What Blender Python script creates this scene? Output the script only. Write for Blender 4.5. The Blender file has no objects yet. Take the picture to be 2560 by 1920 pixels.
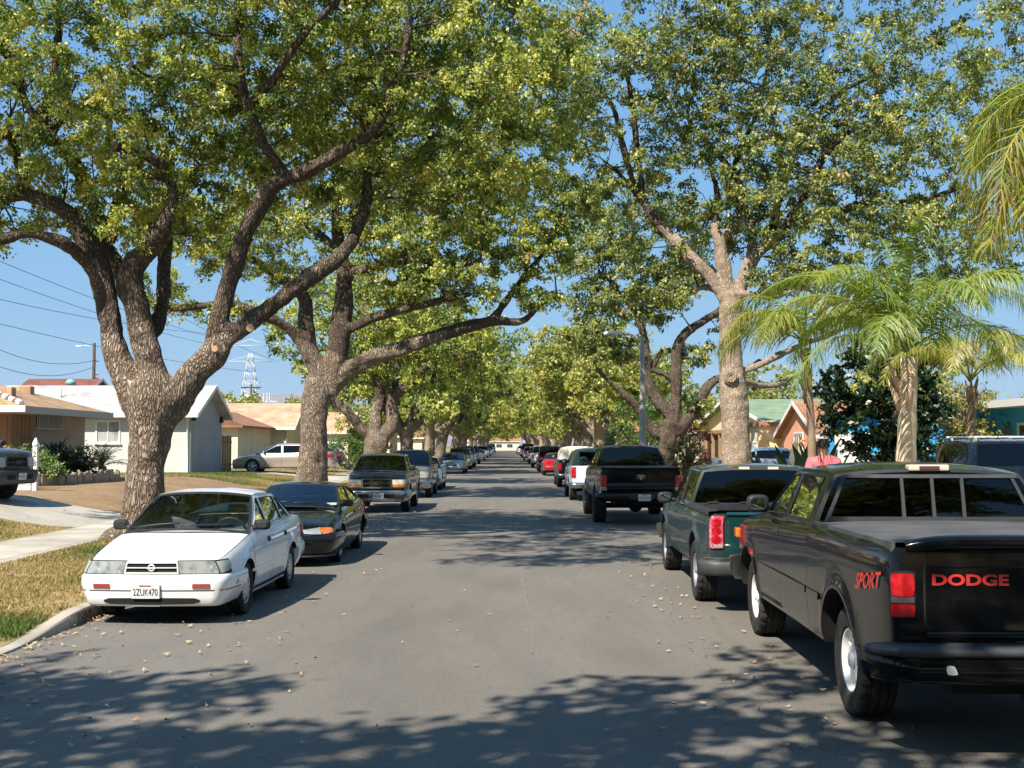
import bpy, bmesh, math, random
import numpy as np
from mathutils import Vector, Matrix
from mathutils.geometry import tessellate_polygon
R=math.radians
rng=np.random.default_rng(7); random.seed(7)
SC=bpy.context.scene; COL=SC.collection
# ---------------------------------------------------------------- camera frame (photo 2560x1920)
FPX=2980.; HC=1.9; HOR=1113.; VPX=1268.
PITCH=math.atan((HOR-960)/FPX); YAW=(1280-VPX)/FPX
def ray(px,py):
    x=(px-1280)/FPX; u=(960-py)/FPX
    y=math.cos(PITCH)-u*math.sin(PITCH); z=math.sin(PITCH)+u*math.cos(PITCH)
    return np.array([x*math.cos(YAW)+y*math.sin(YAW), -x*math.sin(YAW)+y*math.cos(YAW), z])
def W(px,py,Y):
    d=ray(px,py); k=Y/d[1]; return np.array([d[0]*k,Y,HC+d[2]*k])
def G(px,py,z=0.):
    d=ray(px,py); k=(z-HC)/d[2]; return np.array([d[0]*k,d[1]*k,z])
# ---------------------------------------------------------------- objects
def tag(o,label=None,cat=None,group=None,kind=None):
    if label: o['label']=label
    if cat: o['category']=cat
    if group: o['group']=group
    if kind: o['kind']=kind
    return o
def empty(name,loc=(0,0,0),rz=0.,label=None,cat=None,group=None):
    o=bpy.data.objects.new(name,None); COL.objects.link(o); o.location=loc; o.rotation_euler=(0,0,rz)
    o.empty_display_size=.2
    return tag(o,label,cat,group)
class MB:
    def __init__(s): s.v=[]; s.f=[]; s.m=[]; s.s=[]; s.n=0
    def add(s,vs,fs,mi=0,sm=False):
        b=s.n; vs=[tuple(float(c) for c in p) for p in vs]; s.v+=vs; s.n+=len(vs)
        for f in fs: s.f.append([b+i for i in f]); s.m.append(mi); s.s.append(sm)
        return s
    def box(s,x0,x1,y0,y1,z0,z1,mi=0,M=None):
        P=[(x0,y0,z0),(x1,y0,z0),(x1,y1,z0),(x0,y1,z0),(x0,y0,z1),(x1,y0,z1),(x1,y1,z1),(x0,y1,z1)]
        if M is not None: P=[M@Vector(p) for p in P]
        return s.add(P,[(3,2,1,0),(4,5,6,7),(0,1,5,4),(1,2,6,5),(2,3,7,6),(3,0,4,7)],mi)
    def tube(s,pts,rad,n=8,mi=0,caps=True,sm=True):
        pts=np.asarray(pts,float); k=len(pts)
        rad=np.full(k,rad,float) if np.isscalar(rad) else np.asarray(rad,float)
        T=np.gradient(pts,axis=0); T/=np.linalg.norm(T,axis=1)[:,None]+1e-9
        a=np.array([0,0,1.]) if abs(T[0][2])<.9 else np.array([1.,0,0])
        u=np.cross(T[0],a); u/=np.linalg.norm(u); V=[]
        th=np.linspace(0,2*np.pi,n,endpoint=False); c,si=np.cos(th)[:,None],np.sin(th)[:,None]
        for i in range(k):
            u=u-T[i]*u.dot(T[i]); u/=np.linalg.norm(u)+1e-9; w=np.cross(T[i],u)
            V.append(pts[i]+rad[i]*(c*u+si*w))
        V=np.concatenate(V)
        F=[(i*n+j,i*n+(j+1)%n,(i+1)*n+(j+1)%n,(i+1)*n+j) for i in range(k-1) for j in range(n)]
        b=s.n; s.add(V,F,mi,sm)
        if caps:
            s.f+= [[b+j for j in range(n)][::-1],[b+(k-1)*n+j for j in range(n)]]; s.m+=[mi,mi]; s.s+=[False,False]
        return s
    def cyl(s,p0,p1,r0,r1=None,n=12,mi=0,caps=True): return s.tube([p0,p1],[r0,r0 if r1 is None else r1],n,mi,caps)
    def grid(s,P,mi=0,sm=True,flip=False,closev=False):
        P=np.asarray(P,float); a,b=P.shape[:2]; F=[]
        for i in range(a-1):
            for j in range(b if closev else b-1):
                j2=(j+1)%b; q=(i*b+j,(i+1)*b+j,(i+1)*b+j2,i*b+j2); F.append(q[::-1] if flip else q)
        return s.add(P.reshape(-1,3),F,mi,sm)
    def lathe(s,prof,o,ax,n=24,mi=0,sm=True,closed=False):
        ax=np.asarray(ax,float); ax/=np.linalg.norm(ax); a=np.array([0,0,1.]) if abs(ax[2])<.9 else np.array([1.,0,0])
        u=np.cross(ax,a); u/=np.linalg.norm(u); w=np.cross(ax,u); th=np.linspace(0,2*np.pi,n,endpoint=False)
        P=np.array([[np.asarray(o)+ax*h+r*(math.cos(t)*u+math.sin(t)*w) for t in th] for r,h in prof])
        return s.grid(P,mi,sm,closev=True)
    def sphere(s,c,r,n=12,mi=0,sc=(1,1,1)):
        P=[[(c[0]+sc[0]*r*math.sin(a)*math.cos(b),c[1]+sc[1]*r*math.sin(a)*math.sin(b),c[2]+sc[2]*r*math.cos(a)) for b in np.linspace(0,2*np.pi,n,endpoint=False)] for a in np.linspace(.02,np.pi-.02,max(5,n//2+1))]
        return s.grid(P,mi,True,closev=True)
    def prism(s,poly,f,d0,d1,mi=0,sm=False):
        """poly: 2D outline; f(a,b,d)->3D"""
        k=len(poly); A=[f(a,b,d0) for a,b in poly]; B=[f(a,b,d1) for a,b in poly]
        return s.add(A+B,[tuple(range(k))[::-1],tuple(range(k,2*k))]+[(i,(i+1)%k,k+(i+1)%k,k+i) for i in range(k)],mi,sm)
    def build(s,name,mats,parent=None,bevel=0,fix=False,auto=None):
        me=bpy.data.meshes.new(name); me.from_pydata(s.v,[],s.f)
        if not isinstance(mats,(list,tuple)): mats=[mats]
        for m in mats: me.materials.append(m)
        me.polygons.foreach_set('material_index',s.m); me.polygons.foreach_set('use_smooth',s.s)
        if fix:
            bm=bmesh.new(); bm.from_mesh(me); bmesh.ops.remove_doubles(bm,verts=bm.verts,dist=1e-4)
            bmesh.ops.recalc_face_normals(bm,faces=bm.faces); bm.to_mesh(me); bm.free()
        me.update(); o=bpy.data.objects.new(name,me); COL.objects.link(o)
        if parent: o.parent=parent
        if bevel:
            b=o.modifiers.new('Bevel','BEVEL'); b.width=bevel; b.segments=2; b.limit_method='ANGLE'; b.angle_limit=R(35)
        return o
def fast_mesh(name,V,n,mats,attr=None,mi=None):
    """V (faces*n,3): separate n-gons, numpy"""
    k=len(V)//n; me=bpy.data.meshes.new(name)
    me.vertices.add(len(V)); me.vertices.foreach_set('co',np.ascontiguousarray(V,dtype=np.float32).ravel())
    me.loops.add(len(V)); me.loops.foreach_set('vertex_index',np.arange(len(V),dtype=np.int32))
    me.polygons.add(k); me.polygons.foreach_set('loop_start',np.arange(0,len(V),n,dtype=np.int32))
    for m in mats: me.materials.append(m)
    if mi is not None: me.polygons.foreach_set('material_index',np.asarray(mi,np.int32))
    if attr is not None:
        a=me.attributes.new('rnd','FLOAT','FACE'); a.data.foreach_set('value',np.asarray(attr,np.float32))
    me.update(calc_edges=True); return me
# ---------------------------------------------------------------- materials
def nt(m):
    m.use_nodes=True; return m.node_tree.nodes,m.node_tree.links
def mat(name,col,rough=.6,metal=0.,coat=0.,var=(),bump=None,spec=.5,sc=(1,1,1),crough=.03):
    """var: tuple of (noise scale, colour, lo, hi[, detail]) layers; bump: (scale, strength, dist)"""
    m=bpy.data.materials.new(name); N,L=nt(m); b=N['Principled BSDF']
    b.inputs['Base Color'].default_value=(*col,1); b.inputs['Roughness'].default_value=rough; b.inputs['Metallic'].default_value=metal
    b.inputs['Coat Weight'].default_value=coat; b.inputs['Coat Roughness'].default_value=crough; b.inputs['Specular IOR Level'].default_value=spec
    if var or bump:
        tc=N.new('ShaderNodeTexCoord'); mp=N.new('ShaderNodeMapping'); mp.inputs['Scale'].default_value=sc; L.new(tc.outputs['Object'],mp.inputs[0])
    prev=None
    for i,v in enumerate(var):
        no=N.new('ShaderNodeTexNoise'); no.inputs['Scale'].default_value=v[0]; no.inputs['Detail'].default_value=v[4] if len(v)>4 else 4
        L.new(mp.outputs[0],no.inputs['Vector'])
        mr=N.new('ShaderNodeMapRange'); mr.inputs[1].default_value=v[2]; mr.inputs[2].default_value=v[3]; L.new(no.outputs['Fac'],mr.inputs[0])
        mx=N.new('ShaderNodeMix'); mx.data_type='RGBA'; L.new(mr.outputs[0],mx.inputs['Factor'])
        if prev: L.new(prev,mx.inputs['A'])
        else: mx.inputs['A'].default_value=(*col,1)
        mx.inputs['B'].default_value=(*v[1],1); prev=mx.outputs['Result']
    if prev: L.new(prev,b.inputs['Base Color'])
    if bump:
        no=N.new('ShaderNodeTexNoise'); no.inputs['Scale'].default_value=bump[0]; no.inputs['Detail'].default_value=5; L.new(mp.outputs[0],no.inputs['Vector'])
        bp=N.new('ShaderNodeBump'); bp.inputs['Strength'].default_value=bump[1]; bp.inputs['Distance'].default_value=bump[2] if len(bump)>2 else .02
        L.new(no.outputs['Fac'],bp.inputs['Height']); L.new(bp.outputs[0],b.inputs['Normal'])
    return m
def leafmat(name,stops,transl=.35,gloss=.06,grough=.5):
    m=bpy.data.materials.new(name); N,L=nt(m); N.remove(N['Principled BSDF']); out=N['Material Output']
    at=N.new('ShaderNodeAttribute'); at.attribute_name='rnd'; cr=N.new('ShaderNodeValToRGB'); L.new(at.outputs['Fac'],cr.inputs[0])
    e=cr.color_ramp.elements
    while len(e)<len(stops): e.new(.5)
    for el,(p,c) in zip(e,stops): el.position=p; el.color=(*c,1)
    d=N.new('ShaderNodeBsdfDiffuse'); t=N.new('ShaderNodeBsdfTranslucent'); g=N.new('ShaderNodeBsdfGlossy'); g.inputs['Roughness'].default_value=grough
    hs=N.new('ShaderNodeHueSaturation'); hs.inputs['Value'].default_value=1.35; hs.inputs['Saturation'].default_value=1.05; hs.inputs['Hue'].default_value=.515; L.new(cr.outputs[0],hs.inputs['Color'])
    L.new(cr.outputs[0],d.inputs[0]); L.new(hs.outputs[0],t.inputs[0])
    m1=N.new('ShaderNodeMixShader'); m1.inputs[0].default_value=transl; L.new(d.outputs[0],m1.inputs[1]); L.new(t.outputs[0],m1.inputs[2])
    m2=N.new('ShaderNodeMixShader'); m2.inputs[0].default_value=gloss; L.new(m1.outputs[0],m2.inputs[1]); L.new(g.outputs[0],m2.inputs[2])
    L.new(m2.outputs[0],out.inputs[0]); return m
def glassmat(name,tint=(.5,.55,.53),base=.0,refl=.06):
    """thin tinted pane: transparent tint + fresnel mirror"""
    m=bpy.data.materials.new(name); N,L=nt(m); N.remove(N['Principled BSDF']); out=N['Material Output']
    t=N.new('ShaderNodeBsdfTransparent'); t.inputs[0].default_value=(*tint,1); g=N.new('ShaderNodeBsdfGlossy'); g.inputs['Roughness'].default_value=.02
    g.inputs[0].default_value=(.9,.93,.95,1); lw=N.new('ShaderNodeFresnel'); lw.inputs[0].default_value=1.5
    mx=N.new('ShaderNodeMixShader'); L.new(lw.outputs[0],mx.inputs[0]); L.new(t.outputs[0],mx.inputs[1]); L.new(g.outputs[0],mx.inputs[2]); L.new(mx.outputs[0],out.inputs[0])
    return m
def barkmat(name,a,b,c,scale=9.,zs=.33,strength=1.):
    m=bpy.data.materials.new(name); N,L=nt(m); P=N['Principled BSDF']; P.inputs['Roughness'].default_value=.9; P.inputs['Specular IOR Level'].default_value=.15
    tc=N.new('ShaderNodeTexCoord'); mp=N.new('ShaderNodeMapping'); mp.inputs['Scale'].default_value=(1,1,zs); L.new(tc.outputs['Object'],mp.inputs[0])
    nz=N.new('ShaderNodeTexNoise'); nz.inputs['Scale'].default_value=5; nz.inputs['Detail'].default_value=3; L.new(mp.outputs[0],nz.inputs[0])
    ad=N.new('ShaderNodeMix'); ad.data_type='RGBA'; ad.blend_type='ADD'; ad.inputs['Factor'].default_value=.3; L.new(mp.outputs[0],ad.inputs['A']); L.new(nz.outputs['Color'],ad.inputs['B'])
    vo=N.new('ShaderNodeTexVoronoi'); vo.feature='DISTANCE_TO_EDGE'; vo.inputs['Scale'].default_value=scale; L.new(ad.outputs['Result'],vo.inputs['Vector'])
    r=N.new('ShaderNodeMapRange'); r.inputs[1].default_value=0; r.inputs[2].default_value=.27; L.new(vo.outputs['Distance'],r.inputs[0])
    n2=N.new('ShaderNodeTexNoise'); n2.inputs['Scale'].default_value=1.6; n2.inputs['Detail'].default_value=6; L.new(tc.outputs['Object'],n2.inputs[0])
    cr=N.new('ShaderNodeValToRGB'); cr.color_ramp.elements[0].color=(*b,1); cr.color_ramp.elements[1].color=(*c,1); cr.color_ramp.elements[0].position=.35; cr.color_ramp.elements[1].position=.65; L.new(n2.outputs[0],cr.inputs[0])
    mx=N.new('ShaderNodeMix'); mx.data_type='RGBA'; mx.inputs['A'].default_value=(*[.85*p+.15*q for p,q in zip(a,b)],1); L.new(r.outputs[0],mx.inputs['Factor']); L.new(cr.outputs[0],mx.inputs['B']); L.new(mx.outputs['Result'],P.inputs['Base Color'])
    n3=N.new('ShaderNodeTexNoise'); n3.inputs['Scale'].default_value=40; n3.inputs['Detail'].default_value=4; L.new(mp.outputs[0],n3.inputs[0])
    am=N.new('ShaderNodeMath'); am.operation='MULTIPLY_ADD'; am.inputs[1].default_value=.35; L.new(n3.outputs[0],am.inputs[0]); L.new(r.outputs[0],am.inputs[2])
    bp=N.new('ShaderNodeBump'); bp.inputs['Strength'].default_value=strength; bp.inputs['Distance'].default_value=.03; L.new(am.outputs[0],bp.inputs['Height']); L.new(bp.outputs[0],P.inputs['Normal'])
    return m
_txt={}
def text2d(s,bold=0.):
    """(verts2d, faces) of a string, cap height ~1, centred"""
    k=(s,bold)
    if k not in _txt:
        cu=bpy.data.curves.new('t','FONT'); cu.body=s; cu.resolution_u=3; cu.offset=bold
        ob=bpy.data.objects.new('t',cu); COL.objects.link(ob); dg=bpy.context.evaluated_depsgraph_get(); dg.update()
        ev=ob.evaluated_get(dg); me=ev.to_mesh(); V=np.array([v.co[:2] for v in me.vertices]); F=[tuple(p.vertices) for p in me.polygons]
        ev.to_mesh_clear(); bpy.data.objects.remove(ob); bpy.data.curves.remove(cu)
        lo,hi=V.min(0),V.max(0); V=(V-(lo+hi)/2)/(hi[1]-lo[1]); _txt[k]=(V,F)
    return _txt[k]
def text_to(mb,s,f,h,w=None,mi=0,shear=0.,bold=0.):
    """map string of height h (and width w) through f(a,b)->3D"""
    V,F=text2d(s,bold); wd=V[:,0].max()-V[:,0].min(); kx=h if w is None else w/wd
    mb.add([f(a*kx+b*h*shear,b*h) for a,b in V],F,mi)
# ================================================================= camera, sky, sun
cam=bpy.data.cameras.new('camera'); co=bpy.data.objects.new('camera',cam); COL.objects.link(co); SC.camera=co
co.location=(0,0,HC); co.rotation_euler=(R(90)+PITCH,0,-YAW); cam.sensor_width=36; cam.lens=36*FPX/2560; cam.clip_end=20000; cam.clip_start=.05
LD=Vector((.5,.75,-1.0)).normalized(); EL=math.asin(-LD.z); AZ=math.atan2(-LD.x,-LD.y)
wd=bpy.data.worlds.new('World'); SC.world=wd; wd.use_nodes=True; N,L=wd.node_tree.nodes,wd.node_tree.links
sk=N.new('ShaderNodeTexSky'); sk.sky_type='NISHITA'; sk.sun_disc=False; sk.sun_elevation=EL; sk.sun_rotation=AZ; sk.air_density=1.0; sk.dust_density=.15; sk.ozone_density=2.5; sk.altitude=300
sp=N.new('ShaderNodeSeparateColor'); cb=N.new('ShaderNodeCombineColor'); L.new(sk.outputs[0],sp.inputs[0])
for i_,(k_,p_) in enumerate(((1.4,.45),(3.0,.30),(6.3,.10))):
    pw=N.new('ShaderNodeMath'); pw.operation='POWER'; pw.inputs[1].default_value=p_; L.new(sp.outputs[i_],pw.inputs[0]); ml=N.new('ShaderNodeMath'); ml.operation='MULTIPLY'; ml.inputs[1].default_value=k_; L.new(pw.outputs[0],ml.inputs[0]); L.new(ml.outputs[0],cb.inputs[i_])
L.new(cb.outputs[0],N['Background'].inputs[0]); N['Background'].inputs[1].default_value=.059
sl=bpy.data.lights.new('sun','SUN'); so=bpy.data.objects.new('sun',sl); COL.objects.link(so); sl.energy=5.0; sl.angle=R(.53); sl.color=(1,.93,.82)
so.rotation_euler=LD.to_track_quat('-Z','Y').to_euler(); so.location=(-20,-30,40)
SC.view_settings.view_transform='Standard'; SC.view_settings.look='None'; SC.view_settings.exposure=.9; SC.view_settings.gamma=1
SC.cycles.max_bounces=8; SC.cycles.transparent_max_bounces=12; SC.cycles.caustics_reflective=False; SC.cycles.caustics_refractive=False
try: SC.cycles.use_denoising=True
except Exception: pass
# ================================================================= ground
def brick(name,c1,c2,mo,bw,rh,ms,axis='xy',rough=.85,bumpd=.01,off=.5,var=None):
    m=bpy.data.materials.new(name); N,L=nt(m); P=N['Principled BSDF']; P.inputs['Roughness'].default_value=rough; P.inputs['Specular IOR Level'].default_value=.2
    tc=N.new('ShaderNodeTexCoord'); mp=N.new('ShaderNodeMapping'); L.new(tc.outputs['Object'],mp.inputs[0])
    if axis=='xz': mp.inputs['Rotation'].default_value=(R(90),0,0)
    if axis=='yz': mp.inputs['Rotation'].default_value=(R(90),0,R(90)); 
    if axis=='yx': mp.inputs['Rotation'].default_value=(0,0,R(90))
    b=N.new('ShaderNodeTexBrick'); b.inputs['Color1'].default_value=(*c1,1); b.inputs['Color2'].default_value=(*c2,1); b.inputs['Mortar'].default_value=(*mo,1)
    b.inputs['Scale'].default_value=1; b.inputs['Brick Width'].default_value=bw; b.inputs['Row Height'].default_value=rh; b.inputs['Mortar Size'].default_value=ms; b.offset=off; b.inputs['Mortar Smooth'].default_value=.3
    L.new(mp.outputs[0],b.inputs[0]); n=N.new('ShaderNodeTexNoise'); n.inputs['Scale'].default_value=1.3; n.inputs['Detail'].default_value=7; L.new(tc.outputs['Object'],n.inputs[0])
    r=N.new('ShaderNodeMapRange'); r.inputs[1].default_value=.3; r.inputs[2].default_value=.7; r.inputs[3].default_value=.72; r.inputs[4].default_value=1.15; L.new(n.outputs[0],r.inputs[0])
    x=N.new('ShaderNodeMix'); x.data_type='RGBA'; x.blend_type='MULTIPLY'; x.inputs['Factor'].default_value=1; L.new(b.outputs[0],x.inputs['A']); L.new(r.outputs[0],x.inputs['B']); L.new(x.outputs['Result'],P.inputs['Base Color'])
    bp=N.new('ShaderNodeBump'); bp.inputs['Distance'].default_value=bumpd; bp.invert=True; L.new(b.outputs['Fac'],bp.inputs['Height']); L.new(bp.outputs[0],P.inputs['Normal']); return m
M={}
M['asphalt']=mat('asphalt',(.152,.137,.114),.88,var=((1.3,(.108,.098,.084),.42,.72,9),(.30,(.172,.157,.136),.45,.72,4),(9,(.135,.123,.107),.5,.72,6),(170,(.27,.25,.22),.57,.72,2),(100,(.07,.066,.06),.59,.75,2)),bump=(200,.5,.008),spec=.2,sc=(1,.22,1))
M['patch']=mat('asphalt_seal',(.085,.079,.071),.85,var=((9,(.14,.128,.112),.45,.6),),bump=(150,.3,.005),spec=.25)
M['conc']=mat('concrete',(.40,.36,.30),.9,var=((.8,(.31,.28,.235),.4,.7,7),(14,(.45,.41,.345),.5,.75),(60,(.27,.245,.21),.62,.8)),bump=(90,.25,.006),spec=.2)
M['drive']=mat('driveway_concrete',(.41,.37,.31),.9,var=((.9,(.31,.28,.235),.4,.7,7),(14,(.46,.42,.355),.5,.75)),bump=(90,.25,.006),spec=.2)
M['walk']=brick('sidewalk_concrete',(.45,.405,.335),(.41,.37,.31),(.2,.18,.15),1.5,1.5,.012,off=0)
M['curb']=mat('curb_concrete',(.40,.36,.295),.9,var=((1.5,(.27,.24,.2),.4,.7,7),(25,(.2,.18,.15),.6,.75)),bump=(60,.4,.008),spec=.2)
M['lawn']=mat('dry_lawn',(.36,.27,.13),.95,var=((.55,(.24,.205,.08),.56,.68,5),(3.5,(.24,.17,.085),.45,.65),(22,(.36,.285,.13),.5,.7),(60,(.12,.1,.04),.62,.75)),bump=(70,.8,.03),spec=.1)
M['lawn2']=mat('green_lawn',(.27,.225,.10),.95,var=((.4,(.27,.21,.09),.42,.6,5),(5,(.19,.18,.06),.5,.65),(40,(.3,.26,.11),.55,.7)),bump=(70,.8,.03),spec=.1)
M['dirt']=mat('bare_soil',(.24,.155,.085),.95,var=((.7,(.30,.205,.12),.4,.65,6),(9,(.18,.115,.065),.5,.7),(50,(.34,.25,.15),.6,.75)),bump=(30,.7,.03),spec=.1)
M['far']=mat('far_soil',(.2,.17,.1),.95,var=((.02,(.1,.12,.05),.4,.6),(.3,(.25,.2,.12),.45,.65)),spec=.1)
def smooth(a,b,x):
    t=np.clip((x-a)/(b-a),0,1); return t*t*(3-2*t)
DRV=[(-30,11.2),(24.6,29.2),(55.2,60.4)]
def dip(Y):
    d=0.
    for a,b in DRV: d=np.maximum(d,smooth(a-1.6,a,Y)*(1-smooth(b,b+1.8,Y)))
    return d
def zl(X,Y):
    z=.15+.07*smooth(4.7,8.8,-X)+.47*smooth(8.8,12.5,-X); q=smooth(47,54.5,Y); z=z*(1-q)+q*(.15+.27*smooth(4.7,8.8,-X)+.2*smooth(8.8,12.5,-X))
    return z-(.12*dip(Y))*(1-smooth(4.7,6.4,-X))
def zr(X,Y): return .15+.07*smooth(4.7,8.8,X)+.3*smooth(8.8,13,X)
def sheet(name,x0,x1,y0,y1,f,m,dx=.5,dy=.5,off=0.,kind='structure'):
    xs=np.linspace(x0,x1,max(2,int((x1-x0)/dx)+1)); ys=np.linspace(y0,y1,max(2,int((y1-y0)/dy)+1))
    X,Y=np.meshgrid(xs,ys,indexing='ij'); Z=f(X,Y)+off
    o=MB().grid(np.stack([X,Y,Z],-1),0,True).build(name,m); return tag(o,kind=kind)
tag(MB().box(-9000,9000,-200,12000,-1,-.06).build('ground',M['far']),kind='structure')
RX=4.55
def zroad(X,Y): return .05*(1-(X/RX)**2)-.05+.004*0
o=sheet('road',-RX,RX,-40,420,lambda X,Y:0*X+0.0,M['asphalt'],1.5,5)
o=sheet('cross_road',-120,120,420,432,lambda X,Y:0*X,M['asphalt'],40,6)
# seal lines along the road
mb=MB()
for k in range(4):
    r2=np.random.default_rng(40+k); y=r2.uniform(5,30); x=r2.uniform(-3.5,3.5); pts=[]
    for i in range(24):
        pts.append((x,y)); y+=r2.uniform(.1,.35); x+=r2.normal(0,.05)
    for (a,b),(c,d) in zip(pts[:-1],pts[1:]):
        n=np.array([-(d-b),c-a]); n/=np.linalg.norm(n)+1e-9; n*=.004
        mb.add([(a-n[0],b-n[1],.004),(c-n[0],d-n[1],.004),(c+n[0],d+n[1],.004),(a+n[0],b+n[1],.004)],[(0,1,2,3)])
tag(mb.build('road_crack',M['patch']),kind='structure')
mb=MB(); r2=np.random.default_rng(77); xs_=.22; P=[]
for y in np.arange(11,200,.8): xs_+=r2.normal(0,.012); w_=.004+.016*r2.random(); P.append([(xs_-w_,y,.004),(xs_+w_,y,.004)])
tag(mb.grid(P,0,False,flip=True).build('road_seam',mat('pale_seam',(.157,.142,.120),.9,var=((6,(.15,.137,.119),.4,.6),))),kind='structure')
def curb(side):
    ys=np.concatenate([np.arange(-40,62,.25),np.arange(62,420.1,3)]); P=[]
    for y in ys:
        d=float(dip(np.array(y))) if side<0 else 0.
        h=.15-.125*d; P.append([(side*RX,y,-.05),(side*(RX+.01),y,h*.8),(side*(RX+.022),y,h*.95),(side*(RX+.05),y,h),(side*(RX+.15),y,h+.002),(side*(RX+.15),y,-.05)])
    return tag(MB().grid(P,0,False,flip=side<0).build('kerb',M['curb']),kind='structure')
curb(-1); curb(1)
mb=MB()
for sd in (-1,1):
    for y in np.arange(13.4,200,3.05):
        a,b=sorted((sd*(RX-.004),sd*(RX+.152))); d=float(dip(np.array(y))) if sd<0 else 0
        if d<.05: mb.box(a,b,y-.006,y+.006,0,.154)
tag(mb.build('kerb_joint',M['patch']),kind='structure')
XL=-46
for a,b,m,n in ((-30,11.2,'conc','driveway_apron'),(11.2,24.6,'lawn','verge'),(24.6,29.2,'drive','driveway'),(29.2,55.2,'lawn','verge'),(55.2,60.4,'drive','driveway'),(60.4,420,'lawn2','verge')):
    sheet(n,-7.3,-4.7,a,b,zl,M[m],.26,.4 if b<70 else 6)
sheet('sidewalk',-8.8,-7.3,-30,420,zl,M['walk'],.5,1.)
for a,b,m,n in ((-30,9,'drive','driveway'),(9,24.6,'lawn','lawn'),(24.6,29.2,'drive','driveway'),(29.2,46.5,'dirt','dirt_yard'),(46.5,55.2,'lawn2','lawn'),(55.2,60.4,'drive','driveway'),(60.4,420,'lawn2','lawn')):
    sheet(n,XL,-8.8,a,b,zl,M[m],.6,1.2 if b<70 else 10)
sheet('verge',4.7,7.3,-30,420,zr,M['lawn'],.5,3); sheet('sidewalk',7.3,8.8,-30,420,zr,M['walk'],.5,3)
sheet('lawn',8.8,46,-30,420,zr,M['lawn2'],.7,6)
# kerb number
mb=MB(); X=-RX+.004
def kf(a,b): return (X,12.95+a+.0,.082+b)
mb.add([(X-.002,12.55,.035),(X-.002,13.35,.035),(X-.002,13.35,.128),(X-.002,12.55,.128)],[(0,1,2,3)],0)
text_to(mb,'9269',kf,.075,.42,1,bold=.01)
tag(mb.build('kerb_number',[mat('worn_white_paint',(.46,.43,.37),.9,var=((18,(.30,.27,.22),.4,.6),)),mat('black_stencil',(.03,.03,.03),.9,var=((20,(.2,.18,.15),.55,.7),))]),'black house number 9269 stencilled on a worn white patch of the left kerb','number')
# ---------------------------------------------------------------- grass, leaf litter
M['blade']=leafmat('grass_blade',[(0,(.36,.27,.115)),(.4,(.30,.23,.085)),(.62,(.19,.185,.05)),(1,(.10,.15,.03))],.25,.03)
def vnoise(x,y,s,seed):
    r=np.random.default_rng(seed).random((64,64)); u=(x/s)%64; v=(y/s)%64; i=u.astype(int); j=v.astype(int); f=u-i; g=v-j; f=f*f*(3-2*f); g=g*g*(3-2*g)
    a=r[i%64,j%64]; b=r[(i+1)%64,j%64]; c=r[i%64,(j+1)%64]; d=r[(i+1)%64,(j+1)%64]
    return (a*(1-f)+b*f)*(1-g)+(c*(1-f)+d*f)*g
def blades(n,x0,x1,y0,y1,h,thr,seed,zf=zl,green=0.,name='grass'):
    r=np.random.default_rng(seed); x=r.uniform(x0,x1,n); y=r.uniform(y0,y1,n)
    nv=.6*vnoise(x,y,.8,seed)+.4*vnoise(x,y,.25,seed+1); k=r.random(n)<np.clip((nv-thr)*4,0,1); x,y,nv=x[k],y[k],nv[k]; n=len(x)
    gp=vnoise(x,y,1.3,seed+5)+green; a=r.uniform(0,6.28,n); hh=h*r.uniform(.45,1.25,n)*(.7+.6*np.clip(gp,0,1)); w=.008+.006*r.random(n)
    z=zf(x,y); lx,ly=r.normal(0,.45,n)*hh,r.normal(0,.45,n)*hh
    V=np.stack([np.stack([x-w*np.cos(a),y-w*np.sin(a),z-.005],-1),np.stack([x+w*np.cos(a),y+w*np.sin(a),z-.005],-1),np.stack([x+lx,y+ly,z+hh],-1)],1).reshape(-1,3)
    return V,np.clip((gp-.5)*1.8+.35+r.normal(0,.12,n),0,1)
parts=[blades(60000,-7.25,-4.72,11.4,24.3,.05,.25,1),blades(9000,-6.2,-4.72,11.6,13.0,.055,.35,2,green=.12),blades(45000,-13,-8.85,12,24.4,.05,.3,3),blades(16000,-7.2,-4.8,29.5,45,.06,.45,4),
       blades(60000,-20,-8.9,46.0,55,.08,.2,6,green=.08),blades(9000,-19,-9,33,46.5,.07,.72,7,green=.2),blades(15000,-20,-8.9,60.5,75,.09,.3,8)]
me=fast_mesh('grass',np.concatenate([p[0] for p in parts]),3,[M['blade']],np.concatenate([p[1] for p in parts])); o=bpy.data.objects.new('grass',me); COL.objects.link(o)
tag(o,'short dry grass with green patches on the left verge and yards','grass',kind='stuff')
M['litter']=leafmat('leaf_litter',[(0,(.40,.31,.20)),(.5,(.50,.39,.23)),(.8,(.38,.19,.09)),(1,(.15,.09,.05))],.1,.05)
def litter(n,fx,y0,y1,seed,zf):
    r=np.random.default_rng(seed); y=y0*(y1/y0)**r.random(n); x=fx(r,n); z=zf(x,y)+.012; a=r.uniform(0,6.28,n); l=r.uniform(.018,.042,n); w=l*r.uniform(.4,.6,n)
    c,s=np.cos(a),np.sin(a); t=lambda p,q,h: np.stack([x+p*c-q*s,y+p*s+q*c,z+h],-1)
    q1,q2,q3=r.uniform(0,.03,n),r.uniform(0,.02,n),r.uniform(0,.03,n)
    return np.stack([t(-l,0*l,q1),t(0*l,-w,q2*.5),t(l,0*l,q3),t(0*l,w,q2)],1).reshape(-1,3),r.random(n)
flat=lambda x,y:0*x+.0
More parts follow.
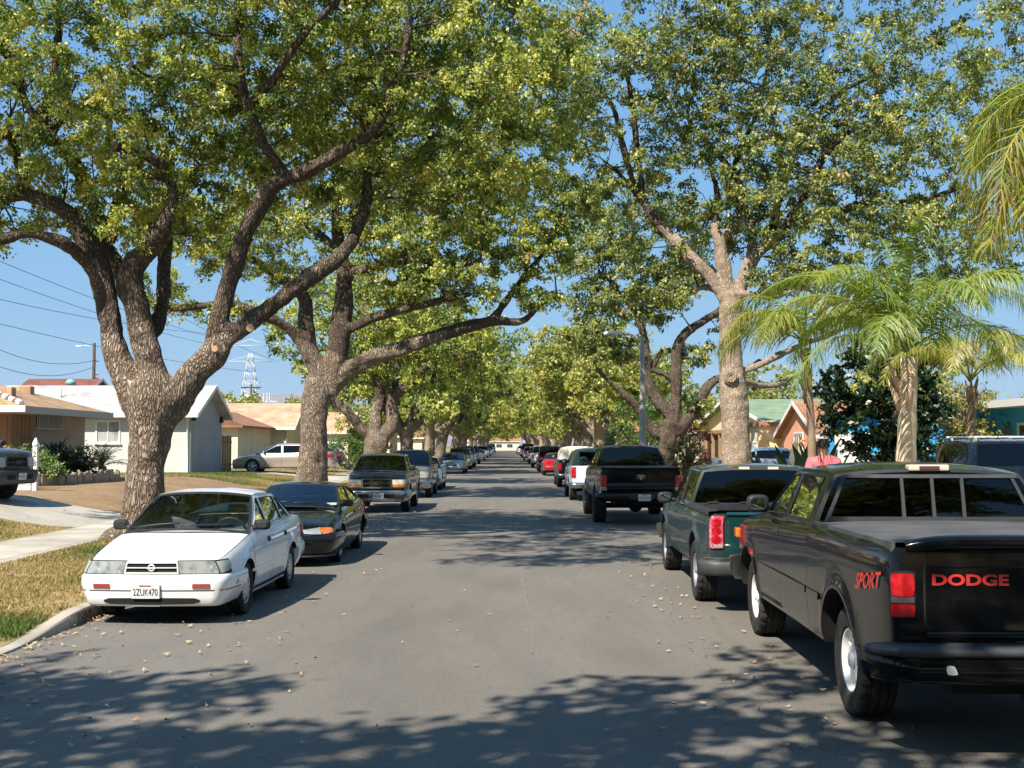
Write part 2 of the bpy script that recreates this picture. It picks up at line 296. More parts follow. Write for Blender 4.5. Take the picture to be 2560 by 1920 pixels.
P=[litter(260,lambda r,n:-4.4+2.9*r.beta(1.2,2.2,n),7.5,24,11,flat),litter(160,lambda r,n:2.0-1.2*r.beta(1,3,n)+.6*r.random(n),7.5,30,12,flat),litter(90,lambda r,n:r.uniform(-4,4,n),7,40,13,flat),
   litter(260,lambda r,n:r.uniform(-4.4,-2.4,n),24,34,15,flat),litter(420,lambda r,n:-4.52+.35*r.beta(1,2.5,n),10.5,60,17,flat),litter(420,lambda r,n:r.uniform(-7.2,-4.8,n),12,30,14,zl),litter(300,lambda r,n:r.uniform(-13,-8.9,n),12,40,16,zl)]
me=fast_mesh('fallen_leaves',np.concatenate([p[0] for p in P]),4,[M['litter']],np.concatenate([p[1] for p in P])); o=bpy.data.objects.new('fallen_leaves',me); COL.objects.link(o)
tag(o,'scattered dry tan fallen leaves on the road and verge','leaf litter',kind='stuff')
# ---------------------------------------------------------------- mountains
M['hill']=mat('dry_hills',(.235,.205,.215),.95,var=((.004,(.19,.175,.185),.4,.6,6),(.02,(.27,.23,.23),.5,.7)),spec=.05)
def hill(name,y,h,x0,x1,seed,d):
    r=np.random.default_rng(seed); xs=np.linspace(x0,x1,160); ridge=sum(r.uniform(.3,1)*np.sin(xs/(900/(k+1))+r.uniform(0,6))/(k+1) for k in range(9)); P=[]
    for i,x in enumerate(xs):
        H=h*(1+.16*ridge[i])*(1-.6*float(smooth(-2600,900,x))); col=[]
        for t in np.linspace(0,1,14):
            col.append((x+60*math.sin(9*t+i*.2),y-d*(1-t),max(-5,H*t**1.3*(1+.12*math.sin(i*.55+5*t)*(1-t)))))
        P.append(col)
    return tag(MB().grid(P,0,True,flip=False).build(name,M['hill']),kind='structure')
hill('hills',6500,330,-6500,2500,3,2200)

hz=bpy.data.materials.new('haze_air'); N,L=nt(hz); N.remove(N['Principled BSDF']); pv=N.new('ShaderNodeVolumePrincipled'); pv.inputs['Color'].default_value=(.86,.92,1,1); pv.inputs['Density'].default_value=4.5e-5; pv.inputs['Anisotropy'].default_value=.2; L.new(pv.outputs[0],N['Material Output'].inputs['Volume'])
tag(MB().box(-9100,9100,-300,12100,-2,520).build('haze',hz),kind='stuff')
# ================================================================= trees
M['bark']=barkmat('camphor_bark',(.10,.073,.053),(.27,.205,.152),(.47,.375,.29),20,.25,1.)
M['bark2']=barkmat('pale_camphor_bark',(.17,.125,.09),(.38,.29,.21),(.56,.44,.33),24,.3,.6)
M['limb']=barkmat('shaded_limb_bark',(.045,.033,.025),(.135,.10,.075),(.25,.195,.145),22,.3,1.)  # limb bark darkened so its colour carries the canopy's shade
M['bark3']=barkmat('dark_camphor_bark',(.06,.044,.032),(.17,.125,.09),(.28,.215,.16),22,.36,1.)
M['cutwood']=mat('cut_wood',(.46,.33,.21),.85,var=((30,(.42,.24,.11),.4,.65),))
M['leaf']=leafmat('camphor_leaves',[(0,(.035,.075,.014)),(.28,(.135,.19,.03)),(.54,(.33,.36,.055)),(.80,(.54,.53,.10)),(.975,(.60,.49,.11)),(1,(.38,.18,.07))],.40,.05)
M['leafR']=leafmat('olive_camphor_leaves',[(0,(.030,.062,.018)),(.28,(.11,.155,.033)),(.56,(.265,.29,.058)),(.84,(.46,.45,.10)),(.98,(.52,.42,.11)),(1,(.32,.16,.07))],.38,.05)
M['leafF']=leafmat('pale_camphor_leaves',[(0,(.08,.12,.02)),(.30,(.20,.235,.038)),(.58,(.36,.36,.06)),(.88,(.50,.45,.10)),(1,(.54,.41,.13))],.42,.05)
def crs(pts,step=.25):
    """Catmull-Rom resample; pts (k,4) xyz+r"""
    pts=np.asarray(pts,float)
    if len(pts)==2: pts=np.array([pts[0],(pts[0]+pts[1])/2,pts[1]])
    P=np.vstack([2*pts[0]-pts[1],pts,2*pts[-1]-pts[-2]]); out=[]
    for i in range(1,len(P)-2):
        n=max(2,int(np.linalg.norm(P[i+1,:3]-P[i,:3])/step)+1)
        for t in np.linspace(0,1,n,endpoint=False):
            out.append(.5*((2*P[i])+(-P[i-1]+P[i+1])*t+(2*P[i-1]-5*P[i]+4*P[i+1]-P[i+2])*t*t+(-P[i-1]+3*P[i]-3*P[i+1]+P[i+2])*t**3))
    out.append(P[-2]); out=np.array(out); out[:,3]=np.maximum(out[:,3],.012); return out
def make_leaves(cl,size,per,ll,seed,ctr,droop=.5,up=.65,spread=1.):
    """cl: (k,3) clump centres -> separate diamond leaves"""
    r=np.random.default_rng(seed); k=len(cl); ns=7; out=cl-ctr; out/=np.linalg.norm(out,axis=1)[:,None]+1e-6
    D=r.normal(0,1,(k,ns,3))+out[:,None]*.5; D[...,2]*=.7; D[...,2]+=.12; D/=np.linalg.norm(D,axis=2)[...,None]
    S=size[:,None]*r.uniform(.55,1.15,(k,ns)); m=max(3,int(per/ns))
    t=r.uniform(.12,1.08,(k,ns,m))**.8; C=cl[:,None,None]+D[:,:,None]*(S[:,:,None]*t)[...,None]; C[...,2]-=.18*(t*S[:,:,None])**2
    C=C+r.normal(0,.075*spread,C.shape)*np.array([1,1,.8])*.72
    ax=D[:,:,None]*.5+r.normal(0,.75,C.shape); ax[...,2]-=droop; ax/=np.linalg.norm(ax,axis=-1)[...,None]
    nn=r.normal(0,.72,C.shape)+np.array([-.30,-.46,.62])*up*1.5+out[:,None,None]*.25; b=np.cross(ax,nn); b/=np.linalg.norm(b,axis=-1)[...,None]+1e-6; nm=np.cross(b,ax)
    L=ll*r.uniform(.65,1.25,t.shape)[...,None]; Wd=L*.27
    base=C-ax*L*.5; tip=C+ax*L*.5-nm*L*.1; a=C+b*Wd+nm*L*.06-ax*L*.04; c=C-b*Wd+nm*L*.06-ax*L*.04
    V=np.stack([base,a,tip,c],3).reshape(-1,3)
    cb=r.normal(.47,.13,(k,1,1))+r.normal(0,.09,(k,ns,1))+r.normal(0,.15,t.shape); cb=np.clip(cb,0,.97)
    dead=r.random((k,ns,1))<.012; cb=np.where(dead,.99,cb)
    return V,cb.ravel()
from mathutils import noise as MN
def organic(mb,m,parent,vox,amp,zs):
    """fuse limb tubes into one skin, smooth the forks, add burls and furrows"""
    t=mb.build('tmp',m,fix=True); r=t.modifiers.new('r','REMESH'); r.mode='VOXEL'; r.voxel_size=vox; q=t.modifiers.new('s','SMOOTH'); q.factor=.5; q.iterations=5
    dg=bpy.context.evaluated_depsgraph_get(); dg.update(); me=bpy.data.meshes.new_from_object(t.evaluated_get(dg)); old=t.data; bpy.data.objects.remove(t); bpy.data.meshes.remove(old); me.name='trunk'
    n=len(me.vertices); P=np.zeros(n*3,np.float32); N_=np.zeros(n*3,np.float32); me.vertices.foreach_get('co',P); me.vertices.foreach_get('normal',N_); P=P.reshape(-1,3); N_=N_.reshape(-1,3); D=np.zeros(n)
    for i,p in enumerate(P):
        v=Vector(p); D[i]=.045*MN.noise(v*1.7)+.022*MN.noise(v*5)+.016*abs(MN.noise(Vector((p[0]*13,p[1]*13,p[2]*4))))
    P=P+N_*(D*amp)[:,None]; me.vertices.foreach_set('co',P.astype(np.float32).ravel()); me.polygons.foreach_set('use_smooth',np.ones(len(me.polygons),bool)); me.update()
    if not me.materials: me.materials.append(m)
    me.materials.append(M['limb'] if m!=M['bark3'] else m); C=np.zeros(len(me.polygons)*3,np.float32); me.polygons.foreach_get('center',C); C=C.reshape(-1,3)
    me.polygons.foreach_set('material_index',np.array([1 if c[2]+1.3*MN.noise(Vector(c)*.9)+.5*MN.noise(Vector(c)*4)>zs else 0 for c in C],np.int32))  # faces above the split height get the bark with painted-in shade
    o=bpy.data.objects.new('trunk',me); COL.objects.link(o); o.parent=parent; return o
class Tree:
    def __init__(s,base,n=12): s.base=np.asarray(base,float); s.L=[]; s.P=np.zeros((0,3)); s.Rr=np.zeros(0); s.mb=MB(); s.tw=MB(); s.n=n; s.cuts=[]
    def limb(s,pts,step=.22,grow=True,n=None,rough=.06,seed=0):
        q=crs(pts,step); r=np.random.default_rng(seed+len(s.L)*7+1); k=len(q)
        wob=np.cumsum(r.normal(0,.35,(k,3)),0); wob-=np.linspace(0,1,k)[:,None]*wob[-1]; q[:,:3]+=wob*(q[:,3:4]*.045)
        n=n or max(6,min(28,int(8+q[0,3]*40))); P=q[:,:3]; T=np.gradient(P,axis=0); T/=np.linalg.norm(T,axis=1)[:,None]+1e-9
        a=np.array([1.,0,0]) if abs(T[0][0])<.8 else np.array([0,1.,0]); u=np.cross(T[0],a); u/=np.linalg.norm(u); th=np.linspace(0,2*np.pi,n,endpoint=False); rows=[]
        ph=r.uniform(0,6.28,4)
        for i in range(k):
            u=u-T[i]*u.dot(T[i]); u/=np.linalg.norm(u)+1e-9; w=np.cross(T[i],u); d=1+rough*(np.sin(3*th+ph[0]+i*.21)+.7*np.sin(5*th+ph[1]-i*.33)+.8*np.sin(2*th+ph[2]+i*.13))+rough*.5*np.sin(7*th+ph[3]+i*.4)+r.normal(0,rough*.12,n)
            rows.append(P[i]+q[i,3]*d[:,None]*(np.cos(th)[:,None]*u+np.sin(th)[:,None]*w))
        s.mb.grid(rows,0,True,closev=True); s.mb.add(rows[-1],[tuple(range(n))],0); s.mb.add(rows[0],[tuple(range(n))[::-1]],0); s.L.append(q)
        if grow: s.P=np.vstack([s.P,P]); s.Rr=np.concatenate([s.Rr,q[:,3]])
        return q
    def clumps(s,blobs,seed,dmin=.55):
        r=np.random.default_rng(seed); C=[]; Z=[]
        for c,rad,n,sz in blobs:
            c=np.asarray(c,float); rad=np.asarray(rad,float)
            for _ in range(n):
                for _t in range(12):
                    d=r.normal(0,1,3); d/=np.linalg.norm(d); p=c+rad*d*(r.random()**.38)
                    if p[2]<s.base[2]+1.7: continue
                    if not C or np.min(np.linalg.norm(np.array(C)-p,axis=1))>dmin: C.append(p); Z.append(sz*r.uniform(.75,1.25)); break
        s.C=np.array(C); s.Z=np.array(Z); return s
    def grow(s,seed,rmax=.09,drop=0.):
        r=np.random.default_rng(seed); rem=list(range(len(s.C))); d0=[np.min(np.linalg.norm(s.P-c,axis=1)) for c in s.C]
        for i in sorted(rem,key=lambda i:d0[i]):
            c=s.C[i]; dv=c-s.P; d=np.linalg.norm(dv,axis=1); cost=d+np.where(dv[:,2]<0,.5*-dv[:,2],0)+.6*(s.Rr<.02); j=int(np.argmin(cost)); L=d[j]
            if L<.35: continue
            p0=s.P[j]; r0=min(s.Rr[j]*.62,rmax,.016+.017*L); k=max(4,int(L/.35)+2); t=np.linspace(0,1,k)[:,None]
            mid=(p0+c)/2+r.normal(0,.10*L,3)+np.array([0,0,.10*L]); pts=(1-t)**2*p0+2*t*(1-t)*mid+t*t*c
            pts[1:-1]+=r.normal(0,.02*L,(k-2,3)); rad=np.linspace(r0,.010,k); s.tw.tube(pts,rad,5 if r0<.04 else 7)
            s.P=np.vstack([s.P,pts[1:]]); s.Rr=np.concatenate([s.Rr,rad[1:]])
    def finish(s,name,label,cat,barkm,leafm,per,ll,seed,group,spread=1.,droop=.55,vox=.04,amp=1.,zs=3.6):
        ctr=s.C.mean(0)-np.array([0,0,2.]); o=empty(name,s.base,0,label,cat,group)
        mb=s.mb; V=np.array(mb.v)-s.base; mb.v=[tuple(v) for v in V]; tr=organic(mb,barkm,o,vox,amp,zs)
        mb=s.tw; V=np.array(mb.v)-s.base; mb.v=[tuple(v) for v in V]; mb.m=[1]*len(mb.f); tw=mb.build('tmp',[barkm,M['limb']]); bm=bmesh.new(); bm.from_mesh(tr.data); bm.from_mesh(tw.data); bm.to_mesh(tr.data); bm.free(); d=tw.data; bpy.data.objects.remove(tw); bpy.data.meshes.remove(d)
        for (p,ax,r_) in s.cuts:
            m2=MB(); p=np.asarray(p)-s.base; ax=np.asarray(ax)/np.linalg.norm(ax); m2.cyl(p,p+ax*.02,r_,r_*.96,14); m2.build('pruned_stub',M['cutwood'],tr)
        LV,at=make_leaves(s.C-s.base,s.Z,per,ll,seed,ctr-s.base,spread=spread,droop=droop); me=fast_mesh('crown',LV,4,[leafm],at); c=bpy.data.objects.new('crown',me); COL.objects.link(c); c.parent=o
        s.root=o; return o
TG='camphor trees lining the street'
def px(Y,*a):
    """a: (px,py,r[,dY]) -> xyzr points at depth about Y"""
    out=[]
    for q in a:
        y=Y+(q[3] if len(q)>3 else 0); p=W(q[0],q[1],y); out.append((*p,q[2]))
    return out
def blob(x,y,Y,rx,rz,ry,n,sz): 
    p=W(x,y,Y); return (p,(rx,ry,rz),n,sz)
# ---------------- big left tree
B=G(318,1345,.2); Y0=B[1]; T=Tree((B[0],B[1],.17))
bx,by=B[0],B[1]
T.limb([(bx+.22,by,-.25,.66),(bx+.23,by,.1,.51),(bx+.26,by,.45,.39),(bx+.29,by,.95,.33),(bx+.36,by,1.55,.335),(bx+.42,by,2.1,.40),(bx+.43,by,2.65,.50),(bx+.40,by,3.1,.43)],.08,n=40,rough=.035)
T.limb([(bx-.42,by-.3,-.15,.27),(bx-.24,by-.24,.12,.23),(bx+.12,by-.08,.5,.16)],.1,False,18,.05)
T.limb([(bx+.45,by-.2,-.1,.38),(bx+.28,by-.12,.35,.3),(bx+.1,by,.9,.22)],.1,False,18,.05)
T.limb(px(Y0,(356,1020,.34),(320,950,.28),(292,885,.23),(279,838,.22),(270,770,.21),(256,712,.215),(240,637,.205),(220,610,.18)),.15,n=24)
T.limb(px(Y0,(232,622,.19),(174,538,.165),(104,498,.15),(64,480,.13),(52,417,.10),(34,368,.085),(20,300,.06,-.5)))
T.limb(px(Y0,(104,498,.11),(50,490,.10),(0,497,.09),(-80,470,.07)))
T.limb(px(Y0,(246,640,.17),(252,570,.15,.3),(231,509,.13,.6),(197,428,.12,.9),(162,370,.10,1),(120,330,.09,1),(150,300,.07,1.2)))
T.limb(px(Y0,(160,362,.08,1),(100,345,.075,.2),(40,335,.07,-.2),(-30,355,.05,-.4)))
T.limb(px(Y0,(265,600,.15),(284,544,.13,.8),(301,486,.12,1.4),(336,428,.09,2),(370,370,.07,2.5)))
T.limb(px(Y0,(246,690,.15),(203,642,.13,-.4),(162,608,.115,-.8),(116,590,.105,-1),(58,584,.10,-1.2),(0,599,.09,-1.4),(-90,585,.07,-1.5)))
T.limb(px(Y0+1.3,(124,345,.09),(58,243,.10,.2),(40,174,.10,.2),(0,122,.09,.2),(-60,60,.07)))
T.limb(px(Y0+1.5,(110,330,.09),(124,220,.085),(139,145,.085),(148,58,.08),(134,-20,.07)))
T.limb(px(Y0-.1,(388,1000,.30),(382,926,.27),(359,827,.235),(343,752,.22),(328,692,.215),(345,650,.2),(372,622,.19,-.1),(400,578,.16,-.3),(425,520,.10,-.4),(435,450,.07,-.5)),.15,n=22)
T.limb(px(Y0,(366,850,.17,.3),(392,810,.16,.6),(406,765,.15,.8),(411,683,.135,1),(414,602,.12,1.3),(432,500,.10,1.6),(425,380,.08,2)))
T.limb(px(Y0+.5,(350,790,.16),(318,735,.15,.4),(292,668,.14,.8),(262,600,.10,1.4)))
T.limb(px(Y0,(410,1020,.36),(448,985,.29),(492,924,.26),(538,884,.25),(565,848,.20),(625,806,.165),(706,747,.155),(787,689,.15),(845,645,.14),(885,590,.13,.2),(914,509,.115,.4),(921,417,.10,.6),(937,330,.09,.8),(965,240,.08,1)),.15,n=24)
T.limb(px(Y0,(535,872,.18),(546,820,.175),(573,706,.165),(613,584,.17,-.2),(654,503,.165,-.3),(690,455,.16,-.4)),.15,n=18)
T.limb(px(Y0-.4,(690,452,.12),(706,428,.11),(665,370,.10,-.2),(631,289,.09,-.3),(608,226,.085,-.3),(596,145,.08,-.3),(592,58,.06,-.3)))
T.limb(px(Y0-.7,(628,262,.08),(677,208,.08,-.2),(723,139,.07,-.4),(770,75,.06,-.5),(850,0,.05,-.6)))
T.limb(px(Y0-.4,(690,455,.14),(740,440,.13),(787,417,.125,-.2),(856,376,.115,-.4),(937,324,.10,-.6),(978,243,.09,-.8),(1013,133,.08,-.9),(1026,46,.06,-1)))
T.limb(px(Y0-.5,(415,420,.08),(385,400,.075),(350,385,.07,-.1),(290,366,.075,-.2)),grow=False); T.cuts.append((W(287,365,Y0-.75),(-.5,-.8,.1),.085))
T.limb(px(Y0-.7,(405,200,.06),(365,195,.06),(330,165,.06)),grow=False); T.cuts.append((W(328,160,Y0-.75),(-.3,-.9,.2),.06))
T.cuts.append((W(625,820,Y0-.22),(.25,-.95,.1),.075)); T.cuts.append((W(537,872,Y0-.27),(.1,-.97,.1),.06))
Y=Y0; bl=[]
for (x,y,dy,rx,rz,ry,n,sz) in [(-80,330,0,2.2,2.2,2.6,38,.62),(60,420,-.6,1.6,.9,2,22,.55),(60,150,.5,2.0,1.6,2.5,30,.62),(200,330,-.8,1.6,1.6,2.2,34,.6),(230,60,0,1.9,1.9,2.6,34,.65),(330,450,-1,1.2,1.2,1.8,26,.55),(420,240,-.5,1.8,1.9,2.6,44,.62),(440,520,.6,1.1,.75,1.6,20,.5),
   (560,330,.5,1.5,1.6,2.4,34,.6),(560,60,-.5,2,1.7,2.6,40,.65),(700,240,-.3,1.7,1.8,2.6,40,.62),(800,60,-.5,2.0,1.6,2.8,40,.65),(860,260,-.2,1.7,1.6,2.6,38,.62),(1000,330,-.4,1.5,1.5,2.6,34,.6),(1010,90,-.6,2,1.7,2.8,40,.65),(1170,170,-.8,1.8,1.7,2.6,38,.62),(1180,400,-.4,1.1,1.3,2.2,24,.58),(1330,120,-.8,1.0,1.5,2.2,20,.6),(1330,330,-.4,.7,1.0,1.6,11,.5),
   (740,420,.8,1.4,.9,1.6,18,.52),(30,550,-.6,1.2,.5,1.6,12,.45),(640,-200,0,4.2,2.0,3.4,80,.7),(200,-200,.5,3.2,1.8,3.2,50,.7),(1050,-180,-.5,2.8,1.8,3.2,50,.7),(-260,100,0,2.6,2.4,3.2,40,.7)]:
    bl.append(blob(x,y,Y+dy+.9,rx,rz,ry*.85,n,sz*.84))
bl+=[((bx+1,by-3.5,10.6),(4.2,2.6,1.1),50,.6),((bx-4,by-2.5,10.4),(2.6,2.4,1.1),26,.6)]  # foliage added out of view overhead to shade the limbs
bl+=[((bx+3.4,by-8.2,9.3),(2.0,2.4,.9),34,.7),((bx+5.6,by-7.4,9.4),(1.9,2.2,.9),30,.7),((bx+2.9,by-5.2,9.3),(1.6,1.8,.9),18,.7)]  # more unseen foliage, added to cast shade across the road
T.clumps(bl,5,.5).grow(6)
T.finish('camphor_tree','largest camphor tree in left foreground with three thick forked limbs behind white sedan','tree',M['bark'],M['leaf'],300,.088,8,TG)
TL1=T
# ---------------- second left tree (behind black coupe)
Y0=41.; b=W(783,1240,Y0); T=Tree((b[0],Y0,.17)); bx,by=b[0],Y0
T.limb([(bx-.05,by,-.2,.85),(bx-.03,by,.3,.66),(bx,by,1.0,.50),(bx+.02,by,1.9,.45),(bx+.03,by,2.9,.44),(bx+.12,by,3.6,.50),(bx+.2,by,4.2,.47)],.1,n=34,rough=.035)
T.limb(px(Y0,(806,985,.36),(800,930,.34),(775,880,.30),(764,800,.26),(764,755,.24),(735,718,.2),(683,683,.17,.6),(631,648,.14,1),(560,610,.1,1.5)),.2,n=18)
T.limb(px(Y0,(795,925,.22),(747,851,.19,-.3),(706,810,.17,-.6),(637,781,.155,-.9),(579,758,.14,-1),(500,765,.12,-1),(428,770,.10,-1),(360,755,.07,-1)))
T.limb(px(Y0,(815,985,.42),(845,880,.37),(858,764,.33),(860,683,.27),(845,608,.22),(845,492,.18),(850,400,.13),(870,300,.1)),.2,n=20)
T.limb(px(Y0,(845,640,.15),(827,608,.14,.5),(752,550,.13,1),(700,515,.11,1.3),(640,470,.08,1.6)))
T.limb(px(Y0,(862,700,.19),(880,683,.17,-.5),(949,660,.15,-1),(1042,648,.13,-1.4),(1128,665,.10,-1.7),(1200,650,.07,-2)))
T.limb(px(Y0,(858,830,.19),(920,800,.17,-.7),(984,781,.15,-1.2),(1070,758,.12,-1.6),(1175,735,.08,-2)))
T.limb(px(Y0,(835,960,.34),(870,925,.29),(926,897,.26,-.3),(1013,868,.24,-.6),(1100,839,.215,-.9),(1186,812,.19,-1.1),(1240,802,.17,-1.2),(1306,803,.12,-1.2),(1353,758,.10,-1.3),(1391,728,.07,-1.4)),.2,n=18)
T.limb(px(Y0-1.1,(1205,815,.15),(1233,795,.14),(1264,752,.12),(1321,679,.11),(1369,616,.08),(1400,540,.06)))
T.limb(px(Y0,(855,560,.14),(935,480,.13,-.5),(995,417,.12,-.8),(1059,382,.11,-1),(1128,359,.10,-1.2),(1186,333,.09,-1.3),(1273,341,.07,-1.4)))
bl=[]
for (x,y,dy,rx,rz,ry,n,sz) in [(560,640,0,1.8,.9,2,16,.6),(470,560,.5,1.8,1.2,2.5,16,.65),(420,740,-1,1.3,.6,1.6,12,.55),(640,560,0,2,1.5,3,26,.68),(700,700,.4,1.3,.6,1.6,8,.55),(800,420,0,2.4,2.0,3,36,.7),(900,560,-.5,2.0,1.5,2.6,30,.66),(980,440,0,2.2,2,3,36,.7),(1040,610,-1,2.0,1.1,2.4,28,.62),(1130,700,-1.5,1.8,.75,2.0,20,.55),(1130,500,-1,2,1.7,2.8,34,.68),(1240,400,-1,2,1.8,2.8,32,.68),(1260,580,-1.3,1.7,1.3,2.4,26,.62),
  (1340,640,-1.3,1.1,.8,1.8,12,.55),(1380,520,-1.4,1.3,1.2,2.2,16,.6),(1340,740,-1.3,.8,.45,1.2,8,.45),(1000,720,-1,1.4,.5,1.5,10,.5),(1320,270,-.8,2.0,1.8,2.8,26,.7),(1000,200,0,5,2.6,4,60,.8),(600,300,0,4,2.4,4,36,.8),(560,780,-.6,1.0,.4,1.2,6,.5),(1430,430,-1,1.2,1.2,2,12,.6)]:
    bl.append(blob(x,y,Y0+dy,rx,rz,ry,n,sz))
bl=[(a,b,int(n*1.2),z) for a,b,n,z in bl]; T.clumps(bl,15,.55).grow(16,.11)
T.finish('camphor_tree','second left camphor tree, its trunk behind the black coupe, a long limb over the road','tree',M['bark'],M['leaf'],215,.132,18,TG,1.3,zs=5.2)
# ---------------- right tree with the knot (behind green pickup)
Y0=36.5; b=W(1842,1250,Y0); T=Tree((b[0],Y0,.17)); bx,by=b[0],Y0
T.limb([(bx+.05,by,-.2,.62),(bx+.05,by,.4,.52),(bx+.03,by,1.2,.46),(bx-.0,by,2.4,.43),(bx-.1,by,3.6,.40),(bx-.13,by,4.4,.36),(bx-.15,by,5.4,.32),(bx-.13,by,6.1,.36),(bx-.13,by,6.6,.30)],.1,n=32,rough=.03)
T.limb(px(Y0,(1826,765,.24),(1800,725,.2),(1772,689,.19),(1726,642,.175),(1679,590,.165,.2),(1633,544,.15,.3),(1604,495,.13,.5),(1575,463,.09,.6),(1535,420,.07,.8)),.2,n=16)
T.limb(px(Y0+.5,(1604,495,.11),(1604,451,.105),(1593,370,.09),(1581,260,.08),(1560,150,.06)))
T.limb(px(Y0+.6,(1590,480,.09),(1556,358,.09),(1528,260,.085),(1455,190,.06)))
T.limb(px(Y0,(1828,760,.26),(1818,712,.22),(1807,648,.20),(1797,600,.18),(1786,560,.12,.2),(1796,500,.10,.4),(1780,430,.06,.6)),.2,n=16); T.limb(px(Y0,(1800,610,.16),(1836,561,.14,.3),(1859,521,.12,.6),(1845,450,.1,.8),(1790,380,.08,1),(1720,300,.07,1.2)))
T.limb(px(Y0,(1834,765,.26),(1847,723,.23),(1882,648,.21),(1917,613,.19),(1951,584,.17,-.3),(2000,510,.13,-.6),(2055,400,.10,-.9),(2120,330,.07,-1.2)),.2,n=16)
T.limb(px(Y0,(1880,650,.15),(1876,555,.14,.4),(1832,490,.12,.7),(1843,400,.1,1),(1900,260,.08,1.2),(1925,130,.06,1.4)))
T.limb(px(Y0,(1925,605,.12),(1960,450,.12,.5),(2010,340,.1,.8),(2090,240,.08,1),(2180,190,.06,1)))
T.limb(px(Y0,(1965,560,.12),(2060,540,.11,-1),(2160,510,.10,-1.5),(2300,500,.08,-2),(2400,470,.06,-2.2)))
T.limb(px(Y0,(1850,930,.13),(1900,912,.105,.3),(1955,885,.09,.6),(2013,858,.08,.8),(2061,842,.07,1),(2150,800,.055,1.2),(2250,740,.04,1.4)))
T.limb(px(Y0,(1845,735,.13),(1876,735,.12,-.5),(1934,741,.10,-1),(2000,720,.07,-1.4)))
T.limb(px(Y0,(1812,735,.10),(1760,717,.09,.4),(1702,741,.075,.7),(1640,720,.05,1)))
T.limb(px(Y0,(1860,950,.12),(1905,965,.10,.5),(1960,955,.08,1),(2010,930,.05,1.3)))
bl=[]
for (x,y,dy,rx,rz,ry,n,sz) in [(1480,110,0,2,1.6,3,30,.68),(1470,300,.3,1.5,1.3,2.2,16,.6),(1540,460,.4,1.3,.8,1.8,11,.5),(1620,220,0,2,1.7,2.8,32,.65),(1650,420,.4,1.3,.9,1.8,12,.5),(1700,60,0,2.4,1.7,3,36,.68),(1760,330,.2,1.6,1.2,2.2,20,.58),(1830,170,-.3,2,1.7,2.8,34,.65),(1880,420,-.4,1.5,1.2,2.2,24,.58),(1730,540,.6,1.1,.6,1.4,8,.48),(1930,520,-.6,1.5,1.0,2,20,.55),(1900,60,0,2.2,1.6,3,30,.68),(1990,330,-.6,2,1.5,2.6,32,.62),(2080,180,-.6,2.2,1.6,3,32,.66),(2080,450,-1,1.8,1.1,2.2,24,.58),(2200,380,-1.4,1.8,1.3,2.4,26,.6),(2180,560,-1.4,1.8,.9,2.2,22,.56),(2300,540,-1.8,1.7,1.1,2.2,22,.58),(2060,640,-1,1.5,.6,1.8,13,.5),(1960,690,-1,1.0,.5,1.4,9,.48),(2300,230,-1.2,2.0,1.5,2.6,24,.64),(2220,690,-1.4,1.5,.7,1.8,13,.52),(2260,60,-.6,1.6,1.2,2.4,12,.6),(2450,120,-1.5,2.2,1.8,2.8,26,.66),(2450,330,-1.8,1.8,1.4,2.4,22,.62),(2400,640,-2,1.6,1.0,2,16,.56),
  (1640,740,.8,1.1,.5,1.4,8,.46),(1560,600,.6,1.0,.7,1.5,7,.46),(1700,650,.6,.8,.5,1.2,6,.44),(1760,-150,0,4.5,1.8,3.6,46,.78),(2200,-130,-1,4,1.8,3.4,36,.78),(1880,600,.4,.9,.5,1.2,6,.46),(2120,780,-1.4,1.2,.5,1.4,8,.46)]:
    bl.append(blob(x,y,Y0+dy,rx,rz,ry,n,sz))
bl=[(a,b,int(n*1.25),z) for a,b,n,z in bl]; T.clumps(bl,25,.5).grow(26,.10)
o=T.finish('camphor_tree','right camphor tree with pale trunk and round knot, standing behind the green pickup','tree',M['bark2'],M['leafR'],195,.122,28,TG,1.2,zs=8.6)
tr=[c for c in o.children if c.name.startswith('trunk')][0]
mb=MB(); p=W(1827,943,Y0-.42)-np.array([bx,by,.17])
for k,(rr,d) in enumerate(((.21,0),(.16,-.05),(.10,-.03))): mb.lathe([(rr-.05,0),(rr-.02,.035),(rr,0.03),(rr+.02,-.03)],p+np.array([0,d,0]),(-.1,-1,.05),18)
mb.sphere(p,.07,10,0,(1,.4,1)); mb.build('knot',M['bark2'],tr)
# ---------------- third left, second right
Y0=58.; b=W(934,1203,Y0); T=Tree((b[0],Y0,.17)); bx,by=b[0],Y0
T.limb([(bx-.1,by,-.2,.75),(bx-.05,by,.5,.55),(bx,by,1.2,.5),(bx+.15,by,2.0,.6),(bx+.2,by,2.5,.5)],.12,n=24,rough=.04)
T.limb(px(Y0,(945,1088,.34),(926,1087,.28),(899,1068,.26,-.3),(883,1046,.24,-.5),(864,1025,.22,-.7),(837,1003,.18,-.9),(800,960,.12,-1),(770,900,.09,-1)),.25,n=14)
T.limb(px(Y0,(942,1090,.35),(940,1041,.30),(950,995,.27),(946,955,.22),(925,915,.15),(930,860,.1)),.25,n=14)
T.limb(px(Y0,(955,1095,.36),(980,1062,.31),(980,1022,.28),(985,990,.26),(1021,962,.22,-.5),(1059,922,.18,-.8),(1100,900,.12,-1.2),(1160,880,.08,-1.5)),.25,n=14)
T.limb(px(Y0,(985,1000,.2),(990,940,.18,.4),(1000,880,.12,.8),(1010,820,.09,1)))
bl=[]
